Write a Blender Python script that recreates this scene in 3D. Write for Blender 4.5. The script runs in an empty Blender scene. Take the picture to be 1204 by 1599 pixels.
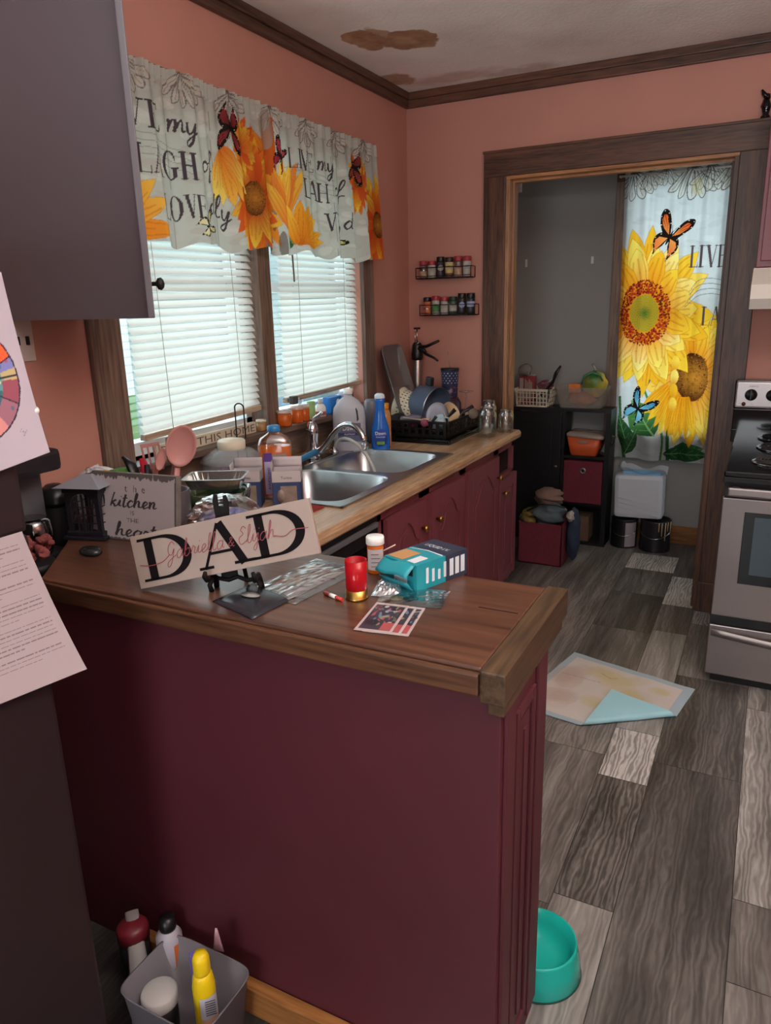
import bpy, bmesh, math, random
import numpy as np
from mathutils import Vector, Matrix
random.seed(7)
PI = math.pi
C = bpy.context.scene.collection
# ---------------------------------------------------------------- camera, world, lights
def lin(h):
    h = h.lstrip('#'); r = []
    for i in (0, 2, 4):
        c = int(h[i:i+2], 16)/255
        r.append(c/12.92 if c <= .04045 else ((c+.055)/1.055)**2.4)
    return (r[0], r[1], r[2], 1)
cam = bpy.data.objects.new('camera', bpy.data.cameras.new('camera')); C.objects.link(cam)
cam.matrix_world = Matrix.Translation((1.83189, -3.87462, 1.55542)) @ Matrix.Rotation(.479430, 4, 'Z') @ Matrix.Rotation(1.297652, 4, 'X') @ Matrix.Rotation(-.025171, 4, 'Z')
cam.data.sensor_fit = 'VERTICAL'; cam.data.sensor_height = 24; cam.data.lens = 1150.8/1599*24
cam.data.clip_start = .02
bpy.context.scene.camera = cam
S = bpy.context.scene
S.view_settings.view_transform = 'Standard'; S.view_settings.look = 'None'
S.view_settings.exposure = 0.42; S.view_settings.gamma = 1; S.view_settings.use_curve_mapping = False
w = bpy.data.worlds.new('world'); S.world = w; w.use_nodes = True
bg = w.node_tree.nodes['Background']; bg.inputs[0].default_value = (.80, .93, 1, 1); bg.inputs[1].default_value = .95
def area(name, loc, rot, sx, sy, power, col=(1, 1, 1), portal=False):
    l = bpy.data.lights.new(name, 'AREA'); l.shape = 'RECTANGLE'; l.size = sx; l.size_y = sy; l.energy = power; l.color = col
    o = bpy.data.objects.new(name, l); C.objects.link(o); o.location = loc; o.rotation_euler = rot
    if portal: l.cycles.is_portal = True
    return o
# daylight by the dining room's rear window, the sink window and the curtained utility window, plus added fill
area('daylight_dining_window', (1.5, -6.62, 1.45), (PI/2+.18, 0, 0), 1.3, 1.3, 46, (.95, .97, 1))
area('added_dining_fill', (3.25, -5.2, 1.5), (0, PI/2, 0), 1.3, 1.3, 7, (1, .97, .93))  # added fill light at an invented side window, raises the ambient
area('added_uplight', (2.35, -3.05, 1.95), (PI, 0, 0), .35, .35, 66, (1, .96, .92))  # added uplight out of view to lift ceiling and walls, no real lamp
area('daylight_sink_window', (-.62, -1.35, 1.55), (0, -PI/2-.3, 0), 1.3, 1.9, 26, (.86, .95, 1))
area('daylight_utility_window', (1.3, 1.62, 1.5), (-PI/2, 0, 0), .9, 1.7, 9, (.88, .95, 1))
area('added_utility_fill', (2.85, .62, 1.4), (0, PI/2, 0), .6, .9, 4, (.9, .96, 1))  # added fill light for the grey room, from an invented side window

# ---------------------------------------------------------------- materials
MT = {}
def mat(name, col='#808080', rough=.5, metal=0, spec=.5, noise=0, nscale=8, stretch=(1, 1, 1), col2=None, bump=0, bscale=None, trans=0, ior=1.45, emit=None, es=1, alpha=1, coat=0, sheen=0):
    if name in MT: return MT[name]
    m = bpy.data.materials.new(name); m.use_nodes = True; MT[name] = m
    nt = m.node_tree; b = nt.nodes['Principled BSDF']
    c = lin(col) if isinstance(col, str) else col
    b.inputs['Base Color'].default_value = c
    b.inputs['Roughness'].default_value = rough; b.inputs['Metallic'].default_value = metal
    b.inputs['Specular IOR Level'].default_value = spec; b.inputs['IOR'].default_value = ior
    b.inputs['Transmission Weight'].default_value = trans; b.inputs['Alpha'].default_value = alpha
    b.inputs['Coat Weight'].default_value = coat
    if emit: b.inputs['Emission Color'].default_value = lin(emit); b.inputs['Emission Strength'].default_value = es
    tc = nt.nodes.new('ShaderNodeTexCoord'); mp = nt.nodes.new('ShaderNodeMapping'); mp.inputs['Scale'].default_value = stretch
    nt.links.new(tc.outputs['Object'], mp.inputs[0])
    n = nt.nodes.new('ShaderNodeTexNoise'); n.inputs['Scale'].default_value = nscale; n.inputs['Detail'].default_value = 5
    nt.links.new(mp.outputs[0], n.inputs['Vector'])
    r = nt.nodes.new('ShaderNodeValToRGB'); r.color_ramp.elements[0].position = .35; r.color_ramp.elements[1].position = .65
    c2 = lin(col2) if col2 else tuple(x*(1-noise) for x in c[:3])+(1,)
    r.color_ramp.elements[0].color = c2; r.color_ramp.elements[1].color = c
    nt.links.new(n.outputs[0], r.inputs[0])
    if noise or col2: nt.links.new(r.outputs[0], b.inputs['Base Color'])
    if bump:
        n2 = nt.nodes.new('ShaderNodeTexNoise'); n2.inputs['Scale'].default_value = bscale or nscale; n2.inputs['Detail'].default_value = 4
        nt.links.new(mp.outputs[0], n2.inputs['Vector'])
        bp = nt.nodes.new('ShaderNodeBump'); bp.inputs['Strength'].default_value = bump; bp.inputs['Distance'].default_value = .004
        nt.links.new(n2.outputs[0], bp.inputs['Height']); nt.links.new(bp.outputs[0], b.inputs['Normal'])
    return m
def wood(name, c1, c2, axis='x', scale=9, rough=.45, gloss=.4, knots=0):
    if name in MT: return MT[name]
    m = bpy.data.materials.new(name); m.use_nodes = True; MT[name] = m
    nt = m.node_tree; b = nt.nodes['Principled BSDF']; b.inputs['Roughness'].default_value = rough; b.inputs['Specular IOR Level'].default_value = gloss
    tc = nt.nodes.new('ShaderNodeTexCoord'); mp = nt.nodes.new('ShaderNodeMapping')
    st = {'x': (.07, 1, 1), 'y': (1, .07, 1), 'z': (1, 1, .07)}[axis]
    mp.inputs['Scale'].default_value = st; nt.links.new(tc.outputs['Object'], mp.inputs[0])
    n = nt.nodes.new('ShaderNodeTexNoise'); n.inputs['Scale'].default_value = scale; n.inputs['Detail'].default_value = 8; n.inputs['Distortion'].default_value = .6
    n2 = nt.nodes.new('ShaderNodeTexNoise'); n2.inputs['Scale'].default_value = scale*9; n2.inputs['Detail'].default_value = 3
    nt.links.new(mp.outputs[0], n.inputs['Vector']); nt.links.new(mp.outputs[0], n2.inputs['Vector'])
    mx = nt.nodes.new('ShaderNodeMath'); mx.operation = 'MULTIPLY_ADD'; mx.inputs[1].default_value = .5
    nt.links.new(n2.outputs[0], mx.inputs[0]); 
    h = nt.nodes.new('ShaderNodeMath'); h.operation = 'MULTIPLY'; h.inputs[1].default_value = .6
    nt.links.new(n.outputs[0], h.inputs[0]); nt.links.new(h.outputs[0], mx.inputs[2])
    r = nt.nodes.new('ShaderNodeValToRGB'); r.color_ramp.elements[0].position = .42; r.color_ramp.elements[1].position = .68
    r.color_ramp.elements[0].color = lin(c1); r.color_ramp.elements[1].color = lin(c2)
    nt.links.new(mx.outputs[0], r.inputs[0]); nt.links.new(r.outputs[0], b.inputs['Base Color'])
    bp = nt.nodes.new('ShaderNodeBump'); bp.inputs['Strength'].default_value = .15; bp.inputs['Distance'].default_value = .002
    nt.links.new(mx.outputs[0], bp.inputs['Height']); nt.links.new(bp.outputs[0], b.inputs['Normal'])
    return m
def glass(name, col=(1, 1, 1, 1), rough=.02, fac=.12, tint=None):
    # thin clear stuff: transparent with a little gloss
    if name in MT: return MT[name]
    m = bpy.data.materials.new(name); m.use_nodes = True; MT[name] = m; nt = m.node_tree; nt.nodes.clear()
    o = nt.nodes.new('ShaderNodeOutputMaterial'); t = nt.nodes.new('ShaderNodeBsdfTransparent'); g = nt.nodes.new('ShaderNodeBsdfGlossy'); mx = nt.nodes.new('ShaderNodeMixShader')
    t.inputs[0].default_value = col; g.inputs['Roughness'].default_value = rough
    lw = nt.nodes.new('ShaderNodeLayerWeight'); lw.inputs[0].default_value = .35
    ma = nt.nodes.new('ShaderNodeMath'); ma.operation = 'MULTIPLY_ADD'; ma.inputs[1].default_value = .7; ma.inputs[2].default_value = fac
    nt.links.new(lw.outputs['Facing'], ma.inputs[0]); nt.links.new(ma.outputs[0], mx.inputs[0])
    nt.links.new(t.outputs[0], mx.inputs[1]); nt.links.new(g.outputs[0], mx.inputs[2]); nt.links.new(mx.outputs[0], o.inputs[0])
    return m
def cloudy(name, col, fac=.5, gloss=.2):
    # semi-clear plastic: transparent mixed with a diffuse/translucent body
    if name in MT: return MT[name]
    m = bpy.data.materials.new(name); m.use_nodes = True; MT[name] = m; nt = m.node_tree; nt.nodes.clear()
    o = nt.nodes.new('ShaderNodeOutputMaterial'); t = nt.nodes.new('ShaderNodeBsdfTransparent')
    p = nt.nodes.new('ShaderNodeBsdfPrincipled'); p.inputs['Base Color'].default_value = lin(col); p.inputs['Roughness'].default_value = gloss
    t.inputs[0].default_value = lin(col)
    mx = nt.nodes.new('ShaderNodeMixShader'); mx.inputs[0].default_value = fac
    nt.links.new(t.outputs[0], mx.inputs[1]); nt.links.new(p.outputs[0], mx.inputs[2]); nt.links.new(mx.outputs[0], o.inputs[0])
    return m
def printed(name, transl=0.0, rough=.6, tint=1.0):
    # surface whose print is carried by a colour attribute
    if name in MT: return MT[name]
    m = bpy.data.materials.new(name); m.use_nodes = True; MT[name] = m; nt = m.node_tree; b = nt.nodes['Principled BSDF']
    a = nt.nodes.new('ShaderNodeVertexColor'); a.layer_name = 'print'; nt.links.new(a.outputs[0], b.inputs['Base Color']); b.inputs['Roughness'].default_value = rough
    b.inputs['Specular IOR Level'].default_value = .2
    if transl:
        t = nt.nodes.new('ShaderNodeBsdfTranslucent'); mx = nt.nodes.new('ShaderNodeMixShader'); mx.inputs[0].default_value = transl
        nt.links.new(a.outputs[0], t.inputs[0]); nt.links.new(b.outputs[0], mx.inputs[1]); nt.links.new(t.outputs[0], mx.inputs[2])
        nt.links.new(mx.outputs[0], nt.nodes['Material Output'].inputs[0])
    return m
def transl_mat(name, col, f=.5, rough=.5):
    if name in MT: return MT[name]
    m = bpy.data.materials.new(name); m.use_nodes = True; MT[name] = m; nt = m.node_tree; b = nt.nodes['Principled BSDF']
    b.inputs['Base Color'].default_value = lin(col); b.inputs['Roughness'].default_value = rough
    t = nt.nodes.new('ShaderNodeBsdfTranslucent'); t.inputs[0].default_value = lin(col); mx = nt.nodes.new('ShaderNodeMixShader'); mx.inputs[0].default_value = f
    nt.links.new(b.outputs[0], mx.inputs[1]); nt.links.new(t.outputs[0], mx.inputs[2]); nt.links.new(mx.outputs[0], nt.nodes['Material Output'].inputs[0])
    return m

# ---------------------------------------------------------------- mesh builder
def text_tris(s, size=1.0, align='LEFT'):
    cu = bpy.data.curves.new('t', 'FONT'); cu.body = s; cu.size = size; cu.align_x = align; cu.resolution_u = 2
    o = bpy.data.objects.new('t', cu); C.objects.link(o)
    dg = bpy.context.evaluated_depsgraph_get(); me = o.evaluated_get(dg).to_mesh()
    vs = [tuple(v.co) for v in me.vertices]; fs = [tuple(p.vertices) for p in me.polygons]
    o.evaluated_get(dg).to_mesh_clear(); bpy.data.objects.remove(o); bpy.data.curves.remove(cu)
    return vs, fs
class MB:
    def __init__(s, M=None): s.bm = bmesh.new(); s.M = M or Matrix()
    def v(s, p): return s.bm.verts.new(s.M @ Vector(p))
    def face(s, vs, mi=0, sm=False):
        try:
            f = s.bm.faces.new(vs); f.material_index = mi; f.smooth = sm; return f
        except ValueError: return None
    def box(s, x0, x1, y0, y1, z0, z1, mi=0, bev=0, M=None):
        M = s.M @ M if M is not None else s.M
        b2 = bmesh.new(); bmesh.ops.create_cube(b2, size=1)
        for vv in b2.verts: vv.co = Vector(((x0+x1)/2+vv.co.x*(x1-x0), (y0+y1)/2+vv.co.y*(y1-y0), (z0+z1)/2+vv.co.z*(z1-z0)))
        if bev: bmesh.ops.bevel(b2, geom=b2.edges[:], offset=bev, segments=2, affect='EDGES', profile=.6)
        s.merge(b2, M, mi, False); return s
    def merge(s, b2, M, mi, sm):
        mp = {vv: s.bm.verts.new(M @ vv.co) for vv in b2.verts}
        for f in b2.faces:
            s.face([mp[vv] for vv in f.verts], mi, sm)
        b2.free()
    def lathe(s, prof, c=(0, 0, 0), seg=24, mi=0, M=None, sm=True, sq=None, cap=True):
        # prof [(r, z)] ; sq = superellipse exponent/ellipse ratio (rx, ry, power)
        Mx = s.M @ Matrix.Translation(c) if M is None else s.M @ Matrix.Translation(c) @ M
        rings = []
        for r, z in prof:
            if r < 1e-5: rings.append([s.bm.verts.new(Mx @ Vector((0, 0, z)))])
            else:
                ring = []
                for k in range(seg):
                    a = 2*PI*k/seg; cx, cy = math.cos(a), math.sin(a)
                    if sq:
                        e = 2/sq[2]; cx = math.copysign(abs(cx)**e, cx)*sq[0]; cy = math.copysign(abs(cy)**e, cy)*sq[1]
                    ring.append(s.bm.verts.new(Mx @ Vector((r*cx, r*cy, z))))
                rings.append(ring)
        for a, b in zip(rings, rings[1:]):
            if len(a) == 1 and len(b) == 1: continue
            for k in range(seg):
                k2 = (k+1) % seg
                if len(a) == 1: s.face([a[0], b[k], b[k2]], mi, sm)
                elif len(b) == 1: s.face([a[k], a[k2], b[0]], mi, sm)
                else: s.face([a[k], a[k2], b[k2], b[k]], mi, sm)
        if cap:
            if len(rings[0]) > 1: s.face(rings[0][::-1], mi)
            if len(rings[-1]) > 1: s.face(rings[-1], mi)
        return s
    def tube(s, pts, r, seg=8, mi=0, closed=False, flat=None):
        pts = [Vector(p) for p in pts]; n = len(pts); rr = r if isinstance(r, (list, tuple)) else [r]*n
        rings = []; up = None
        for i, p in enumerate(pts):
            if closed: d = pts[(i+1) % n]-pts[i-1]
            else: d = (pts[min(i+1, n-1)]-pts[max(i-1, 0)])
            d.normalize()
            if up is None: up = Vector((0, 0, 1)) if abs(d.z) < .9 else Vector((1, 0, 0))
            a = d.cross(up)
            if a.length < 1e-4: a = d.orthogonal()
            a.normalize(); b = a.cross(d).normalized(); up = b
            f = flat or (1, 1)
            rings.append([s.v(p+a*math.cos(2*PI*k/seg)*rr[i]*f[0]+b*math.sin(2*PI*k/seg)*rr[i]*f[1]) for k in range(seg)])
        R = list(zip(rings, rings[1:]+([rings[0]] if closed else [])))
        if not closed: R = R[:n-1]
        for a, b in R:
            for k in range(seg): s.face([a[k], a[(k+1) % seg], b[(k+1) % seg], b[k]], mi, True)
        if not closed: s.face(rings[0][::-1], mi); s.face(rings[-1], mi)
        return s
    def prism(s, poly, d, M, mi=0, z0=0):
        # poly in the local xy plane of M, extruded along local z from z0 to z0+d
        MM = s.M @ M
        a = [s.bm.verts.new(MM @ Vector((p[0], p[1], z0))) for p in poly]
        if d == 0: s.face(a, mi); return s
        b = [s.bm.verts.new(MM @ Vector((p[0], p[1], z0+d))) for p in poly]
        s.face(a[::-1], mi); s.face(b, mi); n = len(poly)
        for k in range(n): s.face([a[k], a[(k+1) % n], b[(k+1) % n], b[k]], mi)
        return s
    def sheet(s, fn, nu, nv, mi=0, sm=True):
        g = [[s.v(fn(i/nu, j/nv)) for j in range(nv+1)] for i in range(nu+1)]
        for i in range(nu):
            for j in range(nv): s.face([g[i][j], g[i+1][j], g[i+1][j+1], g[i][j+1]], mi, sm)
        return s
    def text(s, st, size, M, mi=0, align='LEFT', w=None):
        vs, fs = text_tris(st, size, align)
        k = 1
        if w and vs:
            xs = [p[0] for p in vs]; k = w/(max(xs)-min(xs))
        MM = s.M @ M; V = [s.bm.verts.new(MM @ Vector((p[0]*k, p[1], 0))) for p in vs]
        for f in fs: s.face([V[i] for i in f], mi)
        return s
    def polys(s, pl, M, mi=0, z=0):
        MM = s.M @ M
        for p in pl: s.face([s.bm.verts.new(MM @ Vector((q[0], q[1], z))) for q in p], mi)
        return s
    def build(s, name, mats, parent=None, off=None, sub=0, solid=0, loc=None, rnd=0):
        me = bpy.data.meshes.new(name)
        o3 = None
        if parent is not None and off is not False: o3 = root_loc(parent)
        elif loc is not None: o3 = Vector(loc)
        if o3 is not None:
            for vv in s.bm.verts: vv.co -= o3
        bmesh.ops.recalc_face_normals(s.bm, faces=s.bm.faces[:]) if rnd == 0 else None
        s.bm.to_mesh(me); s.bm.free()
        for m in (mats if isinstance(mats, (list, tuple)) else [mats]): me.materials.append(m)
        o = bpy.data.objects.new(name, me); C.objects.link(o)
        if parent is not None: o.parent = parent
        elif loc is not None: o.location = loc
        if solid:
            md = o.modifiers.new('solid', 'SOLIDIFY'); md.thickness = solid; md.offset = 0
        if sub:
            md = o.modifiers.new('sub', 'SUBSURF'); md.levels = sub; md.render_levels = sub
        return o
def root_loc(o):
    while o.parent: o = o.parent
    return Vector(o.location)
def tag(o, label, cat, group=None):
    o['label'] = label; o['category'] = cat
    if group: o['group'] = group
    return o
def thing(name, label, cat, loc=(0, 0, 0), rot=(0, 0, 0), group=None):
    o = bpy.data.objects.new(name, None); C.objects.link(o); o.location = loc
    o.rotation_euler = rot if isinstance(rot, (tuple, list)) else (0, 0, rot); o.empty_display_size = .05
    return tag(o, label, cat, group)
def struct(o): o['kind'] = 'structure'; return o
def copy_tree(o, parent=None):
    c = o.copy(); C.objects.link(c)
    if parent: c.parent = parent
    for ch in list(o.children): copy_tree(ch, c)
    return c
# planes for lettering: local x = reading direction, local y = up, local z = out of the surface
def PL(o, ux, uy):
    x = Vector(ux).normalized(); y = Vector(uy).normalized(); z = x.cross(y)
    return Matrix(((x.x, y.x, z.x, o[0]), (x.y, y.y, z.y, o[1]), (x.z, y.z, z.z, o[2]), (0, 0, 0, 1)))

# ---------------------------------------------------------------- lettering and print canvas
T, t_ = .17, .055
def arc(cx, cy, rx, ry, a0, a1, n, w0, w1):
    # width swells from w0 at the top/bottom to w1 at the sides
    r = []
    for k in range(n+1):
        a = math.radians(a0+(a1-a0)*k/n); r.append((cx+rx*math.cos(a), cy+ry*math.sin(a), w0+(w1-w0)*abs(math.cos(a))**1.5))
    return r
SER = {
 'L': (.68, [[(.18, 0, T), (.18, 1, T)], [(.02, .97, t_), (.36, .97, t_)], [(.02, .03, t_), (.64, .03, t_)], [(.63, .0, t_), (.66, .26, .03)]]),
 'I': (.4, [[(.2, 0, T), (.2, 1, T)], [(.03, .97, t_), (.37, .97, t_)], [(.03, .03, t_), (.37, .03, t_)]]),
 'V': (.8, [[(.16, 1, T), (.42, 0, T)], [(.42, 0, t_), (.68, 1, t_)], [(0, .97, t_), (.32, .97, t_)], [(.56, .97, t_), (.8, .97, t_)]]),
 'E': (.7, [[(.18, 0, T), (.18, 1, T)], [(.02, .97, t_), (.6, .97, t_)], [(.02, .03, t_), (.64, .03, t_)], [(.2, .52, t_), (.48, .52, t_)], [(.6, .98, t_), (.62, .76, .03)], [(.63, .02, t_), (.66, .26, .03)], [(.48, .4, .04), (.48, .64, .04)]]),
 'A': (.9, [[(.1, 0, t_), (.42, 1, t_)], [(.44, 1, T), (.74, 0, T)], [(.22, .34, t_), (.62, .34, t_)], [(0, .03, t_), (.24, .03, t_)], [(.58, .03, t_), (.92, .03, t_)]]),
 'U': (.85, [[(.18, 1, T), (.18, .35, T), (.24, .12, T*.8), (.42, .02, t_), (.6, .12, t_), (.66, .35, t_), (.66, 1, t_)], [(.02, .97, t_), (.34, .97, t_)], [(.54, .97, t_), (.8, .97, t_)]]),
 'G': (.85, [arc(.46, .5, .38, .48, 50, 310, 18, t_, T), [(.7, .1, T), (.7, .42, T)], [(.55, .42, t_), (.84, .42, t_)], [(.7, .86, t_), (.73, .66, .03)]]),
 'H': (.95, [[(.18, 0, T), (.18, 1, T)], [(.72, 0, T), (.72, 1, T)], [(.18, .5, t_), (.72, .5, t_)], [(.02, .97, t_), (.34, .97, t_)], [(.02, .03, t_), (.34, .03, t_)], [(.56, .97, t_), (.88, .97, t_)], [(.56, .03, t_), (.88, .03, t_)]]),
 'O': (.9, [arc(.44, .5, .36, .48, 0, 360, 28, t_, T)]),
 'D': (1.0, [[(.2, 0, T*1.1), (.2, 1, T*1.1)], [(.0, .975, t_), (.45, .975, t_)], [(.0, .025, t_), (.45, .025, t_)], arc(.42, .5, .46, .475, 90, -90, 22, t_, T*1.15)]),
}
def cat_rom(P, n=5):
    if len(P) < 3: return P
    Q = [P[0]]+list(P)+[P[-1]]; out = []
    for i in range(1, len(Q)-2):
        for k in range(n):
            u = k/n; p = []
            for d in (0, 1):
                a, b, c, e = Q[i-1][d], Q[i][d], Q[i+1][d], Q[i+2][d]
                p.append(.5*((2*b)+(-a+c)*u+(2*a-5*b+4*c-e)*u*u+(-a+3*b-3*c+e)*u**3))
            out.append(tuple(p))
    out.append(tuple(P[-1])); return out
CUR = {
 'a': (1.2, [[(.95, .8), (.55, 1), (.15, .6), (.2, .1), (.55, .0), (.9, .5), (.98, 1), (.95, .2), (1.2, .12)]]),
 'b': (1.1, [[(0, .2), (.35, 1.4), (.35, 2.1), (.2, 2), (.15, .3), (.45, 0), (.85, .4), (.65, .95), (.25, .7)], [(.65, .95), (1.1, .8)]]),
 'c': (.95, [[(.85, .8), (.5, 1), (.12, .5), (.4, 0), (.95, .3)]]),
 'd': (1.25, [[(.85, .8), (.5, 1), (.12, .5), (.4, 0), (.85, .5), (1.1, 2.2), (.95, .3), (1.25, .1)]]),
 'e': (1.0, [[(.0, .2), (.5, .45), (.75, .8), (.5, 1.02), (.2, .6), (.4, 0), (1.0, .3)]]),
 'f': (.8, [[(.0, .2), (.5, 1.3), (.55, 2.1), (.3, 1.9), (.2, .5), (.05, -.9), (.35, -.7), (.35, .1), (.8, .3)]]),
 'h': (1.2, [[(.0, .2), (.4, 1.5), (.35, 2.15), (.2, 1.8), (.15, 0)], [(.15, 0), (.4, .85), (.75, .95), (.8, .2), (1.2, .15)]]),
 'i': (.6, [[(.0, .2), (.3, 1), (.25, .2), (.6, .15)], [(.36, 1.45), (.42, 1.55)]]),
 'j': (.6, [[(.0, .2), (.4, 1), (.3, -.6), (.0, -1), (-.15, -.6), (.6, .2)], [(.46, 1.45), (.52, 1.55)]]),
 'k': (1.1, [[(.1, 0), (.25, 1.2), (.4, 2.1)], [(.8, 1.0), (.25, .5), (.6, .3), (.75, 0), (1.1, .2)]]),
 'l': (.7, [[(.0, .2), (.45, 1.4), (.45, 2.15), (.22, 1.9), (.2, .3), (.45, 0), (.7, .2)]]),
 'm': (1.7, [[(.0, .8), (.15, 1), (.15, 0)], [(.15, 0), (.4, .95), (.65, .8), (.65, 0)], [(.65, 0), (.95, .95), (1.2, .8), (1.25, .1), (1.7, .2)]]),
 'n': (1.2, [[(.0, .8), (.15, 1), (.15, 0)], [(.15, 0), (.45, .95), (.75, .85), (.75, .15), (1.2, .2)]]),
 'o': (1.1, [[(.6, 1), (.2, .7), (.25, .1), (.6, 0), (.85, .5), (.6, 1), (.7, .8), (1.1, .85)]]),
 'p': (1.1, [[(.0, .2), (.25, 1), (.1, -1)], [(.2, .6), (.55, 1), (.85, .5), (.5, .0), (.2, .2)], [(.5, 0), (1.1, .2)]]),
 'r': (.85, [[(.0, .2), (.25, 1.05), (.45, .9), (.6, .85), (.5, .2), (.85, .15)]]),
 't': (.75, [[(.4, 1.9), (.25, .3), (.45, 0), (.75, .2)], [(.0, 1.25), (.75, 1.35)]]),
 'y': (1.15, [[(.1, 1), (.2, .2), (.55, .1), (.85, 1), (.7, -.6), (.35, -1.05), (.25, -.6), (1.15, .25)]]),
 'G': (1.5, [[(1.1, 1.7), (.7, 2.1), (.2, 1.5), (.3, .7), (.8, .5), (1.1, 1.2), (1.0, .2), (.75, -.7), (.35, -.9), (.35, -.3), (1.5, .4)]]),
 'E': (1.3, [[(1.1, 1.8), (.7, 2.1), (.35, 1.7), (.75, 1.2), (.2, .8), (.3, .2), (.7, 0), (1.3, .35)]]),
 '&': (1.0, [[(.9, .5), (.5, .1), (.15, .35), (.6, .85), (.5, 1.1), (.3, .9), (.8, 0.05), (1.0, .1)]]),
 ' ': (.5, []),
}
def strip(st):
    # variable-width polyline -> quads
    out = []; P = [(p[0], p[1]) for p in st]; W = [p[2] for p in st]; n = len(P); L = []; Rr = []
    for i in range(n):
        a = P[max(i-1, 0)]; b = P[min(i+1, n-1)]; dx, dy = b[0]-a[0], b[1]-a[1]; l = math.hypot(dx, dy) or 1
        nx, ny = -dy/l*W[i]/2, dx/l*W[i]/2
        L.append((P[i][0]+nx, P[i][1]+ny)); Rr.append((P[i][0]-nx, P[i][1]-ny))
    for i in range(n-1): out.append([Rr[i], Rr[i+1], L[i+1], L[i]])
    return out
def serif(s, x, y, h, w=None, bold=1.0):
    tot = sum(SER[c][0] if c in SER else .4 for c in s); sx = (w/tot) if w else h; out = []
    for c in s:
        if c in SER:
            for st in SER[c][1]:
                q = [(x+p[0]*sx, y+p[1]*h, p[2]*bold*(sx+h)/2) for p in st]; out += strip(q)
            x += SER[c][0]*sx
        else: x += .4*sx
    return out
def script(s, x, y, h, w=None, lw=.12, slant=.15, bold=0):
    tot = sum(CUR[c][0] for c in s); sx = (w/tot) if w else h; out = []
    for c in s:
        for st in CUR[c][1]:
            P = cat_rom([(p[0], p[1]) for p in st]); n = len(P); q = []
            for i, p in enumerate(P):
                a = P[max(i-1, 0)]; b = P[min(i+1, n-1)]; dn = (a[1]-b[1]) > 0
                q.append((x+(p[0]+slant*p[1])*sx, y+p[1]*h, h*lw*(1+(bold if dn else 0))))
            out += strip(q)
        x += CUR[c][0]*sx
    return out
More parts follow.
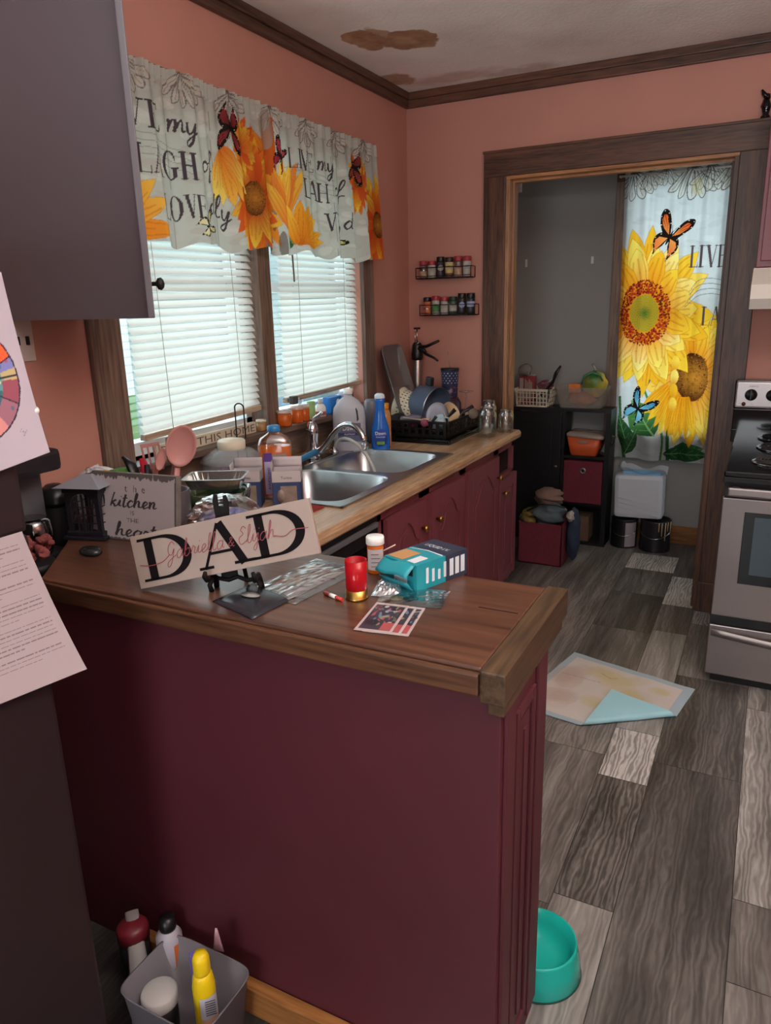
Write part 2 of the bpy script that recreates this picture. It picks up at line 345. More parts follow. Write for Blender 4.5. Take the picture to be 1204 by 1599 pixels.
class Canvas:
    def __init__(s, u0, u1, v0, v1, nu, nv, bgc):
        s.u0, s.u1, s.v0, s.v1, s.nu, s.nv = u0, u1, v0, v1, nu, nv
        s.U, s.V = np.meshgrid(np.linspace(u0, u1, nu+1), np.linspace(v0, v1, nv+1), indexing='ij')
        s.a = np.zeros((nu+1, nv+1, 3)); s.a[:] = lin(bgc)[:3]
    def _bb(s, pts):
        xs = [p[0] for p in pts]; ys = [p[1] for p in pts]
        f = lambda v, a, b, n: int(min(max((v-a)/(b-a)*n, 0), n))
        i0 = f(min(xs), s.u0, s.u1, s.nu); i1 = f(max(xs), s.u0, s.u1, s.nu)+2; j0 = f(min(ys), s.v0, s.v1, s.nv); j1 = f(max(ys), s.v0, s.v1, s.nv)+2
        return slice(i0, i1), slice(j0, j1)
    def poly(s, pts, col, al=1, grad=None):
        bi, bj = s._bb(pts); X, Y = s.U[bi, bj], s.V[bi, bj]
        if X.size == 0: return
        m = np.zeros(X.shape, bool); n = len(pts)
        for k in range(n):
            x0, y0 = pts[k]; x1, y1 = pts[(k+1) % n]
            if y0 == y1: continue
            m ^= ((Y >= min(y0, y1)) & (Y < max(y0, y1)) & (X < (Y-y0)*(x1-x0)/(y1-y0)+x0))
        c = np.array(lin(col)[:3]) if isinstance(col, str) else np.array(col)
        if grad is not None:   # grad = (centre, radius, colour at the centre)
            (gx, gy), gr, gc = grad; d = np.clip(np.hypot(X-gx, Y-gy)/gr, 0, 1)[..., None]
            c = np.array(lin(gc)[:3])*(1-d)+c*d; c = c[m]
        s.a[bi, bj][m] = s.a[bi, bj][m]*(1-al)+c*al
    def polys(s, pl, col, al=1):
        for p in pl: s.poly(p, col, al)
    def line(s, pts, wd, col, al=1):
        for a, b in zip(pts, pts[1:]):
            l = math.hypot(b[0]-a[0], b[1]-a[1]) or 1e-6; nx, ny = -(b[1]-a[1])/l*wd/2, (b[0]-a[0])/l*wd/2
            ex, ey = (b[0]-a[0])/l*wd*.3, (b[1]-a[1])/l*wd*.3
            s.poly([(a[0]+nx-ex, a[1]+ny-ey), (b[0]+nx+ex, b[1]+ny+ey), (b[0]-nx+ex, b[1]-ny+ey), (a[0]-nx-ex, a[1]-ny-ey)], col, al)
    def ell(s, cx, cy, rx, ry, col, al=1, rot=0, n=20, grad=None):
        s.poly([(cx+rx*math.cos(q)*math.cos(rot)-ry*math.sin(q)*math.sin(rot), cy+rx*math.cos(q)*math.sin(rot)+ry*math.sin(q)*math.cos(rot)) for q in [2*PI*k/n for k in range(n)]], col, al, grad)
    def mottle(s, amp, n, rng, col='#b9ab9b', size=.05):
        for _ in range(n):
            x = rng.uniform(s.u0, s.u1); y = rng.uniform(s.v0, s.v1); s.ell(x, y, rng.uniform(.3, 1)*size, rng.uniform(.1, .4)*size, col, amp*rng.uniform(.3, 1), rng.uniform(-.4, .4), 12)
    def petal(s, cx, cy, a, r0, r1, wd, c_in, c_out, rng, sx=1, sy=1, vein='#c8641a'):
        ca, sa = math.cos(a), math.sin(a); bend = rng.uniform(-.25, .25)*wd
        def P(u, v):
            r = r0+(r1-r0)*u; t = v+bend*u*u; return (cx+(r*ca-t*sa)*sx, cy+(r*sa+t*ca)*sy)
        prof = [(0, .35), (.25, .85), (.5, 1), (.75, .72), (.9, .35), (1, 0)]
        pts = [P(u, v*wd/2) for u, v in prof]+[P(u, -v*wd/2) for u, v in prof[-2::-1]]
        s.poly(pts, c_out, 1, ((cx+ca*r0*sx, cy+sa*r0*sy), (r1-r0)*.95*max(sx, sy), c_in))
        for k in range(3):
            v = (k-1)*.26*wd; s.line([P(.03, v), P(.45, v*1.2), P(rng.uniform(.6, .85), v*.8)], wd*.07, vein, .4)
        s.line([pts[k] for k in range(len(pts))]+[pts[0]], wd*.03, '#a85c14', .35)
    def sunflower(s, cx, cy, r, R, rng, sx=1, sy=1, kind='green', red=0):
        for lay in range(3):
            n = 17-lay*2
            for k in range(n):
                a = 2*PI*(k+.33*lay)/n+rng.uniform(-.08, .08); q = rng.random()
                co = ['#fbd23c', '#fde266', '#f8bc2c', '#fdea8a'][int(q*4)] if not red else ['#f08a28', '#f7b42c', '#e86a2a', '#fbd84a'][int(q*4)]
                s.petal(cx, cy, a, r*.7, R*(1-.12*lay)*rng.uniform(.88, 1.05), R*.3, ['#f2a41c', '#f0a81c', '#e88a1a'][lay] if not red else '#c8401c', co, rng, sx, sy)
        if kind == 'green':
            s.ell(cx, cy, r*1.02*sx, r*1.02*sy, '#e09018')
            for k in range(950):
                a = rng.uniform(0, 2*PI); q = r*rng.uniform(.66, 1.08); s.ell(cx+q*math.cos(a)*sx, cy+q*math.sin(a)*sy, r*.045*sx, r*.03*sy, rng.choice(['#8c1f14', '#b8331c', '#5e1a12', '#c9521e']), .95, a, 7)
            s.ell(cx, cy, r*.62*sx, r*.62*sy, '#b59a2c', 1, 0, 28, ((cx, cy), r*.3, '#4f7a2c'))
            for k in range(170):
                q = r*.6*math.sqrt(k/170); a = k*2.39996; s.ell(cx+q*math.cos(a)*sx, cy+q*math.sin(a)*sy, r*.02*sx, r*.02*sy, '#7e7a1e' if k > 26 else '#1f5c2a', .7, 0, 6)
        else:
            s.ell(cx, cy, r*1.02*sx, r*1.02*sy, '#4a2412', 1, 0, 28, ((cx+r*.2*sx, cy), r*1.1, '#d08a30'))
            for k in range(420):
                q = r*rng.uniform(.2, 1.08); a = rng.uniform(0, 2*PI); s.ell(cx+q*math.cos(a)*sx, cy+q*math.sin(a)*sy, r*.05*sx, r*.025*sy, rng.choice(['#351a10', '#5a2a12', '#8c4a18', '#c07a28']), .75 if q > r*.6 else .35, a, 7)
    def butterfly(s, cx, cy, h, rot, c1, c2, ol='#1c1412'):
        def P(x, y): return (cx+h*(x*math.cos(rot)-y*math.sin(rot)), cy+h*(x*math.sin(rot)+y*math.cos(rot)))
        up = [(0, .05), (.18, .55), (.45, .95), (.66, .98), (.68, .7), (.52, .35), (.3, .08)]
        lo = [(0, .05), (.35, .12), (.52, -.12), (.5, -.4), (.36, -.62), (.3, -.9), (.24, -.62), (.1, -.35)]
        for sg in (-1, 1):
            for W in (up, lo):
                q = [P(sg*x, y) for x, y in cat_rom(W, 4)]; s.poly(q, ol)
                mx = sum(x for x, y in W)/len(W); my = sum(y for x, y in W)/len(W)
                for k in range(len(W)-1):
                    a, b = W[k], W[k+1]
                    if k == 0 or k == len(W)-2: kk = .55
                    else: kk = .62
                    tri = [(.15*mx, .15*my+.03), (mx+(a[0]-mx)*kk+.02, my+(a[1]-my)*kk), (mx+(b[0]-mx)*kk-.01, my+(b[1]-my)*kk)]
                    s.poly([P(sg*x, y) for x, y in tri], c1, 1, (P(0, 0), h*.9, c2))
                for k in range(1, len(W)-1):
                    a = W[k]; e = .86; s.ell(*P(sg*(mx+(a[0]-mx)*e), my+(a[1]-my)*e), h*.025, h*.02, '#f2e6d8', .9, 0, 6)
        s.ell(cx, cy, h*.045, h*.3, ol, 1, rot)
        for sg in (-1, 1): s.line([P(0, .25), P(sg*.12, .5)], h*.018, ol)
    def leaf(s, x, y, l, wd, a, col='#3c7a3c', rng=None):
        ca, sa = math.cos(a), math.sin(a); f = lambda u, v: (x+u*l*ca-v*wd*sa, y+u*l*sa+v*wd*ca)
        pr = [(0, 0), (.2, .4), (.45, .5), (.7, .35), (1, 0)]
        pts = [f(*p) for p in pr]+[f(u, -v) for u, v in pr[-2:0:-1]]; s.poly(pts, col, 1, ((x, y), l, '#24502c'))
        s.line([f(0, 0), f(1, 0)], wd*.05, '#86b070', .8)
        for k in range(1, 6): s.line([f(k/6, 0), f(k/6+.12, .3)], wd*.025, '#86b070', .5); s.line([f(k/6, 0), f(k/6+.12, -.3)], wd*.025, '#86b070', .5)
    def scroll(s, x, y, h, flip=1, col='#6a6460', al=.7):
        for k in range(6):
            a = -PI/2+(k-2.5)*.36*flip; q = [(x, y), (x+h*.35*math.cos(a)+flip*.05*h, y+h*.35*math.sin(a)), (x+h*.75*math.cos(a), y+h*.8*math.sin(a)), (x+h*math.cos(a+.12), y+h*math.sin(a+.12)), (x+h*.88*math.cos(a+.28), y+h*.85*math.sin(a+.28)), (x+h*.5*math.cos(a+.25), y+h*.5*math.sin(a+.25)), (x, y)]
            q = cat_rom(q, 4); s.poly(q, '#d8d2c4', .5); s.line(q, h*.028, col, al)
            s.line(cat_rom([(x, y), (x+h*.5*math.cos(a+.12), y+h*.5*math.sin(a+.12)), (x+h*.9*math.cos(a+.16), y+h*.9*math.sin(a+.16))], 4), h*.018, col, al*.8)
    def build(s, name, m, pos, parent=None, loc=(0, 0, 0), solid=0):
        # pos(U, V) -> x, y, z arrays
        X, Y, Z = pos(s.U, s.V); co = np.stack([X, Y, Z], -1).reshape(-1, 3)
        if parent is not None: co = co-np.array(root_loc(parent))
        else: co = co-np.array(loc)
        nu, nv = s.nu, s.nv; idx = np.arange((nu+1)*(nv+1)).reshape(nu+1, nv+1)
        q = np.stack([idx[:-1, :-1], idx[1:, :-1], idx[1:, 1:], idx[:-1, 1:]], -1).reshape(-1, 4)
        me = bpy.data.meshes.new(name); me.vertices.add(len(co)); me.vertices.foreach_set('co', co.ravel().astype(np.float32))
        me.loops.add(q.size); me.loops.foreach_set('vertex_index', q.ravel().astype(np.int32))
        me.polygons.add(len(q)); me.polygons.foreach_set('loop_start', (np.arange(len(q))*4).astype(np.int32)); me.polygons.foreach_set('loop_total', np.full(len(q), 4, np.int32))
        me.update(calc_edges=True); me.polygons.foreach_set('use_smooth', np.ones(len(q), bool))
        ca = me.color_attributes.new('print', 'FLOAT_COLOR', 'POINT'); cc = np.concatenate([s.a.reshape(-1, 3), np.ones((len(co), 1))], 1)
        ca.data.foreach_set('color', cc.ravel().astype(np.float32))
        me.materials.append(m); o = bpy.data.objects.new(name, me); C.objects.link(o)
        if parent is not None: o.parent = parent
        else: o.location = loc
        if solid: md = o.modifiers.new('solid', 'SOLIDIFY'); md.thickness = solid
        return o
# ---------------------------------------------------------------- setting materials
def wall_mat(name, col, var=.06, bump=.12):
    return mat(name, col, .62, spec=.35, noise=var, nscale=3, bump=bump, bscale=55)
pink = wall_mat('salmon_paint', '#b98476')
greyw = wall_mat('grey_paint', '#969693', .05)
white_w = wall_mat('white_paint', '#c9c3ba')
dark_trim = wood('dark_stained_trim', '#33211a', '#684534', 'z', 14, .42)
dark_trim_x = wood('dark_stained_trim_x', '#33211a', '#684534', 'x', 14, .42)
dark_trim_y = wood('dark_stained_trim_y', '#30201a', '#5f4334', 'y', 14, .42)
light_jamb = wood('oak_jamb', '#74503a', '#ab8160', 'z', 14, .4)
base_oak = wood('oak_baseboard', '#6b4424', '#a06c3c', 'x', 12, .4)
win_trim = wood('brown_window_trim', '#54443c', '#8c7668', 'z', 10, .4)
win_trim_y = wood('brown_window_trim_y', '#4a3a32', '#7d6556', 'y', 10, .4)
vinyl = mat('white_vinyl', '#dfe4e8', .35)
# ceiling: textured white with brown water stains
cm = bpy.data.materials.new('stained_ceiling'); cm.use_nodes = True; nt = cm.node_tree; b = nt.nodes['Principled BSDF']; b.inputs['Roughness'].default_value = .8
geo = nt.nodes.new('ShaderNodeNewGeometry')
nz = nt.nodes.new('ShaderNodeTexNoise'); nz.inputs['Scale'].default_value = 9; nz.inputs['Detail'].default_value = 6; nt.links.new(geo.outputs['Position'], nz.inputs['Vector'])
sub = nt.nodes.new('ShaderNodeVectorMath'); sub.operation = 'SUBTRACT'; sub.inputs[1].default_value = (.5, .5, .5); nt.links.new(nz.outputs['Color'], sub.inputs[0])
scl = nt.nodes.new('ShaderNodeVectorMath'); scl.operation = 'MULTIPLY_ADD'; scl.inputs[1].default_value = (.14, .16, 0); nt.links.new(sub.outputs[0], scl.inputs[0]); nt.links.new(geo.outputs['Position'], scl.inputs[2])
prev = None
for (cx, cy, rx, ry, st, edge) in [(.215, -.84, .085, .13, .95, .1), (.37, -.73, .12, .12, .95, .1), (.30, -.80, .06, .16, .8, .15), (.07, -.26, .11, .12, .85, .3), (.32, -.15, .30, .09, .45, .5), (.62, -.09, .25, .07, .4, .5), (.12, -1.2, .22, .30, .14, .8), (.6, -.5, .5, .35, .10, .9)]:
    d = nt.nodes.new('ShaderNodeVectorMath'); d.operation = 'SUBTRACT'; d.inputs[1].default_value = (cx, cy, 2.61); nt.links.new(scl.outputs[0], d.inputs[0])
    m2 = nt.nodes.new('ShaderNodeVectorMath'); m2.operation = 'MULTIPLY'; m2.inputs[1].default_value = (1/rx, 1/ry, 0); nt.links.new(d.outputs[0], m2.inputs[0])
    ln = nt.nodes.new('ShaderNodeVectorMath'); ln.operation = 'LENGTH'; nt.links.new(m2.outputs[0], ln.inputs[0])
    mr = nt.nodes.new('ShaderNodeMapRange'); mr.inputs[1].default_value = 1; mr.inputs[2].default_value = 1-edge; mr.inputs[3].default_value = 0; mr.inputs[4].default_value = st; nt.links.new(ln.outputs['Value'], mr.inputs[0])
    if prev is None: prev = mr.outputs[0]
    else:
        mxn = nt.nodes.new('ShaderNodeMath'); mxn.operation = 'MAXIMUM'; nt.links.new(prev, mxn.inputs[0]); nt.links.new(mr.outputs[0], mxn.inputs[1]); prev = mxn.outputs[0]
n3 = nt.nodes.new('ShaderNodeTexNoise'); n3.inputs['Scale'].default_value = 2.2; n3.inputs['Detail'].default_value = 6; nt.links.new(geo.outputs['Position'], n3.inputs['Vector'])
rb = nt.nodes.new('ShaderNodeValToRGB'); rb.color_ramp.elements[0].position = .3; rb.color_ramp.elements[1].position = .6; rb.color_ramp.elements[0].color = lin('#e2dcd6'); rb.color_ramp.elements[1].color = lin('#f6f4f1'); nt.links.new(n3.outputs[0], rb.inputs[0])
n5 = nt.nodes.new('ShaderNodeTexNoise'); n5.inputs['Scale'].default_value = 14; n5.inputs['Detail'].default_value = 5; nt.links.new(geo.outputs['Position'], n5.inputs['Vector'])
rs = nt.nodes.new('ShaderNodeValToRGB'); rs.color_ramp.elements[0].position = .35; rs.color_ramp.elements[1].position = .7; rs.color_ramp.elements[0].color = lin('#9a6c4a'); rs.color_ramp.elements[1].color = lin('#bf9a78'); nt.links.new(n5.outputs[0], rs.inputs[0])
mxs = nt.nodes.new('ShaderNodeMix'); mxs.data_type = 'RGBA'; nt.links.new(prev, mxs.inputs[0]); nt.links.new(rb.outputs[0], mxs.inputs[6]); nt.links.new(rs.outputs[0], mxs.inputs[7]); nt.links.new(mxs.outputs[2], b.inputs['Base Color'])
n4 = nt.nodes.new('ShaderNodeTexNoise'); n4.inputs['Scale'].default_value = 70; n4.inputs['Detail'].default_value = 3; nt.links.new(geo.outputs['Position'], n4.inputs['Vector'])
bp = nt.nodes.new('ShaderNodeBump'); bp.inputs['Strength'].default_value = .35; bp.inputs['Distance'].default_value = .006; nt.links.new(n4.outputs[0], bp.inputs['Height']); nt.links.new(bp.outputs[0], b.inputs['Normal'])
# floor planks: tone per plank in the colour attribute, grain from noise along y
fm = bpy.data.materials.new('weathered_plank'); fm.use_nodes = True; nt = fm.node_tree; b = nt.nodes['Principled BSDF']; b.inputs['Roughness'].default_value = .42; b.inputs['Specular IOR Level'].default_value = .45
at = nt.nodes.new('ShaderNodeVertexColor'); at.layer_name = 'print'; sp = nt.nodes.new('ShaderNodeSeparateColor'); nt.links.new(at.outputs[0], sp.inputs[0])
tc = nt.nodes.new('ShaderNodeTexCoord'); cmb = nt.nodes.new('ShaderNodeCombineXYZ')
o10 = nt.nodes.new('ShaderNodeMath'); o10.operation = 'MULTIPLY'; o10.inputs[1].default_value = 40; nt.links.new(sp.outputs[1], o10.inputs[0])
for k in (0, 1, 2): nt.links.new(o10.outputs[0], cmb.inputs[k])
ad = nt.nodes.new('ShaderNodeVectorMath'); ad.operation = 'ADD'; nt.links.new(tc.outputs['Object'], ad.inputs[0]); nt.links.new(cmb.outputs[0], ad.inputs[1])
def nzn(scale, st, det=6, dist=0):
    mp = nt.nodes.new('ShaderNodeMapping'); mp.inputs['Scale'].default_value = st; nt.links.new(ad.outputs[0], mp.inputs[0])
    n = nt.nodes.new('ShaderNodeTexNoise'); n.inputs['Scale'].default_value = scale; n.inputs['Detail'].default_value = det; n.inputs['Distortion'].default_value = dist; nt.links.new(mp.outputs[0], n.inputs['Vector']); return n
ga = nzn(11, (1, .12, 1), 7, .8); gb = nzn(60, (1, .05, 1), 4); gc = nzn(3.2, (1, .5, 1), 4)
wv = nt.nodes.new('ShaderNodeTexWave'); wv.wave_type = 'BANDS'; wv.bands_direction = 'X'; wv.inputs['Scale'].default_value = 20; wv.inputs['Distortion'].default_value = 14; wv.inputs['Detail'].default_value = 3; wv.inputs['Detail Scale'].default_value = 1.2
mp = nt.nodes.new('ShaderNodeMapping'); mp.inputs['Scale'].default_value = (1, .22, 1); nt.links.new(ad.outputs[0], mp.inputs[0]); nt.links.new(mp.outputs[0], wv.inputs['Vector'])
def mth(op, a, b_, c=None):
    m = nt.nodes.new('ShaderNodeMath'); m.operation = op
    for i, q in enumerate((a, b_, c)):
        if q is None: continue
        if isinstance(q, (int, float)): m.inputs[i].default_value = q
        else: nt.links.new(q, m.inputs[i])
    return m.outputs[0]
wg = mth('MULTIPLY', wv.outputs['Fac'], sp.outputs[2])     # strong wavy grain only on some planks
s1 = mth('MULTIPLY_ADD', ga.outputs[0], .75, mth('MULTIPLY', gb.outputs[0], .4))
s1 = mth('MULTIPLY_ADD', gc.outputs[0], .35, s1)
s2 = mth('MULTIPLY_ADD', wg, -.30, s1)
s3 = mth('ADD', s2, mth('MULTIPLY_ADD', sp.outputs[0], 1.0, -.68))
rf = nt.nodes.new('ShaderNodeValToRGB'); e = rf.color_ramp.elements; e[0].position = .05; e[0].color = lin('#292624'); e[1].position = .95; e[1].color = lin('#c6c4c0')
for p_, c_ in ((.3, '#4b4744'), (.5, '#6b6763'), (.72, '#96928e')):
    el = e.new(p_); el.color = lin(c_)
nt.links.new(s3, rf.inputs[0]); nt.links.new(rf.outputs[0], b.inputs['Base Color'])
bp = nt.nodes.new('ShaderNodeBump'); bp.inputs['Strength'].default_value = .2; bp.inputs['Distance'].default_value = .002; nt.links.new(s2, bp.inputs['Height']); nt.links.new(bp.outputs[0], b.inputs['Normal'])

# ---------------------------------------------------------------- floor
def make_floor():
    rng = random.Random(3); bm = bmesh.new(); cl = bm.loops.layers.float_color.new('print')
    edges = [0, .16, .436, .62, .78, .94, 1.175, 1.451, 1.611, 1.887, 2.05, 2.33, 2.5, 2.78, 2.95, 3.1]
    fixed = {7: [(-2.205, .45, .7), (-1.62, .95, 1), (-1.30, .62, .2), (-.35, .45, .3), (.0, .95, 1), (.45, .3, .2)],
             1: [(-3.6, .02, .3), (-2.2, .3, .2)], 2: [(-3.5, .02, .3), (-2.2, .3, .2)], 3: [(-3.7, .02, .3), (-2.2, .3, .2), (-1.0, .4, .3)], 4: [(-3.5, .03, .3), (-2.1, .4, .2), (-1.1, .5, .3)], 5: [(-3.6, .05, .3), (-2.3, .4, .2), (-1.3, .5, .3)],  # near planks darkened to paint in the shade beside the refrigerator
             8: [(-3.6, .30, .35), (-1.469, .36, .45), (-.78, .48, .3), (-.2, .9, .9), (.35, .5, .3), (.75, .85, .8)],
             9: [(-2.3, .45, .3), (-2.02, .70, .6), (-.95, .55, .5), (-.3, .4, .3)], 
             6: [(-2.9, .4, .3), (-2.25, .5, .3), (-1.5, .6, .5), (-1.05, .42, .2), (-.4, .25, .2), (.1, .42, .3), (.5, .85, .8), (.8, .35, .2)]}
    def quad(x0, x1, y0, y1, col, z=0.0):
        vs = [bm.verts.new(p) for p in ((x0, y0, z), (x1, y0, z), (x1, y1, z), (x0, y1, z))]; f = bm.faces.new(vs)
        for l in f.loops: l[cl] = col
    quad(-.05, 3.15, -6.55, 1.15, (.02, 0, 0, 1), -.0015)
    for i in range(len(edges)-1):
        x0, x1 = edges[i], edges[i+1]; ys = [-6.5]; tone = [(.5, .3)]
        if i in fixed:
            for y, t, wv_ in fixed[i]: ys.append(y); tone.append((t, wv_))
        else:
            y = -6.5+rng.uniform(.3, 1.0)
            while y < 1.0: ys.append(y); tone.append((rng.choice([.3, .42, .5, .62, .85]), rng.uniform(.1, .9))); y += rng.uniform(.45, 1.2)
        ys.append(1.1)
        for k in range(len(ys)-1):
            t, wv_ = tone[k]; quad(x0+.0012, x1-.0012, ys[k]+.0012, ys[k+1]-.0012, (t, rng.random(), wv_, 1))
    me = bpy.data.meshes.new('floor'); bm.to_mesh(me); bm.free(); me.materials.append(fm)
    o = bpy.data.objects.new('floor', me); C.objects.link(o); struct(o)
make_floor()

# ---------------------------------------------------------------- walls, ceiling, trim
ZC = 2.61
WY0, WY1, WZ0, WZ1 = -2.147, -.56, 1.08, 2.19
m = MB(); m.box(-.14, 0, -6.6, WY0, 0, ZC); m.box(-.14, 0, WY1, .12, 0, ZC); m.box(-.14, 0, WY0, WY1, 0, WZ0); m.box(-.14, 0, WY0, WY1, WZ1, ZC)
struct(m.build('wall_left', pink))
DX0, DX1, DZ = .564, 1.613, 2.166
m = MB(); m.box(-.14, DX0, 0, .12, 0, ZC); m.box(DX1, 3.1, 0, .12, 0, ZC); m.box(DX0, DX1, 0, .12, DZ, ZC)
struct(m.build('wall_back', pink))
m = MB(); m.box(3.1, 3.2, -6.6, -5.85, 0, ZC); m.box(3.1, 3.2, -4.55, .12, 0, ZC); m.box(3.1, 3.2, -5.85, -4.55, 0, .85); m.box(3.1, 3.2, -5.85, -4.55, 2.15, ZC)
struct(m.build('wall_right', pink))
m = MB(); m.box(-.14, .85, -6.6, -6.5, 0, ZC); m.box(2.15, 3.2, -6.6, -6.5, 0, ZC); m.box(.85, 2.15, -6.6, -6.5, 0, .8); m.box(.85, 2.15, -6.6, -6.5, 2.1, ZC)
struct(m.build('wall_rear', wall_mat('tan_paint', '#9a8678')))
m = MB(); m.box(-.14, 3.2, -6.6, .12, ZC, ZC+.1); struct(m.build('ceiling', cm))
# utility room
m = MB(); m.box(.1, .98, 1.1, 1.2, 0, 2.5); m.box(1.56, 2.8, 1.1, 1.2, 0, 2.5); m.box(.98, 1.56, 1.1, 1.2, 0, .72); m.box(.98, 1.56, 1.1, 1.2, 2.24, 2.5)
struct(m.build('wall_far', greyw))
m = MB(); m.box(.12, .22, .12, 1.1, 0, 2.5); struct(m.build('wall_utility_left', greyw))
m = MB(); m.box(2.7, 2.8, .12, .32, 0, 2.5); m.box(2.7, 2.8, .92, 1.1, 0, 2.5); m.box(2.7, 2.8, .32, .92, 0, .95); m.box(2.7, 2.8, .32, .92, 1.85, 2.5)
struct(m.build('wall_utility_right', greyw))
m = MB(); m.box(.12, 2.8, .12, 1.2, 2.5, 2.6); struct(m.build('ceiling_utility', white_w))
# crown boards
m = MB(); m.box(0, .022, -6.5, 0, 2.54, ZC, bev=.004); m.box(0, .034, -6.5, 0, 2.575, ZC, bev=.004); struct(m.build('trim_1', dark_trim_y))
m = MB(); m.box(.02, 3.1, -.022, 0, 2.54, ZC, bev=.004); m.box(.03, 3.1, -.034, 0, 2.575, ZC, bev=.004); struct(m.build('trim_2', dark_trim_x))
# doorway casing, jamb
m = MB(); m.box(.44, .556, -.024, 0, 0, 2.166, bev=.003); m.box(1.621, 1.735, -.024, 0, 0, 2.166, bev=.003)
m.box(1.615, 1.74, -.03, 0, 0, .16, bev=.004); m.box(1.601, 1.621, -.016, .13, 0, 2.15, bev=.002); m.box(1.589, 1.601, .03, .075, 0, 2.14, bev=.002); o = struct(m.build('trim_3', dark_trim))
m = MB(); m.box(.44, 1.735, -.024, 0, 2.166, 2.281, bev=.003); m.box(.435, 1.74, -.03, 0, 2.276, 2.288, bev=.003); struct(m.build('trim_4', dark_trim_x))
m = MB(); m.box(.556, .576, -.016, .13, 0, 2.15, bev=.002); m.box(.576, .588, .03, .075, 0, 2.14, bev=.002)
struct(m.build('trim_5', light_jamb))
m = MB(); m.box(.556, 1.621, -.016, .13, 2.15, 2.166, bev=.002); m.box(.576, 1.601, .03, .075, 2.138, 2.15, bev=.002); struct(m.build('trim_6', wood('oak_jamb_x', '#8a5a38', '#c08a5c', 'x', 14, .4)))
m = MB(); m.box(1.05, 2.7, 1.085, 1.1, 0, .12, bev=.003); struct(m.build('baseboard_far', base_oak))
# far window behind the long curtain
m = MB(); m.box(.895, .98, 1.07, 1.1, .62, 2.24, bev=.004); m.box(1.56, 1.65, 1.07, 1.1, .62, 2.24, bev=.004); struct(m.build('trim_7', win_trim))
m = MB(); m.box(.895, 1.65, 1.068, 1.1, 2.24, 2.34, bev=.004); m.box(.88, 1.66, 1.05, 1.1, .69, .72, bev=.004); struct(m.build('trim_8', dark_trim_x))
W = struct(bpy.data.objects.new('window_3', None)); C.objects.link(W); W.location = (1.27, 1.15, .72)
m = MB(); m.box(.98, 1.01, 1.12, 1.17, .72, 2.24); m.box(1.53, 1.56, 1.12, 1.17, .72, 2.24); m.box(.98, 1.56, 1.12, 1.17, .72, .76); m.box(.98, 1.56, 1.12, 1.17, 2.2, 2.24); m.box(.98, 1.56, 1.12, 1.17, 1.46, 1.50); m.build('window_frame', vinyl, W)
gl = glass('window_glass', (.96, 1, 1, 1), .01, .03)
m = MB(); m.box(1.01, 1.53, 1.143, 1.147, .76, 2.2); m.build('glass_pane', gl, W)
for nm, (cx, cy, cz), args in (('window_4', (1.5, -6.55, .8), (.85, 2.15, -6.58, -6.53, .8, 2.1)), ('added_window_5', (3.15, -5.2, .85), (3.13, 3.18, -5.85, -4.55, .85, 2.15)), ('added_window_6', (2.75, .62, .95), (2.73, 2.78, .32, .92, .95, 1.85))):  # the two side windows are unseen openings added for the fill lights
    W = struct(bpy.data.objects.new(nm, None)); C.objects.link(W); W.location = (cx, cy, cz); x0, x1, y0, y1, z0, z1 = args; m = MB(); f = .04
    m.box(x0, x1, y0, y1, z0, z0+f); m.box(x0, x1, y0, y1, z1-f, z1)
    if x1-x0 > y1-y0: m.box(x0, x0+f, y0, y1, z0, z1); m.box(x1-f, x1, y0, y1, z0, z1)
    else: m.box(x0, x1, y0, y0+f, z0, z1); m.box(x0, x1, y1-f, y1, z0, z1)
    m.build('window_frame', vinyl, W)
# sink window: casing, mullion, stool, apron, white vinyl sashes
m = MB(); m.box(0, .022, -2.267, WY0, .93, 2.19, bev=.003); m.box(0, .022, WY1, -.455, 1.08, 2.19, bev=.003); m.box(-.10, .022, -1.415, -1.335, WZ0, WZ1, bev=.003)
m.box(-.02, .0, WY0, WY0+.012, WZ0, WZ1); struct(m.build('trim_9', win_trim))
m = MB(); m.box(0, .024, -2.28, -.44, 2.19, 2.30, bev=.003); m.box(-.1, .075, -2.27, -.44, 1.055, 1.08, bev=.005); m.box(0, .018, -2.267, -.44, .93, 1.055, bev=.003); struct(m.build('trim_10', win_trim_y))
for nm, y0, y1 in (('window_1', WY0, -1.415), ('window_2', -1.335, WY1)):
    W = struct(bpy.data.objects.new(nm, None)); C.objects.link(W); W.location = (-.09, (y0+y1)/2, WZ0)
    m = MB(); f = .035
    m.box(-.12, -.06, y0, y0+f, WZ0, WZ1); m.box(-.12, -.06, y1-f, y1, WZ0, WZ1); m.box(-.12, -.06, y0, y1, WZ0, WZ0+.045); m.box(-.12, -.06, y0, y1, WZ1-f, WZ1)
    m.box(-.11, -.075, y0, y1, 1.62, 1.66); m.build('window_frame', vinyl, W)
    m = MB(); m.box(-.095, -.091, y0+f, y1-f, WZ0+.045, 1.62); m.box(-.095, -.091, y0+f, y1-f, 1.66, WZ1-f); m.build('glass_pane', gl, W)
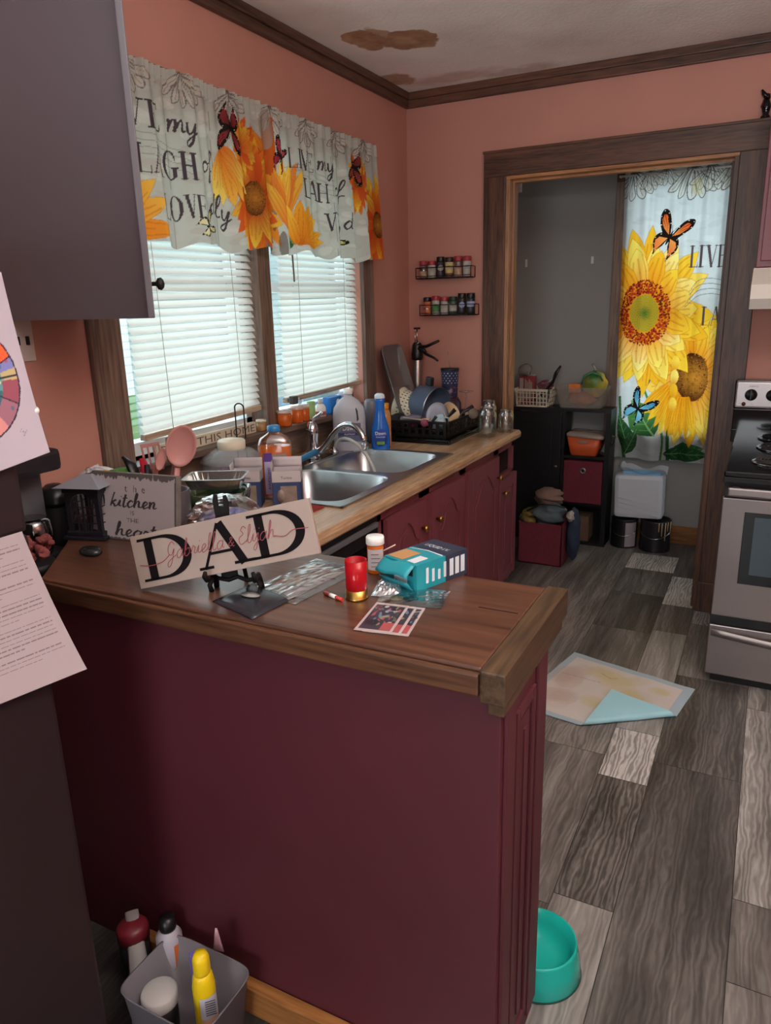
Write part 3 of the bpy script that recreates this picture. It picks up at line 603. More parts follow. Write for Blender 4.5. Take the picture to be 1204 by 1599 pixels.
# outside: lawn and the neighbour's pale siding
grass = mat('lawn_grass', '#6fae4e', .9, noise=.3, nscale=6); m = MB(); m.box(-14, -.3, -14, 30, -.75, -.7); struct(m.build('ground', grass))
h_ = thing('neighbour_house', 'pale blue-white sided house seen in the gap beside the right blind', 'house', (-5.6, 8, -.7))
m = MB(); m.box(-6.6, -5.2, 4.3, 14, -.7, 4.2)
for k in range(34): m.box(-5.205, -5.185, 4.3, 14, -.7+k*.145, -.7+k*.145+.012)
m.build('siding', mat('pale_siding', '#c6d6e0', .7), h_)
m = MB(); m.prism([(3.6, 4.2), (14.3, 4.2), (14.3, 4.35), (3.6, 4.35)], 1.9, Matrix(((0, 0, 1, -6.8), (1, 0, 0, 0), (0, 1, 0, 0), (0, 0, 0, 1)))); m.build('eave', mat('eave_grey', '#8c9298', .7), h_)

# ---------------------------------------------------------------- blinds
slat_m = transl_mat('white_slat', '#dfe2de', .30, .4); rail_m = mat('blind_rail', '#cfc8bc', .4); wood_rail = wood('blind_bottom_rail', '#8a7460', '#c2ae98', 'y', 12, .4)
def blind(label, y0, y1, z0, z1, droop, off=0):
    t = thing('window_blind', label, 'blind', (.0, (y0+y1)/2, z1), 0)
    x = -.022
    m = MB(); m.box(x-.02, x+.02, y0, y1, z1-.035, z1, bev=.003); m.build('headrail', rail_m, t)
    m = MB(); n = int((z1-.05-z0)/.0265)
    for k in range(n):
        zc = z1-.06-k*.0265; fr = (z1-zc)/(z1-z0); dy = off*fr; sl = droop*fr
        tilt = math.radians(52)+random.uniform(-.04, .04); c, s_ = math.cos(tilt), math.sin(tilt); rows = []
        for (u, h) in ((-.0145, 0), (-.005, .0022), (.005, .0022), (.0145, 0)):
            # room edge low: the slats shed light upwards and show their faces
            px, pz = x+u*c+h*s_, zc-u*s_+h*c
            rows.append([m.v((px, y0+dy+.002, pz-sl/2)), m.v((px, y1+dy-.002, pz+sl/2))])
        for a, b_ in zip(rows, rows[1:]): m.face([a[0], a[1], b_[1], b_[0]], 0, True)
    m.build('slats', slat_m, t)
    m = MB(PL((x, y0+off, z0), (0, 1, droop/(y1-y0)), (0, 0, 1))); L_ = y1-y0
    m.box(0, L_, 0, .022, -.014, .014, bev=.004); m.build('bottom_rail', wood_rail, t)
    m = MB()
    for f in (.2, .8):
        yy = y0+(y1-y0)*f
        m.tube([(x+.014, yy, z1-.03), (x+.016, yy+off*.5, (z1+z0)/2), (x+.014, yy+off, z0+.02)], .0011, 5)
        m.tube([(x-.014, yy, z1-.03), (x-.014, yy+off, z0+.02)], .0011, 5)
    m.build('ladder_cord', mat('cord', '#a8a69c', .8), t)
    return t
blind('white mini blind over the left sink window, hanging slightly askew', -2.095, -1.425, 1.135, 2.17, .02, .03)
t = blind('white mini blind over the right sink window, nearer the spice racks', -1.225, -.575, 1.158, 2.17, .015)
m = MB(); m.tube([(.01, -1.17, 2.14), (.02, -1.165, 1.66)], .0035, 6); m.build('tilt_wand', mat('grey_plastic', '#77736c', .4), t)

# ---------------------------------------------------------------- valance over the sink window
rng = random.Random(11)
cv = Canvas(-2.36, -.49, 1.765, 2.285, 730, 200, '#c3c8bf')
cv.mottle(.35, 260, rng, '#b8a99e', .05); cv.mottle(.3, 160, rng, '#f2f2ea', .05)
for k in range(9):
    x = -2.3+k*.24; cv.scroll(x, 2.29, .11, 1 if k % 2 else -1, '#6d625e', .8)
for x0, y0 in ((-2.15, 1.99), (-1.25, 2.02)):
    for k in range(4): cv.line(cat_rom([(x0, y0+k*.022), (x0+.15, y0+.03+k*.02), (x0+.34, y0-.01+k*.02)]), .0025, '#8a8480', .7)
# planks joints in the print
for x in (-2.26, -1.905, -1.775, -1.69, -1.10, -.93, -.84, -.62): cv.line([(x, 1.76), (x+.006, 2.2)], .0022, '#57504c', .7)
def flower_half(cx, cy, r, R, red=1, sx=1): cv.sunflower(cx, cy, r, R, rng, sx, 1, 'green' if not red else 'brown', red)
for k in range(16): cv.petal(-1.40+.05*rng.uniform(-1, 1), 2.0, rng.uniform(-.4, 6), .0, .22, .07, '#c8501c', rng.choice(['#e8883a', '#f0a030', '#d86a2a']), rng, .5, 1.2)
cv.ell(-1.38, 2.2, .05, .07, '#a8988a', .7); cv.ell(-1.44, 1.78, .06, .05, '#4a4a44', .6); cv.ell(-1.36, 1.95, .012, .10, '#54443c', .7); cv.ell(-1.33, 1.80, .02, .05, '#5a4a42', .7)
cv.sunflower(-1.475, 1.945, .06, .23, rng, .66, 1, 'brown', 1)
cv.sunflower(-1.52, 2.12, .02, .12, rng, .6, 1, 'brown', 1)
cv.leaf(-1.30, 1.80, .13, .08, .5, '#3f7052'); cv.leaf(-1.22, 1.80, .10, .06, 2.2, '#3f7052')
for k in range(9):
    cv.petal(-1.29, 1.86, .9+k*.16, .0, .30-.012*k, .07, '#e2702a', rng.choice(['#f0a030', '#f6c84a', '#e8883a']), rng, .75, 1)
for k in range(7): cv.petal(-1.205, 1.80, .15+k*.27, .0, .21, .06, '#e2801a', rng.choice(['#f3b030', '#f8cc4a']), rng, 1, .8)
for k in range(6): cv.petal(-2.17, 1.80, .05+k*.35, .02, .23, .07, '#e2701a', rng.choice(['#f3a030', '#f8c04a']), rng, 1, 1)
cv.sunflower(-.515, 1.925, .055, .21, rng, .6, 1.1, 'brown', 1)
cv.sunflower(-.68, 2.10, .02, .14, rng, .65, 1, 'brown', 1)
for k in range(5): cv.petal(-1.63, 2.10, -1.9+k*.25, .0, .19, .06, '#e2701a', rng.choice(['#f8c04a', '#fbe06a']), rng)
cv.butterfly(-1.59, 2.17, .085, PI-.1, '#a83a3c', '#5a1c24'); cv.butterfly(-.70, 2.17, .08, PI-.2, '#a8483c', '#5a2024'); cv.butterfly(-1.30, 2.11, .07, -.5, '#c0404a', '#7a1c24')
cv.butterfly(-1.78, 1.825, .06, -1.2, '#d8d07a', '#f0ead0'); cv.butterfly(-.865, 1.84, .06, -1.1, '#d8d07a', '#f0e8a0')
ink = '#4a3e44'
cv.polys(serif('LIVE', -2.195, 2.095, .080, .27, .9), ink); cv.polys(script('my', -1.893, 2.105, .036, .11, .15, .2, .6), ink)
cv.polys(serif('LAGH', -2.05, 1.965, .085, .255, .9), ink); cv.polys(script('of', -1.772, 2.0, .034, .075, .15, .2, .6), ink)
cv.polys(serif('LOVE', -1.955, 1.845, .075, .175, .9), ink); cv.polys(script('dly', -1.755, 1.865, .034, .13, .15, .2, .6), ink)
cv.polys(serif('LIVE', -1.222, 2.09, .075, .175, .9), ink); cv.polys(script('my', -1.01, 2.11, .034, .10, .15, .2, .6), ink)
cv.polys(serif('LAH', -1.15, 1.985, .075, .205, .9), ink); cv.polys(script('of', -.895, 2.02, .034, .09, .15, .2, .6), ink)
cv.polys(serif('VE', -.99, 1.875, .07, .145, 1.1), ink); cv.polys(script('d', -.815, 1.89, .034, .045, .15, .2, .6), ink)
def vpos(U, V):
    h = (2.285-V)/.52; ph = U*38+1.5*np.sin(U*9); fold = (.006+.014*h)*np.sin(ph)+.006*np.sin(U*101)*(1-h*.7)
    top = np.where(V > 2.235, .006*np.sin(U*230), 0)
    sway = .02*h+ .004*np.sin(U*17)
    Zv = V+.010*np.sin(U*21+1)*h**2+.006*np.sin(U*47)*h**2
    return .062+fold+top+sway, U+.006*np.cos(ph)*h, Zv
va = thing('window_valance', 'gathered valance printed with sunflowers, butterflies and LIVE LAUGH LOVE above the sink', 'curtain', (.05, -1.36, 2.26))
cv.build('cloth', printed('valance_cloth', .42), vpos, va)
m = MB(); m.tube([(.043, -2.40, 2.262), (.043, -.48, 2.262)], .005, 8); m.tube([(.0, -.49, 2.262), (.043, -.48, 2.262)], .005, 8); m.tube([(.0, -2.39, 2.262), (.043, -2.40, 2.262)], .005, 8)
m.build('curtain_rod', mat('bronze_rod', '#4a3a30', .4, .6), va)

# ---------------------------------------------------------------- long sunflower curtain in the utility room
rng = random.Random(5)
cv = Canvas(.945, 1.66, .56, 2.285, 330, 780, '#d3d8d8')
cv.mottle(.25, 200, rng, '#b4b4b8', .06); cv.mottle(.3, 120, rng, '#eef0ee', .06)
for k in range(60): cv.ell(rng.uniform(1.35, 1.6), rng.uniform(.6, .95), .02, .012, '#8d86a0', .3, rng.uniform(0, 3), 10)
for x, h, f in ((1.00, .17, 1), (1.09, .12, -1), (1.18, .10, 1), (1.33, .19, -1), (1.42, .15, 1), (1.55, .16, -1), (1.62, .2, 1)): cv.scroll(x, 2.29, h, f, '#5d5a58', .85)
cv.ell(1.355, 2.17, .03, .05, '#c2b25a', .35)
# stems and leaves
cv.line(cat_rom([(1.30, .56), (1.29, .75), (1.33, .92)]), .022, '#3a6b3a'); cv.line(cat_rom([(1.245, .56), (1.25, .7), (1.20, .85), (1.12, 1.02)]), .016, '#4a8a4a'); cv.line(cat_rom([(1.02, .56), (.99, .75), (.97, .95)]), .02, '#3c6a3c')
cv.leaf(1.20, .72, .26, .22, 2.2, '#5d9a50'); cv.leaf(1.05, .60, .26, .10, 1.9, '#2f6038'); cv.leaf(1.02, .58, .18, .08, 1.2, '#3c7046'); cv.leaf(1.30, .60, .22, .11, .25, '#3f7a46'); cv.leaf(1.26, .60, .3, .10, .05, '#2f6a3c')
cv.leaf(1.34, .85, .2, .12, 2.2, '#4a8448'); cv.leaf(1.36, 1.0, .18, .1, 2.6, '#5a9050'); cv.leaf(1.13, 1.0, .2, .06, 1.5, '#4a8a4a')
cv.sunflower(1.405, 1.085, .125, .41, rng, .74, 1.15, 'brown'); 
cv.sunflower(1.10, 1.47, .165, .46, rng, .84, 1.1, 'green')
for k in range(11):
    cv.petal(1.365, 1.12, -2.6+k*.13, .16, .42, .07, '#f0a018', rng.choice(['#f9cf3a', '#f6b82c']), rng, .7, 1)
for k in range(4): cv.ell(1.305, 1.17-.085*k, .022, .045, ['#f9cf4a', '#fbdc6a', '#f6b82c', '#f9cf4a'][k], 1, 0, 16, ((1.305, 1.12-.085*k), .06, '#e8941a'))
cv.butterfly(1.215, 1.90, .14, -.42, '#e8622c', '#f2a050'); cv.butterfly(1.085, .875, .125, -.55, '#4a9ac0', '#8acae0')
ink = '#5a4a4c'
cv.polys(serif('LIVE', 1.335, 1.725, .125, .215, .75), ink); cv.polys(serif('LAUGH', 1.428, 1.395, .11, .32, .75), ink)
for k in range(4): cv.line(cat_rom([(1.33+.01*k, 1.50+.035*k), (1.42, 1.57+.03*k), (1.53, 1.57+.028*k), (1.66, 1.50+.03*k)]), .004, '#77757c', .8)
def cpos(U, V):
    h = (2.285-V)/1.72; u = (U-.945)/.715
    ph = u*34+.8*np.sin(u*11); fold = (.010+.004*h)*np.sin(ph)+.005*np.sin(u*83)*(1-h)**2
    X = U+(1-h)*.0-.0*h+ .004*np.cos(ph)+ (.945+.03*h-.945)*(1-u)
    return X, 1.035+fold, V+.006*np.sin(u*14)*h
cu = thing('long_curtain', 'long curtain printed with two big sunflowers, butterflies and LIVE, in the far room', 'curtain', (1.3, 1.03, .56))
cv.build('cloth', printed('curtain_cloth', .55), cpos, cu)
m = MB(); m.tube([(.915, 1.035, 2.262), (1.67, 1.035, 2.262)], .006, 8); m.tube([(.92, 1.075, 2.262), (.92, 1.03, 2.262)], .006, 8); m.build('curtain_rod', mat('white_rod', '#d8d4cc', .4), cu)
# ---------------------------------------------------------------- shared object materials
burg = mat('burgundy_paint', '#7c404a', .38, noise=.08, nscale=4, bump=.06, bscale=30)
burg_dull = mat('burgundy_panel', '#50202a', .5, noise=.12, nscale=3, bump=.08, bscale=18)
lam = wood('butcher_laminate', '#987658', '#caa987', 'y', 16, .25, .5)
slab_w = wood('walnut_stained_slab', '#38211a', '#62402f', 'x', 7, .3, .6)
slab_edge = wood('worn_edge_wood', '#2e1a12', '#61402c', 'x', 12, .4)
slab_trim = wood('slab_trim_wood', '#2b1e15', '#57422e', 'y', 12, .45)
steel = mat('brushed_steel', '#b9b9bb', .3, 1, noise=.08, nscale=6, stretch=(1, .05, 1))
steel_v = mat('stove_steel', '#8f8583', .34, .85, noise=.1, nscale=5, stretch=(.1, 1, 1))
chrome = mat('chrome', '#c9ccd0', .12, 1)
brass = mat('brass', '#b08a48', .3, 1)
blackp = mat('black_plastic', '#141314', .35)
blackm = mat('black_matte', '#171517', .6)
blackg = mat('black_gloss', '#0c0b0d', .08)
whitep = mat('white_plastic', '#e2e0dc', .35)
creamp = mat('cream_plastic', '#d8cfbb', .4)
paper = mat('paper', '#cdc3c6', .7); ink_m = mat('dark_ink', '#2a2426', .7)
clear = glass('clear_glass', (.93, .96, .95, 1), .03, .10)
clearp = glass('clear_plastic', (.9, .93, .95, 1), .12, .16)
navy = mat('navy_card', '#2c3f66', .5); card = mat('card_white', '#b9b0b2', .6)
def facing(x, y): return math.atan2(1.83-x, -(-3.87-y))
def tf(txt, size, z, r, mb, mi, w=None, dy=0):
    # lettering standing just in front of a round body, read from local -y
    mb.text(txt, size, PL((0, -r-.0006, z), (1, 0, 0), (0, 0, 1)), mi, 'CENTER', w)

# ---------------------------------------------------------------- left upper cabinet
t = thing('upper_cabinet', 'dark upper cabinet hanging over the counter corner at far left, side panel toward the camera', 'cabinet', (.26, -2.35, 1.54))
gm = mat('charcoal_cabinet', '#625f66', .42, noise=.05, nscale=2)
# end cabinet with an angled door whose plane runs back toward the window wall
m = MB(); m.prism([(.002, -2.52), (.510, -2.52), (.505, -2.513), (.285, -2.287), (.002, -2.287)], 1.0, Matrix.Translation((0, 0, 1.54))); m.build('body', gm, t)
ad_ = math.atan2(.714, -.700); Md = Matrix.Translation((.527, -2.519, 1.54)) @ Matrix.Rotation(ad_, 4, 'Z')
m = MB(); m.box(.0, .30, .0, .016, 0, 1.0, bev=.003, M=Md); d = m.build('door', gm, t)
m = MB(); m.lathe([(.005, 0), (.005, .01), (.013, .014), (.015, .022), (.009, .028), (0, .03)], (0, 0, 0), 14, M=Md @ Matrix.Translation((.03, 0, .078)) @ Matrix.Rotation(PI/2, 4, 'X')); m.build('knob', blackm, d)
# light switch plate with toggles on the salmon wall
t = thing('switch_plate', 'grey-white switch plate with dark toggles on the salmon wall under the dark cabinet', 'light switch', (0, -2.50, 1.485))
m = MB(); m.box(0, .006, -2.56, -2.452, 1.43, 1.545, bev=.002); m.build('plate', mat('switch_plastic', '#b9aea8', .4), t)
for k in range(3):
    m = MB(); m.box(.006, .013, -2.478-.03*k, -2.470-.03*k, 1.475, 1.498, bev=.001); m.build('toggle', blackm, t)

# ---------------------------------------------------------------- refrigerator and what hangs on it
t = thing('refrigerator', 'dark refrigerator at the left edge of the picture with two sheets of paper on it', 'refrigerator', (.38, -3.5, 0))
fr = mat('dark_fridge', '#281c1f', .45, noise=.12, nscale=3)
m = MB(); m.box(.02, .70, -3.90, -3.10, .02, 1.75, bev=.006); m.build('body', fr, t)
for z0, z1 in ((.03, 1.20), (1.205, 1.745)):
    m = MB(); m.box(.705, .75, -3.90, -3.097, z0, z1, bev=.008); d = m.build('door', fr, t)
    m = MB(); m.box(.75, .79, -3.86, -3.835, max(z0+.1, .75), min(z1-.06, 1.69), bev=.006); m.build('handle', blackp, d)
m = MB(); m.box(.70, .706, -3.89, -3.105, .03, 1.74); m.build('door_seal', mat('grey_seal', '#8b8484', .6), t)
def paper_sheet(name, label, cat, P, ctm, curl):
    # P = TL, TR, BR, BL as (y, z) on the fridge front
    TL, TR, BR, BL = P; cnv = ctm
    def pos(U, V):
        y = (TL[0]*(1-U)+TR[0]*U)*V+(BL[0]*(1-U)+BR[0]*U)*(1-V); z = (TL[1]*(1-U)+TR[1]*U)*V+(BL[1]*(1-U)+BR[1]*U)*(1-V)
        return .7525+curl*(1-V)**2*(.4+U)+.002*U, y, z
    o = cnv.build(name, printed('printed_paper', 0, .75), pos, None, (.7525, (TL[0]+BR[0])/2, BL[1]), solid=.0006); tag(o, label, cat); return o
cv = Canvas(0, 1, 0, 1, 150, 190, '#b0a7b2'); cx, cy = .52, .46
AS = .216/.279
def el(r0, col, a0=0, a1=360):
    q = [(cx, cy)] if a1-a0 < 360 else []
    for k in range(25): a = math.radians(a0+(a1-a0)*k/24); q.append((cx+r0*math.cos(a), cy+r0*AS*math.sin(a)))
    cv.poly(q, col)
el(.40, '#3a3040'); el(.385, '#7c95a2')
for a0, a1, c_ in ((20, 62, '#e2623a'), (62, 100, '#e8a05a'), (8, 20, '#7d80b8'), (-4, 8, '#b8a878'), (-30, -4, '#93505e'), (-58, -30, '#9a6a78'), (-82, -58, '#cf8a86'), (-120, -82, '#d99a60'), (100, 150, '#c8b04a'), (150, 200, '#5a9a7c'), (200, 240, '#b05a6a')): el(.385, c_, a0, a1)
el(.25, '#5d8f92'); el(.25, '#3f6a74', -70, -20); el(.25, '#d2a08a', -110, -80); el(.17, '#7ea6a0'); el(.12, '#d8c47a')
r5 = random.Random(4)
for k in range(50): a = r5.uniform(0, 6.28); q = r5.uniform(.12, .36); cv.ell(cx+q*math.cos(a), cy+q*AS*math.sin(a), .016, .012, r5.choice(['#c86a7a', '#e0d0a0', '#4a6a8a', '#6aa08a', '#b04a4a']), .8, 0, 8)
for a in (0, 20, 62, 100, -30, -82): cv.line([(cx, cy), (cx+.385*math.cos(math.radians(a)), cy+.385*AS*math.sin(math.radians(a)))], .008, '#3a3040')
cv.polys(script('rj', .80, .155, .018, .06), '#7a7078')
paper_sheet('drawing_sheet', 'white sheet with a round rainbow-coloured mandala drawing, upper paper on the refrigerator', 'paper', ((-3.265, 1.615), (-3.075, 1.62), (-3.049, 1.332), (-3.255, 1.30)), cv, .012)
cv = Canvas(0, 1, 0, 1, 190, 240, '#ab9ea2')
y = .93
for para in (3, 4, 3, 5, 6, 3):
    for k in range(para):
        x1 = .92 if k < para-1 else .6+.2*r5.random(); x = .08
        while x < x1:
            wd = r5.uniform(.02, .07); cv.line([(x, y), (min(x+wd, x1), y)], .006, '#6b5c62', .8); x += wd+.012
        y -= .028
    y -= .022
paper_sheet('typed_letter', 'typed letter of small grey lines, lower paper curling off the refrigerator', 'paper', ((-3.32, 1.21), (-3.112, 1.209), (-3.048, .932), (-3.26, .945)), cv, .02)
m = MB(); m.lathe([(.006, 0), (.007, .006), (.004, .010), (0, .011)], (0, 0, 0), 12, M=Matrix.Rotation(PI/2, 4, 'Y')); tag(m.build('push_magnet', whitep, loc=None), 'small white magnet poking past the edge of the drawing', 'magnet'); bpy.context.scene.collection.objects['push_magnet'].location = (.7545, -3.056, 1.402)

# ---------------------------------------------------------------- base cabinets, dishwasher
def door_panel(m, y0, y1, z0, z1, x, arch=True, fw=.055):
    w_, h = y1-y0, z1-z0; M = PL((x, y0, z0), (0, 1, 0), (0, 0, 1))
    m.box(0, w_, 0, h, -.014, 0, M=M, bev=.002); f = min(fw, w_*.2)
    m.box(0, f, 0, h, 0, .007, M=M, bev=.002); m.box(w_-f, w_, 0, h, 0, .007, M=M, bev=.002); m.box(f-.001, w_-f+.001, 0, f, 0, .007, M=M, bev=.0015)
    a = []; n = 14; hh = min(.09, w_*.28)
    def av(u):   # arch height at u in 0..1
        if not arch: return 0
        if u < .12 or u > .88: return 0
        return hh*math.sin((u-.12)/.76*PI)**.75
    for k in range(n+1):
        u = k/n; a.append((f+(w_-2*f)*u, h-f-hh*(1 if arch else 0)+av(u)))
    m.prism([(f, h)]+a+[(w_-f, h)], .0068, M, 0, 0)
    g = .012; q = [(f+g, f+g)]+[(f+g+(w_-2*f-2*g)*k/n, h-f-hh*(1 if arch else 0)-g+av(k/n)*.95) for k in range(n+1)]+[(w_-f-g, f+g)]
    q2 = [(cx_*1.0, cy_) for cx_, cy_ in q]; mx_, my_ = w_/2, (f+h-f)/2
    m.prism(q2, .003, M); q3 = [(mx_+(a_-mx_)*(1-.028/(w_/2-f)), my_+(b_-my_)*(1-.028/(h/2-f))) for a_, b_ in q2]; m.prism(q3, .006, M)
def knob(t, y, z, x=.687, mt=None):
    m = MB(); m.lathe([(.006, 0), (.005, .01), (.012, .013), (.016, .02), (.013, .026), (.006, .029), (0, .03)], (x, y, z), 16, M=Matrix.Rotation(PI/2, 4, 'Y')); return m.build('knob', mt or brass, t)
def unit(label, y0, y1, doors, extra=None):
    t = thing('base_cabinet', label, 'cabinet', (.33, (y0+y1)/2, 0), 0)
    m = MB(); m.box(.03, .66, y0, y0+.016, .1, .865); m.box(.03, .66, y1-.016, y1, .1, .865); m.box(.03, .66, y0, y1, .1, .116); m.box(.03, .04, y0, y1, .1, .865)
    m.box(.03, .60, y0, y1, 0, .1)
    m.box(.645, .664, y0, y1, .825, .866); m.box(.645, .664, y0, y1, .1, .14); m.box(.645, .664, y0, y0+.035, .1, .866); m.box(.645, .664, y1-.035, y1, .1, .866)
    if extra: extra(m)
    m.build('body', burg, t)
    for (a, b_, z0, z1, ky, kz, ar) in doors:
        m = MB(); door_panel(m, a, b_, z0, z1, .679, ar); d = m.build('door', burg, t); knob(d, ky, kz)
    return t
unit('burgundy sink base cabinet with two arched doors, under the sink', -1.70, -.88, [(-1.655, -1.335, .13, .825, -1.365, .715, True), (-1.255, -.905, .13, .825, -1.222, .715, True)],
     lambda m: m.box(.645, .664, -1.345, -1.245, .1, .866))
unit('burgundy base cabinet with one tall arched door, left of the open drawer gap', -.875, -.425, [(-.852, -.43, .13, .825, -.462, .72, True)])
end_unit = unit('narrow burgundy end cabinet with a missing drawer, beside the doorway', -.42, -.135, [(-.408, -.138, .13, .69, -.375, .62, False)], lambda m: (m.box(.645, .664, -.42, -.135, .685, .705), None))
m = MB(); m.box(.40, .41, -.404, -.151, .70, .866); m.box(.40, .64, -.404, -.400, .70, .866); m.box(.40, .64, -.155, -.151, .70, .866); m.box(.40, .64, -.404, -.151, .701, .705); m.build('drawer_cavity', mat('cavity_shade', '#2a201c', .9), end_unit)  # dark lining paints the shade inside the empty drawer gap
t = thing('dishwasher', 'black dishwasher under the counter, left of the sink cabinet', 'dishwasher', (.33, -2.02, 0))
m = MB(); m.box(.05, .64, -2.31, -1.71, .02, .86); m.build('body', blackm, t)
m = MB(); m.box(.642, .672, -2.31, -1.71, .11, .765, bev=.006); m.build('door', blackg, t)
m = MB(); m.box(.642, .676, -2.31, -1.71, .77, .862, bev=.004); p_ = m.build('control_panel', blackp, t)
m = MB(); m.box(.676, .69, -2.29, -1.73, .822, .84, bev=.004); m.build('handle_strip', mat('grey_handle', '#8a8c90', .3, .6), p_)

# countertop with the sink cut-out, backsplash
m = MB()
for a in ((0.0, .075, -2.435, -.135), (.60, .685, -2.435, -.135)): m.box(a[0], a[1], a[2], a[3], .868, .91)
m.box(.075, .60, -2.435, -1.815, .868, .91); m.box(.075, .60, -.915, -.135, .868, .91); m.box(.0, .298, -2.85, -2.435, .868, .91)
prof = [(0, .868), (.010, .868), (.017, .876), (.018, .893), (.014, .904), (.005, .91), (0, .91)]
for a, b_ in ((-2.435, -.135),): m.prism([(p[1], p[0]) for p in prof], b_-a, Matrix(((0, 1, 0, .685), (0, 0, 1, a), (1, 0, 0, 0), (0, 0, 0, 1))))
m.box(0, .018, -2.85, -.135, .91, .955, bev=.002)
o = m.build('countertop', lam, loc=(.3, -1.3, .868)); tag(o, 'wood-look laminate countertop running along the window wall', 'countertop')

# ---------------------------------------------------------------- peninsula
t = thing('peninsula', 'burgundy peninsula with a dark stained wooden top in the foreground', 'kitchen counter', (.95, -2.65, 0))
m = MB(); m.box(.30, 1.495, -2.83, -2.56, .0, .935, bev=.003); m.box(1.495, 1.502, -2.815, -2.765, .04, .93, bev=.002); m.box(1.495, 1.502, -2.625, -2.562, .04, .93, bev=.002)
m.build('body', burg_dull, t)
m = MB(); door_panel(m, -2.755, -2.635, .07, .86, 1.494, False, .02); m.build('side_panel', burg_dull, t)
m = MB(); m.prism([(.06, -2.445), (.10, -2.47), (.247, -2.634), (.412, -2.842), (1.462, -2.838), (1.462, -2.445)], .043, Matrix.Translation((0, 0, .937))); sl = m.build('slab', slab_w, t)
bv = sl.modifiers.new('bev', 'BEVEL'); bv.width = .004; bv.segments = 2; bv.limit_method = 'ANGLE'
m = MB(); m.box(.41, 1.462, -2.852, -2.839, .934, .974, bev=.004); m.build('front_edging', slab_edge, t)
m = MB(); m.box(1.464, 1.508, -2.852, -2.44, .925, .983, bev=.003); m.box(1.475, 1.503, -2.84, -2.46, .900, .925, bev=.002); m.build('end_trim', slab_trim, t)
m = MB(); m.box(1.37, 1.45, -2.6015, -2.5985, .9802, .9806); m.build('crack', mat('crack_dark', '#140b08', .9), t)
m = MB(); m.box(.60, 1.49, -2.862, -2.832, 0, .075, bev=.004); m.build('kick_board', base_oak, t)

# ---------------------------------------------------------------- sink and faucet
t = thing('double_sink', 'stainless steel double-bowl sink set in the laminate counter under the window', 'sink', (.335, -1.365, .91))
def ringpts(m, cx, cy, rx, ry, p, z, n=64):
    e = 2/p; return [m.v((cx+math.copysign(abs(math.cos(2*PI*(k+.5)/n))**e, math.cos(2*PI*(k+.5)/n))*rx, cy+math.copysign(abs(math.sin(2*PI*(k+.5)/n))**e, math.sin(2*PI*(k+.5)/n))*ry, z)) for k in range(n)]
m = MB(); D0, D1 = -1.365+.005, 0
for cy, name in ((-1.6025, 'a'), (-1.1275, 'b')):
    R_ = [ringpts(m, .375, cy, .235, .2375, 80, .917), ringpts(m, .375, cy, .212, .214, 6, .918), ringpts(m, .375, cy, .205, .207, 6, .912), ringpts(m, .375, cy, .195, .197, 6, .80), ringpts(m, .375, cy, .17, .172, 5, .745), ringpts(m, .375, cy, .04, .04, 2, .742)]
    for a, b_ in zip(R_, R_[1:]):
        for k in range(64): m.face([a[k], a[(k+1) % 64], b_[(k+1) % 64], b_[k]], 0, a is not R_[0])
    m.face(R_[-1], 0)
m.box(.055, .145, -1.84, -.89, .9105, .917); m.box(.055, .620, -1.85, -1.838, .9105, .9175, bev=.002); m.box(.055, .620, -.892, -.88, .9105, .9175, bev=.002); m.box(.608, .620, -1.85, -.88, .9105, .9175, bev=.002)
m.build('basin', steel, t)
for cy in (-1.6025, -1.1275):
    m = MB(); m.lathe([(.038, 0), (.034, .003), (.012, .001), (0, .001)], (.375, cy, .743), 20); m.build('drain', chrome, t)
t = thing('faucet', 'chrome single-lever faucet with a curved spout behind the sink', 'faucet', (.115, -1.235, .917))
m = MB(); m.box(.075, .155, -1.36, -1.10, .917, .925, bev=.004); m.lathe([(.032, 0), (.030, .03), (.026, .05), (.024, .09), (.028, .105), (.028, .125), (.022, .15), (.010, .162), (0, .163)], (.115, -1.235, .925), 24); m.build('body', chrome, t)
m = MB(); m.tube(cat_rom3 := [(.125, -1.235, .955), (.165, -1.24, .965), (.205, -1.245, 1.01), (.245, -1.25, 1.062), (.295, -1.255, 1.092), (.345, -1.26, 1.085), (.378, -1.263, 1.05), (.388, -1.265, 1.018)], [.018, .016, .014, .013, .013, .013, .0135, .015], 14); m.build('spout', chrome, t, sub=1)
m = MB(); m.lathe([(.015, 0), (.016, -.012), (.013, -.03), (.010, -.033), (0, -.033)], (.389, -1.266, 1.018), 14); m.build('aerator', clearp, t)
m = MB(); m.tube([(.115, -1.235, 1.085), (.122, -1.232, 1.10), (.15, -1.22, 1.115), (.165, -1.215, 1.13)], [.012, .008, .007, .011], 10); m.build('lever', chrome, t, sub=1)
t = thing('spray_hose', 'white sprayer hose arching from its chrome base into the far sink bowl', 'hose', (.115, -1.06, .917))
m = MB(); m.lathe([(.022, 0), (.020, .012), (.012, .02), (.010, .03), (0, .03)], (.115, -1.06, .917), 16); m.build('base', chrome, t)
m = MB(); m.tube([(.118, -1.06, .935), (.135, -1.07, .975), (.185, -1.09, 1.0), (.25, -1.10, .985), (.31, -1.11, .935), (.35, -1.115, .87), (.37, -1.12, .80)], .008, 10); m.build('hose', transl_mat('hose_white', '#d5d6d2', .3), t, sub=1)

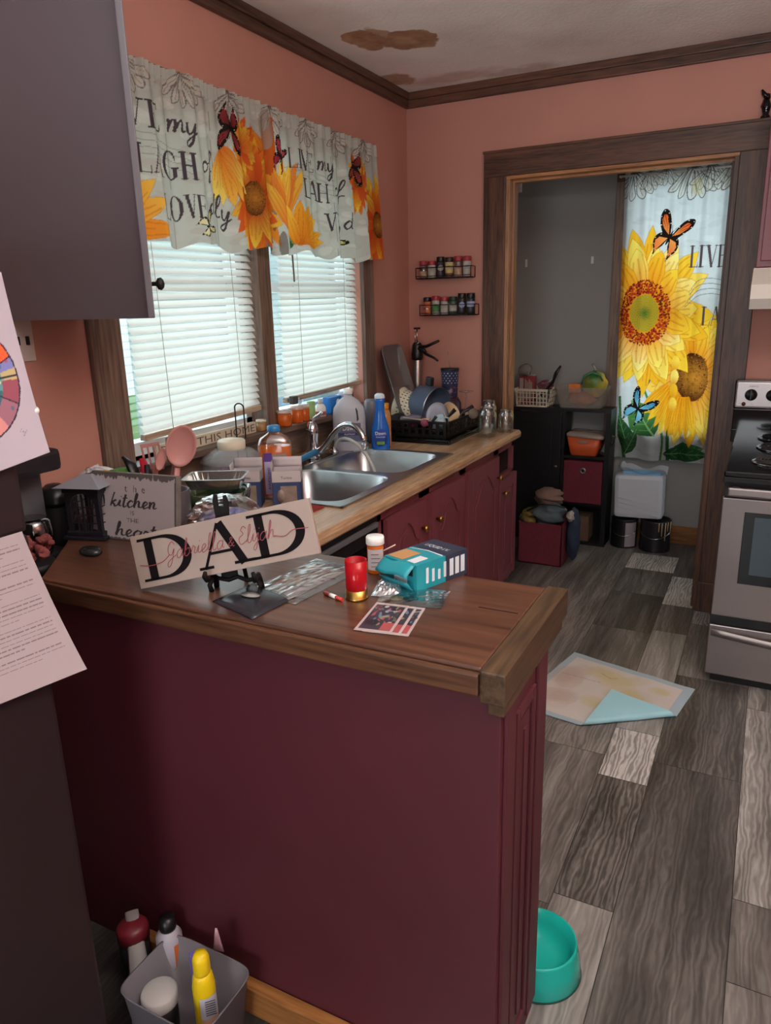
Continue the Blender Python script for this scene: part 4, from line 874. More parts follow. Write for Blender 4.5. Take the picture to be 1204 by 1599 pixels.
# ---------------------------------------------------------------- stove, hood, upper right cabinet
t = thing('electric_stove', 'stainless and black electric coil stove at the right edge beside the doorway', 'stove', (2.10, -.45, 0))
m = MB(); m.box(1.722, 2.478, -.77, -.06, .03, .885, bev=.002); m.box(1.74, 2.46, -.76, -.10, 0, .03); m.build('body', blackm, t)
m = MB(); m.box(1.716, 2.484, -.80, -.06, .885, .908, bev=.006); ct = m.build('cooktop', blackg, t)
for cx, cy, r in ((1.90, -.58, .085), (1.93, -.25, .105), (2.30, -.58, .105), (2.30, -.25, .085)):
    m = MB(); m.lathe([(r+.012, .001), (r+.010, .004), (r, .002), (.02, -.002), (0, -.002)], (cx, cy, .909), 32); dp = m.build('drip_pan', chrome, ct)
    m = MB(); pts = [(cx+(.018+(r-.02)*k/110)*math.cos(k*.285), cy+(.018+(r-.02)*k/110)*math.sin(k*.285), .918) for k in range(111)]; m.tube(pts, .0045, 6); m.build('coil', mat('coil_grey', '#3a3634', .5, .3), dp)
m = MB(); m.box(1.716, 2.484, -.80, -.768, .862, .884, bev=.002); m.build('front_strip', blackg, t)
m = MB(); m.box(1.720, 2.480, -.806, -.772, .31, .803, bev=.004); od = m.build('oven_door', steel_v, t)
m = MB(); m.box(1.803, 2.397, -.809, -.805, .458, .752, bev=.002); wi = m.build('oven_window', blackg, od)
m = MB(); m.box(1.84, 2.36, -.8105, -.809, .50, .735, bev=.0005); m.build('inner_glass', mat('dim_glass', '#39464f', .15), od)
m = MB(); m.box(1.735, 2.465, -.845, -.828, .818, .853, bev=.007); m.box(1.75, 1.775, -.83, -.79, .822, .848); m.box(2.425, 2.45, -.83, -.79, .822, .848); m.build('handle', steel_v, od)
m = MB(); m.box(1.718, 2.482, -.80, -.775, .272, .308); m.build('vent_gap', blackg, t)
m = MB(); m.box(1.718, 2.482, -.806, -.772, .048, .268, bev=.004); dr = m.build('drawer', steel_v, t)
m = MB(); m.sheet(lambda u, v: (1.727+.746*u, -.812-.012*math.sin(PI*u), .252-.02*math.sin(PI*u)-.030*v), 20, 1); m.build('drawer_handle', mat('handle_steel', '#8f8886', .45, .8), dr, solid=.004)
M_ = PL((1.70, -.12, .905), (1, 0, 0), (0, .12, 1))
m = MB(); m.box(1.702, 2.49, -.125, -.03, .905, 1.06, bev=.003); m.box(1.700, 2.49, -.128, -.03, 1.06, 1.19, bev=.008); m.box(1.700, 2.49, -.129, -.125, .955, .963); bgd = m.build('backguard', blackg, t)
m = MB(); m.box(1.706, 2.484, -.1315, -.127, 1.068, 1.182, bev=.006); cp = m.build('control_panel', mat('panel_steel', '#a39c9b', .35, .7), t)
for cx in (1.769, 1.855, 2.335, 2.42):
    m = MB(); m.lathe([(.026, 0), (.026, .005), (.022, .009), (.019, .022), (0, .024)], (cx, -.1315, 1.125), 24, M=Matrix.Rotation(PI/2, 4, 'X')); m.box(cx-.003, cx+.003, -.162, -.152, 1.107, 1.147, bev=.001); m.build('knob', blackp, cp)
m = MB(); m.lathe([(.009, 0), (.009, .003), (0, .004)], (1.742, -.1315, 1.083), 14, M=Matrix.Rotation(PI/2, 4, 'X')); m.build('indicator_light', mat('red_lens', '#4a1412', .2), cp)
m = MB(); m.text('SURFACE', .010, PL((1.758, -.1321, 1.160), (1, 0, 0), (0, 0, 1)), 0, 'LEFT', .038); m.text('ON', .007, PL((1.770, -.1321, 1.080), (1, 0, 0), (0, 0, 1))); m.text('OFF', .006, PL((1.722, -.1321, 1.083), (1, 0, 0), (0, 0, 1))); m.build('lettering', mat('red_print', '#7a4a48', .6), cp)
t = thing('range_hood', 'white range hood above the stove, cut by the right edge', 'range hood', (2.1, -.24, 1.50))
hm = mat('white_enamel', '#d6cfc4', .35)
Mh = Matrix(((0, 0, 1, 1.733), (1, 0, 0, 0), (0, 1, 0, 0), (0, 0, 0, 1)))
m = MB(); m.prism([(-.002, 1.665), (-.40, 1.665), (-.48, 1.60), (-.485, 1.51), (-.002, 1.51)], .752, Mh); m.build('canopy', hm, t)
m = MB(); m.box(1.733, 2.485, -.488, -.484, 1.505, 1.545, bev=.001); m.build('front_lip', mat('grey_enamel', '#a39c92', .4), t)
t = thing('upper_cabinet', 'burgundy upper cabinet above the white range hood', 'cabinet', (2.1, -.16, 1.67))
m = MB(); m.box(1.737, 2.487, -.30, -.002, 1.67, 2.28, bev=.003); m.build('body', burg, t)
for a in (1.752, 2.12):
    m = MB(); M = PL((a, -.301, 1.695), (1, 0, 0), (0, 0, 1)); m.box(0, .345, 0, .56, 0, .012, M=M, bev=.003); m.box(.05, .295, .05, .51, .010, .018, M=M, bev=.006); m.build('door', burg, t)
# glossy figurine on the corner of the door casing
t = thing('bird_figurine', 'small glossy dark figurine perched on the door casing at the right edge', 'figurine', (1.70, -.014, 2.288))
m = MB(); m.lathe([(.018, 0), (.020, .006), (.012, .014), (.016, .03), (.020, .045), (.014, .062), (.010, .07), (.014, .08), (.012, .092), (0, .098)], (1.705, -.014, 2.288), 16); m.build('body', blackg, t)
m = MB(); m.tube([(1.71, -.016, 2.36), (1.690, -.018, 2.385), (1.682, -.018, 2.40)], [.012, .009, .004], 8); m.build('head', blackg, t)
m = MB(); m.tube([(1.705, -.016, 2.32), (1.690, -.018, 2.335), (1.694, -.018, 2.36)], [.006, .008, .003], 8); m.build('wing', mat('dark_red_gloss', '#4a1a1c', .1), t)
# ---------------------------------------------------------------- items on the peninsula
ZS = .9803
# lantern
lx, ly = .262, -2.545
t = thing('lantern', 'black lantern with arched glass windows and a pitched roof paled by painted-in window sheen, left end of the peninsula', 'lantern', (lx, ly, ZS), rot=.28)
lm = mat('lantern_black', '#1b1a22', .45, noise=.2, nscale=20)
m = MB(); m.box(-.060, .060, -.060, .060, 0, .010, bev=.003); m.box(-.052, .052, -.052, .052, .010, .022, bev=.002); m.build('base', lm, t, off=False)
m = MB()
for sx in (-1, 1):
    for sy in (-1, 1): m.box(sx*.042-.006, sx*.042+.006, sy*.042-.006, sy*.042+.006, .02, .125)
m.box(-.052, .052, -.052, .052, .125, .142, bev=.002)
for rot_ in range(4):
    M = Matrix.Rotation(rot_*PI/2, 4, 'Z') @ PL((-.036, -.046, .022), (1, 0, 0), (0, 0, 1))
    # arched opening with muntins: spandrels above the arch
    n = 12; w_ = .072; h0 = .066; r = .036
    for sgn in (0, 1):
        q = [(0 if sgn == 0 else w_, .104)]
        for k in range(n+1):
            a = PI-PI/2*k/n if sgn == 0 else PI/2*k/n; q.append((w_/2+r*math.cos(a), h0+r*math.sin(a)))
        q.append((w_/2, .104)) if sgn == 0 else q.insert(1, (w_/2, .104)) if False else None
        if sgn == 1: q = [(w_, .104)]+[(w_/2+r*math.cos(PI/2*k/n), h0+r*math.sin(PI/2*k/n)) for k in range(n+1)]+[(w_/2, .104)]
        m.prism(q, .004, M, 0, -.002)
    for x in (.036,): m.box(x-.0018, x+.0018, 0, .10, -.001, .003, M=M)
    for x in (.018, .054): m.box(x-.0012, x+.0012, 0, .095, -.001, .002, M=M)
    for z in (.022, .044, .066): m.box(0, w_, z-.001, z+.001, -.001, .002, M=M)
m.build('frame', lm, t, off=False)
m = MB()
for rot_ in range(4): m.box(-.038, .038, -.0425, -.0415, .022, .124, M=Matrix.Rotation(rot_*PI/2, 4, 'Z'))
m.build('glass_pane', glass('lantern_glass', (.95, .96, .97, 1), .05, .10), t, off=False)
m = MB(); b_ = [m.v(p) for p in ((-.068, -.068, .142), (.068, -.068, .142), (.068, .068, .142), (-.068, .068, .142))]; c_ = [m.v(p) for p in ((-.012, -.012, .168), (.012, -.012, .168), (.012, .012, .168), (-.012, .012, .168))]
for k in range(4): m.face([b_[k], b_[(k+1) % 4], c_[(k+1) % 4], c_[k]])
m.face(b_[::-1]); m.face(c_); m.build('roof', mat('sheen_roof', '#82848e', .3), t, off=False)  # roof colour lightened to carry the sheen from the window
m = MB(); m.lathe([(.008, .168), (.006, .174), (.009, .178), (.004, .184), (0, .185)], (0, 0, 0), 10); m.build('finial', clearp, t, off=False)
# dark round stone / puck
m = MB(); m.lathe([(.0, .001), (.020, 0), (.027, .004), (.028, .010), (.022, .016), (0, .018)], (0, 0, 0), 24, sq=(1.15, .8, 2)); o = m.build('puck', mat('puck_dark', '#26282a', .18), loc=(0, 0, 0)); o.location = (.385, -2.675, ZS); tag(o, 'small dark polished puck lying in front of the lantern', 'stone')

# kitchen sign
t = thing('kitchen_sign', 'small grey framed sign reading "the kitchen is the heart", leaning behind the DAD sign', 'sign', (.405, -2.555, ZS), rot=(math.radians(-9), math.radians(0), .10))
m = MB(); m.box(-.135, .135, 0, .020, .0, .178, bev=.002); m.build('panel', mat('rustic_edge', '#6e6763', .7, noise=.3, nscale=30), t, off=False)
cv = Canvas(0, 1, 0, 1, 200, 130, '#ada5a8')
r6 = random.Random(9)
for k in range(110):
    x = r6.random(); cv.ell(x, 1-.03*r6.random(), .02, .05*r6.random()+.02, '#5d5756'); cv.ell(x, .0, .02, .03*r6.random()+.01, '#5d5756')
cv.ell(0, .5, .012, .6, '#4d4846'); cv.ell(1, .5, .014, .6, '#4d4846')
dk = '#3a3438'
for i_, ch in enumerate('the'):
    vs, fs = text_tris(ch, .15)
    for f in fs: cv.poly([(.40+.10*i_+vs[j][0]*.65, .73+vs[j][1]) for j in f], dk)
cv.polys(script('kitchen', .22, .50, .10, .56, .17, .15, .5), dk)
for txt, x, y, s_ in (('IS', .46, .385, .09), ('THE', .42, .27, .09)):
    vs, fs = text_tris(txt, s_)
    for f in fs: cv.poly([(x+vs[j][0]*.9, y+vs[j][1]) for j in f], '#5a5258')
cv.polys(script('heart', .28, .06, .10, .48, .17, .15, .5), dk)
o = cv.build('face', printed('printed_board', 0, .6), lambda U, V: (-.133+.266*U, -.0006+0*U, .002+.174*V), t); o.data.transform(Matrix.Translation(t.location))
# DAD sign on its little easel
t = thing('display_easel', 'little black display easel holding up the DAD sign', 'easel', (.872, -2.722, ZS), rot=.38)
em = mat('easel_black', '#120e0e', .65, spec=.2)
m = MB()
for sx in (-1, 1):
    x = sx*.05
    m.tube([(x, .02, .0), (x*.95, .012, .022), (x*.98, .0, .036), (x, -.018, .038), (x*1.02, -.034, .036), (x*1.05, -.040, .046), (x*1.0, -.042, .056)], [.006, .007, .006, .005, .006, .006, .004], 8)
    m.tube([(x*1.05, -.006, .0), (x*1.1, -.010, .015), (x*.95, -.004, .03)], [.006, .005, .006], 8)
m.tube([(-.05, .012, .024), (-.02, .014, .018), (0, .014, .026), (.02, .014, .018), (.05, .012, .024)], .005, 8)
m.build('front_feet', em, t, off=False)
m = MB(); m.prism([(-.018, 0), (.018, 0), (.014, .12), (.017, .165), (.013, .18), (.0065, .178), (.006, .155), (-.006, .155), (-.0065, .178), (-.013, .18), (-.017, .165), (-.014, .12)], .006, PL((-.018, .020, .022), (1, 0, -.1), (-.08, .12, 1))); m.build('back_rest', em, t, off=False)
m = MB(); m.tube([(0, .035, .10), (0, .075, .0)], .005, 8); m.build('rear_leg', em, t, off=False)
ux = Vector((.381, .12, .094)); ux.normalize()
# sign plane: lower-left and lower-right corners taken where the board stands on the easel
P0 = Vector((.685, -2.81, .985)); 
t = thing('dad_sign', 'cream wooden sign with big black letters DAD and red script names, tilted on the easel', 'sign', tuple(P0))
uy = Vector((-.12, .19, 1)); uy = (uy-ux*uy.dot(ux)).normalized()
MS = PL((0, 0, 0), ux, uy); Wd, Hd = .41, .114
m = MB(); m.box(0, Wd, 0, Hd, -.012, 0, M=MS, bev=.0015); m.build('board', mat('cream_board', '#9c8b82', .6, noise=.08, nscale=10), t, off=False)
m = MB(); L_ = []
for ch, x, w_ in (('D', .015, .125), ('A', .145, .125), ('D', .270, .125)): L_ += serif(ch, x, .013, .091, w_, .95)
m.polys(L_, MS, 0, .0008); m.build('letters', mat('letter_black', '#141012', .9, spec=.1), t, off=False)
m = MB(); L_ = [q for q in script('Gabriella & Elijah', .075, .050, .017, .25, .085, .3)]
L_ += strip([(x, y, .0017) for x, y in cat_rom([(.012, .050), (.035, .045), (.065, .048), (.085, .06)])]); L_ += strip([(x, y, .0017) for x, y in cat_rom([(.322, .054), (.345, .049), (.365, .058), (.398, .056)])])
m.polys(L_, MS, 0, .0014); m.build('script_names', mat('script_red', '#86343a', .5), t, off=False)

# things scattered on the wooden top
def flat(name, label, cat, pts, z, h, mt, rot=0, **k):
    cx = sum(p[0] for p in pts)/len(pts); cy = sum(p[1] for p in pts)/len(pts)
    m = MB(); m.prism([(p[0]-cx, p[1]-cy) for p in pts], h, Matrix()); o = m.build(name, mt); o.location = (cx, cy, z); tag(o, label, cat, **k); return o
t = thing('black_packet', 'flat black packet with a pale emblem lying in front of the easel', 'packet', (.94, -2.755, ZS))
m = MB(); m.sheet(lambda u, v: ((.866+(.997-.866)*u)+(.881-.866)*v+(.0)*u*v, (-2.794+(-2.833+2.794)*u)+(.117)*v+.01*u*v, ZS+.001+.010*math.sin(PI*u)*math.sin(PI*v)), 10, 8); m.build('wrapper', mat('black_foil', '#2a2a30', .25), t, solid=.002)
m = MB(); m.lathe([(.018, .0135), (0, .0137)], (.935, -2.757, ZS), 16, sq=(1.3, .7, 2)); m.build('emblem', mat('pale_emblem', '#8f8a86', .5), t)
m = MB(); m.text('AGUABLA', .010, PL((.925, -2.79, ZS+.0125), (1, .0, .0), (.1, 1, 0)), 0, 'LEFT', .055); m.bm.clear(); m.tube([(.905, -2.785, ZS+.0115), (.93, -2.792, ZS+.012), (.965, -2.785, ZS+.0115)], .0012, 5); m.build('printed_arc', mat('pale_emblem'), t) if False else m.bm.free()
def crumple(name, label, cat, x0, x1, y0, y1, z, amp, mt, seed, rot=0, n=22, h=.012, edge=.001):
    r = random.Random(seed); F = [(r.uniform(8, 40), r.uniform(8, 40), r.uniform(0, 6), r.uniform(.3, 1)) for _ in range(7)]
    cx, cy = (x0+x1)/2, (y0+y1)/2
    def f(u, v):
        x = (u-.5)*(x1-x0); y = (v-.5)*(y1-y0); q = sum(abs(math.sin(a*u+b*v+c))*d for a, b, c, d in F)/4
        e = min(1, 5*min(u, 1-u))*min(1, 5*min(v, 1-v)); rx = x*math.cos(rot)-y*math.sin(rot); ry = x*math.sin(rot)+y*math.cos(rot)
        return (rx, ry, edge+(h+amp*q)*e)
    m = MB(); m.sheet(f, n, n, 0, False); m.sheet(lambda u, v: (f(u, v)[0], f(u, v)[1], edge*.5), 4, 4)
    o = m.build(name, mt); o.location = (cx, cy, z); tag(o, label, cat); return o
zipm = glass('bag_film', (.86, .88, .9, 1), .12, .24)
crumple('zip_bag', 'clear zip bag with small parts, between the DAD sign and the red shell cup', 'bag', .905, 1.045, -2.73, -2.49, ZS, .006, zipm, 3, -.12, 18, .006)
t = thing('drill_bit_pack', 'blister card with thin white rods inside the clear zip bag', 'package', (.975, -2.62, ZS+.001), rot=-.12)
m = MB(); m.box(-.045, .045, -.10, .09, 0, .002); m.build('card', card, t, off=False)
for k in range(5):
    m = MB(); m.tube([(-.03+.014*k, -.07+.01*k, .005), (-.026+.014*k, .04+.01*k, .005)], .0025, 6); m.build('rod', whitep, t, off=False)
# red shot-shell shaped cup
t = thing('shell_cup', 'translucent red cup shaped like a shotgun shell with a brass base', 'cup', (1.127, -2.655, ZS))
m = MB(); m.lathe([(.0, .018), (.020, .018), (.022, .022), (.0225, .083), (.0215, .083), (.0205, .024), (0, .023)], (0, 0, 0), 28, cap=False); m.build('body', cloudy('red_clear', '#d8202c', .45, .15), t, off=False)
m = MB(); m.lathe([(.0235, 0), (.0245, .002), (.0235, .005), (.0225, .006), (.0225, .020), (.0, .021)], (0, 0, 0), 28); m.build('brass_base', brass, t, off=False)
# pill bottle with white cap near the box
def pill_bottle(label, x, y, z, r, h, liquid='#e8782c', cap=True, group=None, lab=True, capc=None):
    t = thing('pill_bottle', label, 'pill bottle', (x, y, z), rot=facing(x, y), group=group)
    m = MB(); m.lathe([(0, .0005), (r*.95, .0005), (r, .003), (r, h*.78), (r*.88, h*.8), (r*.88, h*.84)], (0, 0, 0), 22); m.build('body', cloudy('amber_plastic', liquid, .55, .2), t, off=False)
    if cap:
        m = MB(); m.lathe([(r*1.08, h*.79), (r*1.12, h*.80), (r*1.12, h*.97), (r*1.04, h), (0, h)], (0, 0, 0), 22); m.build('cap', capc or whitep, t, off=False)
    if lab:
        m = MB(); n = 10
        V = [[m.v((r*1.02*math.sin(a), -r*1.02*math.cos(a), zz)) for zz in (h*.12, h*.68)] for a in [(-1.1+2.2*k/n) for k in range(n+1)]]
        for a, b_ in zip(V, V[1:]): m.face([a[0], b_[0], b_[1], a[1]], 0, True)
        for k in range(4): m.box(-r*.55, r*.55-.003*(k % 2), -r*1.03-.0004, -r*1.03, h*(.22+.11*k), h*(.22+.11*k)+.0012, 1)
        m.build('label', [card, ink_m], t, off=False)
    return t
pill_bottle('amber pill bottle with a frosted white cap standing behind the red shell cup', 1.092, -2.505, ZS, .0185, .085)
m = MB(); m.tube([(0, 0, .004), (.022, .017, .016)], .0016, 6); o = m.build('thin_stick', mat('stick_pale', '#b9a690', .5)); o.location = (1.125, -2.53, ZS+.058); tag(o, 'thin pale stick poking out beside the amber pill bottle cap', 'stick')
# teal drink-mix box lying on its side
a_ = math.radians(70); bx, by = 1.208, -2.490
t = thing('drink_mix_box', 'torn teal and navy drink mix carton lying behind the photo cards', 'box', (bx, by, ZS), rot=a_)
teal = mat('teal_card', '#1f8a96', .45); navyb = mat('navy_box', '#2c3446', .45); tanp = mat('tan_print', '#b08458', .5); wh = mat('print_white', '#c6ccd2', .6)
Wb, Db, Hb = .155, .098, .058
m = MB(); m.box(-Wb/2, Wb/2, -Db/2, Db/2, 0, Hb, 0)
m.box(.01, Wb/2+.0006, -Db/2-.0006, Db/2+.0006, -.0001, Hb+.0006, 1); b0 = m.build('carton', [teal, navyb], t, off=False)
m = MB(); m.text('LIQUID I.V.', .020, PL((.032, .036, Hb+.001), (0, -1, 0), (1, 0, 0)), 0, 'LEFT', .068); m.build('lettering', wh, t, off=False); m = MB()
m.tube([(.004, -.045, Hb+.001), (.008, 0, Hb+.001), (-.004, .045, Hb+.001)], .0012, 4, 0)
for k in range(5): m.box(-.05+.018*k, -.043+.018*k, -Db/2-.001, -Db/2, .012, .046-.006*(k % 3), 0)
for k in range(3): m.box(.022+.018*k, .034+.018*k, -Db/2-.0012, -Db/2, .010, .048, 0)
m.box(-Wb/2-.001, -Wb/2, -.02, .018, .012, .030, 0); m.build('printing', wh, t, off=False)
m = MB(); m.box(-.07, -.015, .0, .045, Hb+.0004, Hb+.0012, 0, bev=.0003); m.box(-.07, -.028, -.035, -.012, Hb+.0004, Hb+.001, 1); m.build('panel_print', [tanp, wh], t, off=False)
m = MB(); m.sheet(lambda u, v: (-Wb/2-.002-.028*v, (-.5+u)*Db*.95, Hb-.012*v-.01*v*v+.004*math.sin(u*6)), 8, 5); m.build('torn_flap', teal, t, off=False, solid=.0012)
m = MB(); m.sheet(lambda u, v: (-Wb/2-.001-.02*v, (-.5+u)*Db*.9, .003+.020*v*v), 6, 4); m.build('torn_flap', teal, t, off=False, solid=.0012)
m = MB(); m.box(-Wb/2-.0012, -Wb/2-.0002, -Db*.38, Db*.42, Hb*.55, Hb*.93); m.build('dark_opening', blackm, t, off=False)
foil = mat('crinkled_foil', '#c2c4c8', .22, .9)
crumple('foil_wrapper', 'crinkled silver foil wrapper beside the red shell cup', 'wrapper', 1.135, 1.20, -2.63, -2.54, ZS, .010, foil, 8, .3, 16, .004)
crumple('plastic_bag_scrap', 'small clear plastic bag with a tan disc under the teal carton', 'bag', 1.165, 1.30, -2.655, -2.56, ZS+.0005, .003, zipm, 12, .2, 14, .002)
m = MB(); m.lathe([(.014, 0), (.014, .0015), (0, .0016)], (0, 0, 0), 20); o = m.build('gold_disc', mat('tan_disc', '#9a8a5c', .4)); o.location = (1.205, -2.63, ZS+.003); tag(o, 'pale gold disc lying by the photo cards', 'token')
m = MB(); m.tube([(0, 0, .004), (.055, -.02, .004)], .004, 8); m.tube([(.018, -.0065, .004), (.036, -.013, .004)], .0043, 8, 1); o = m.build('lighter_stick', [mat('stick_red', '#a83428', .4), whitep]); o.location = (1.055, -2.665, ZS); tag(o, 'short red and white stick lying left of the red shell cup', 'stick')
# three photo cards fanned out
photo = ((1.199, -2.797), (1.270, -2.785), (1.246, -2.655), (1.177, -2.664))
for k, (dx, dy, dz, lab) in enumerate(((.032, .006, 0, 'bottom photo card, showing only its right edge in the fan of three'), (.017, .002, .0007, 'middle photo card of the fan of three on the wooden top'), (0, 0, .0014, 'top photo card with a swirling dark picture, in front of the teal carton'))):
    cv = Canvas(0, 1, 0, 1, 60, 90, '#aa9a98'); cv.poly([(.07, .07), (.93, .07), (.93, .93), (.07, .93)], '#3a3440'); r7 = random.Random(k+2)
    for q in range(46): cv.ell(r7.uniform(.14, .86), r7.uniform(.2, .88), r7.uniform(.03, .12), r7.uniform(.01, .05), r7.choice(['#6a7a92', '#8a8468', '#9a4450', '#b0aeb0', '#2a2630', '#5a5f50']), .8, r7.uniform(0, 3), 12)
    cv.poly([(.62, .08), (.92, .08), (.92, .34), (.62, .34)], '#9a4a4c'); cv.ell(.32, .3, .18, .1, '#241f28', .9)
    P_ = photo
    def pp(U, V, dx=dx, dy=dy, dz=dz):
        x = ((P_[0][0]*(1-U)+P_[1][0]*U)*(1-V)+(P_[3][0]*(1-U)+P_[2][0]*U)*V)+dx; y = ((P_[0][1]*(1-U)+P_[1][1]*U)*(1-V)+(P_[3][1]*(1-U)+P_[2][1]*U)*V)+dy
        return x, y, ZS+.001+dz+0*U
    o = cv.build('photo_card', printed('printed_card', 0, .3), pp, None, (1.22, -2.72, ZS), solid=.0005); tag(o, lab, 'card')
# ---------------------------------------------------------------- counter left of the sink
ZT = .9103
def lobj(name, label, cat, x, y, z, parts, rot=None, group=None, seg=24):
    # parts: [(part name, material, profile, sq or None)] ; one part -> single mesh
    t = thing(name, label, cat, (x, y, z), rot=facing(x, y) if rot is None else rot, group=group)
    for p in parts:
        m = MB(); m.lathe(p[2], (0, 0, 0), seg, sq=p[3] if len(p) > 3 else None, cap=(len(p) < 5)); m.build(p[0], p[1], t, off=False)
    return t
# dark appliances in the corner
t = thing('coffee_maker', 'dark coffee maker in the corner behind the refrigerator edge', 'coffee maker', (.12, -2.66, ZT))
dk_ = mat('appliance_dark', '#232024', .35)
m = MB(); m.box(.06, .20, -2.74, -2.58, ZT, ZT+.035, bev=.008); m.build('base', dk_, t)
m = MB(); m.box(.06, .12, -2.74, -2.58, ZT+.03, ZT+.25, bev=.008); m.build('tower', mat('appliance_grey', '#5a5a5e', .35), t)
m = MB(); m.box(.055, .205, -2.745, -2.575, ZT+.25, ZT+.31, bev=.015); m.build('head', dk_, t)
m = MB(); m.lathe([(.04, .0), (.05, .04), (.045, .09), (.035, .1)], (.16, -2.66, ZT+.036), 18); m.build('carafe', glass('smoked_glass', (.3, .3, .32, 1), .05, .15), t)
lobj('black_canister', 'round black canister with a domed lid behind the lantern', 'canister', .095, -2.528, ZT, [('body', blackm, [(0, 0), (.045, 0), (.048, .03), (.048, .13), (.044, .135)]), ('lid', mat('lid_dark', '#1d1b1d', .3), [(.049, .135), (.050, .145), (.040, .175), (.02, .19), (0, .193)])])
# dried red flowers in a dark bowl
t = thing('dried_flowers', 'clump of faded red artificial flowers in a dark pot beside the refrigerator', 'artificial flowers', (.25, -2.735, ZT))
m = MB(); m.lathe([(0, 0), (.03, 0), (.045, .03), (.05, .05), (.046, .05)], (.25, -2.735, ZT), 18); m.build('pot', blackm, t)
r8 = random.Random(3)
for k in range(16):
    a = r8.uniform(0, 6.28); q = r8.uniform(.0, .042); m = MB()
    for j in range(3): m.lathe([(0, 0), (.008-.002*j, .002), (.015-.003*j, .012), (.013-.003*j, .016), (.004, .008+.004*j)], (.25+q*math.cos(a), -2.735+q*math.sin(a), ZT+.055+r8.uniform(0, .045)), 7, M=Matrix.Rotation(r8.uniform(-.7, .7), 4, 'X') @ Matrix.Rotation(r8.uniform(-.7, .7), 4, 'Y'))
    m.build('flower', mat('faded_red', '#8a4644', .8, noise=.3, nscale=40), t)
# white plastic bag with a yellow and green print
bagw = mat('white_bag_film', '#cfd0d6', .3)
t = thing('white_bag', 'crumpled white plastic bag with yellow and green print behind the kitchen sign', 'bag', (.12, -2.36, ZT))
r9 = random.Random(21)
def bagf(cx, cy, cz, rx, ry, rz, seed, amp=.18):
    r = random.Random(seed); F = [(r.randint(1, 5), r.uniform(1, 7), r.uniform(0, 6), r.uniform(.4, 1)) for _ in range(7)]
    def f(u, v):
        a = 2*PI*u; b = PI*v; q = 1+amp*sum(math.sin(p*a+s_*b*2+c)*d for p, s_, c, d in F)/3
        return (cx+rx*q*math.sin(b)*math.cos(a), cy+ry*q*math.sin(b)*math.sin(a), cz-rz*math.cos(b)*(1+.3*(q-1)))
    return f
m = MB(); m.sheet(bagf(.10, -2.37, ZT+.105, .07, .085, .105, 4), 28, 20, 0, True); m.build('film', bagw, t)
m = MB(); m.sheet(lambda u, v: (.13+.03*math.sin(v*3)+.06*u, -2.43+.17*u, ZT+.17+.045*v-.035*u+.008*math.sin(u*14)), 12, 5); m.build('loose_flap', bagw, t, solid=.001)
m = MB(); m.lathe([(0, 0), (.014, .003), (.012, .02), (0, .024)], (.165, -2.405, ZT+.188), 10, 0); m.box(.155, .185, -2.385, -2.335, ZT+.188, ZT+.206, 1, bev=.006); m.build('print_patch', [mat('print_yellow', '#e0a818', .5), mat('print_green', '#4a7a34', .5)], t)
# black handled tongs, red tool, silver tool in the crock of pink utensils
pinkm = mat('pink_silicone', '#b57f7a', .45)
lobj('utensil_crock', 'utensil crock behind the kitchen sign, holding pink spoons', 'crock', .27, -2.27, ZT, [('pot', mat('crock_dark', '#4a4448', .4), [(0, 0), (.055, 0), (.06, .02), (.06, .13), (.055, .13), (.052, .01), (0, .008)], None, 1)])
def utensil(name, label, pts, r, head, mt, hm=None, group=None):
    t = thing(name, label, 'utensil', pts[0], group=group); m = MB(); m.tube(pts, r, 8, flat=(1.4, .7)); m.build('handle', mt, t); head(t, hm or mt); return t
def spoon_head(c, rx, rz, tilt, ry=.012):
    def f(t, mt):
        m = MB(); M = Matrix.Translation(c) @ Matrix.Rotation(facing(c[0], c[1])+tilt[1], 4, 'Z') @ Matrix.Rotation(tilt[0], 4, 'Y') @ Matrix.Rotation(PI/2, 4, 'X')
        m.lathe([(0, -ry), (.6, -ry*.8), (.9, -ry*.3), (1, .0), (.97, .002), (.85, -ry*.2), (.55, -ry*.6), (0, -ry*.75)], (0, 0, 0), 24, M=M @ Matrix.Diagonal((rx, rz, 1, 1))); m.build('bowl', mt, t)
    return f
def turner_head(c, w_, h, tilt):
    def f(t, mt):
        m = MB(); M = Matrix.Translation(c) @ Matrix.Rotation(facing(c[0], c[1])+tilt[1], 4, 'Z') @ Matrix.Rotation(tilt[0], 4, 'Y')
        m.box(-w_/2, w_/2, -.002, .002, -h/2, -h/2+.02, M=M); m.box(-w_/2, w_/2, -.002, .002, h/2-.012, h/2, M=M)
        for k in range(4): x = -w_/2+k*(w_-.006)/3; m.box(x, x+.006, -.002, .002, -h/2+.018, h/2-.01, M=M)
        m.build('slotted_blade', mt, t)
    return f
U0 = (.27, -2.27)
utensil('slotted_turner', 'pink slotted turner, leftmost of the pink utensils', [(.262, -2.27, ZT+.015), (.23, -2.265, ZT+.12), (.212, -2.262, ZT+.19)], .007, turner_head((.208, -2.26, ZT+.225), .055, .085, (-.1, 0)), pinkm)
utensil('wooden_turner', 'tan slotted wooden tool between the pink turner and spoons', [(.27, -2.25, ZT+.015), (.262, -2.23, ZT+.20)], .006, turner_head((.26, -2.225, ZT+.245), .040, .075, (0, .3)), wood('tan_tool', '#8a6450', '#b98f74', 'z', 12))
utensil('pink_ladle', 'pink ladle standing in the middle of the crock', [(.275, -2.265, ZT+.015), (.268, -2.26, ZT+.12), (.285, -2.25, ZT+.20)], .008, spoon_head((.298, -2.245, ZT+.262), .036, .048, (.35, .6), .02), pinkm)
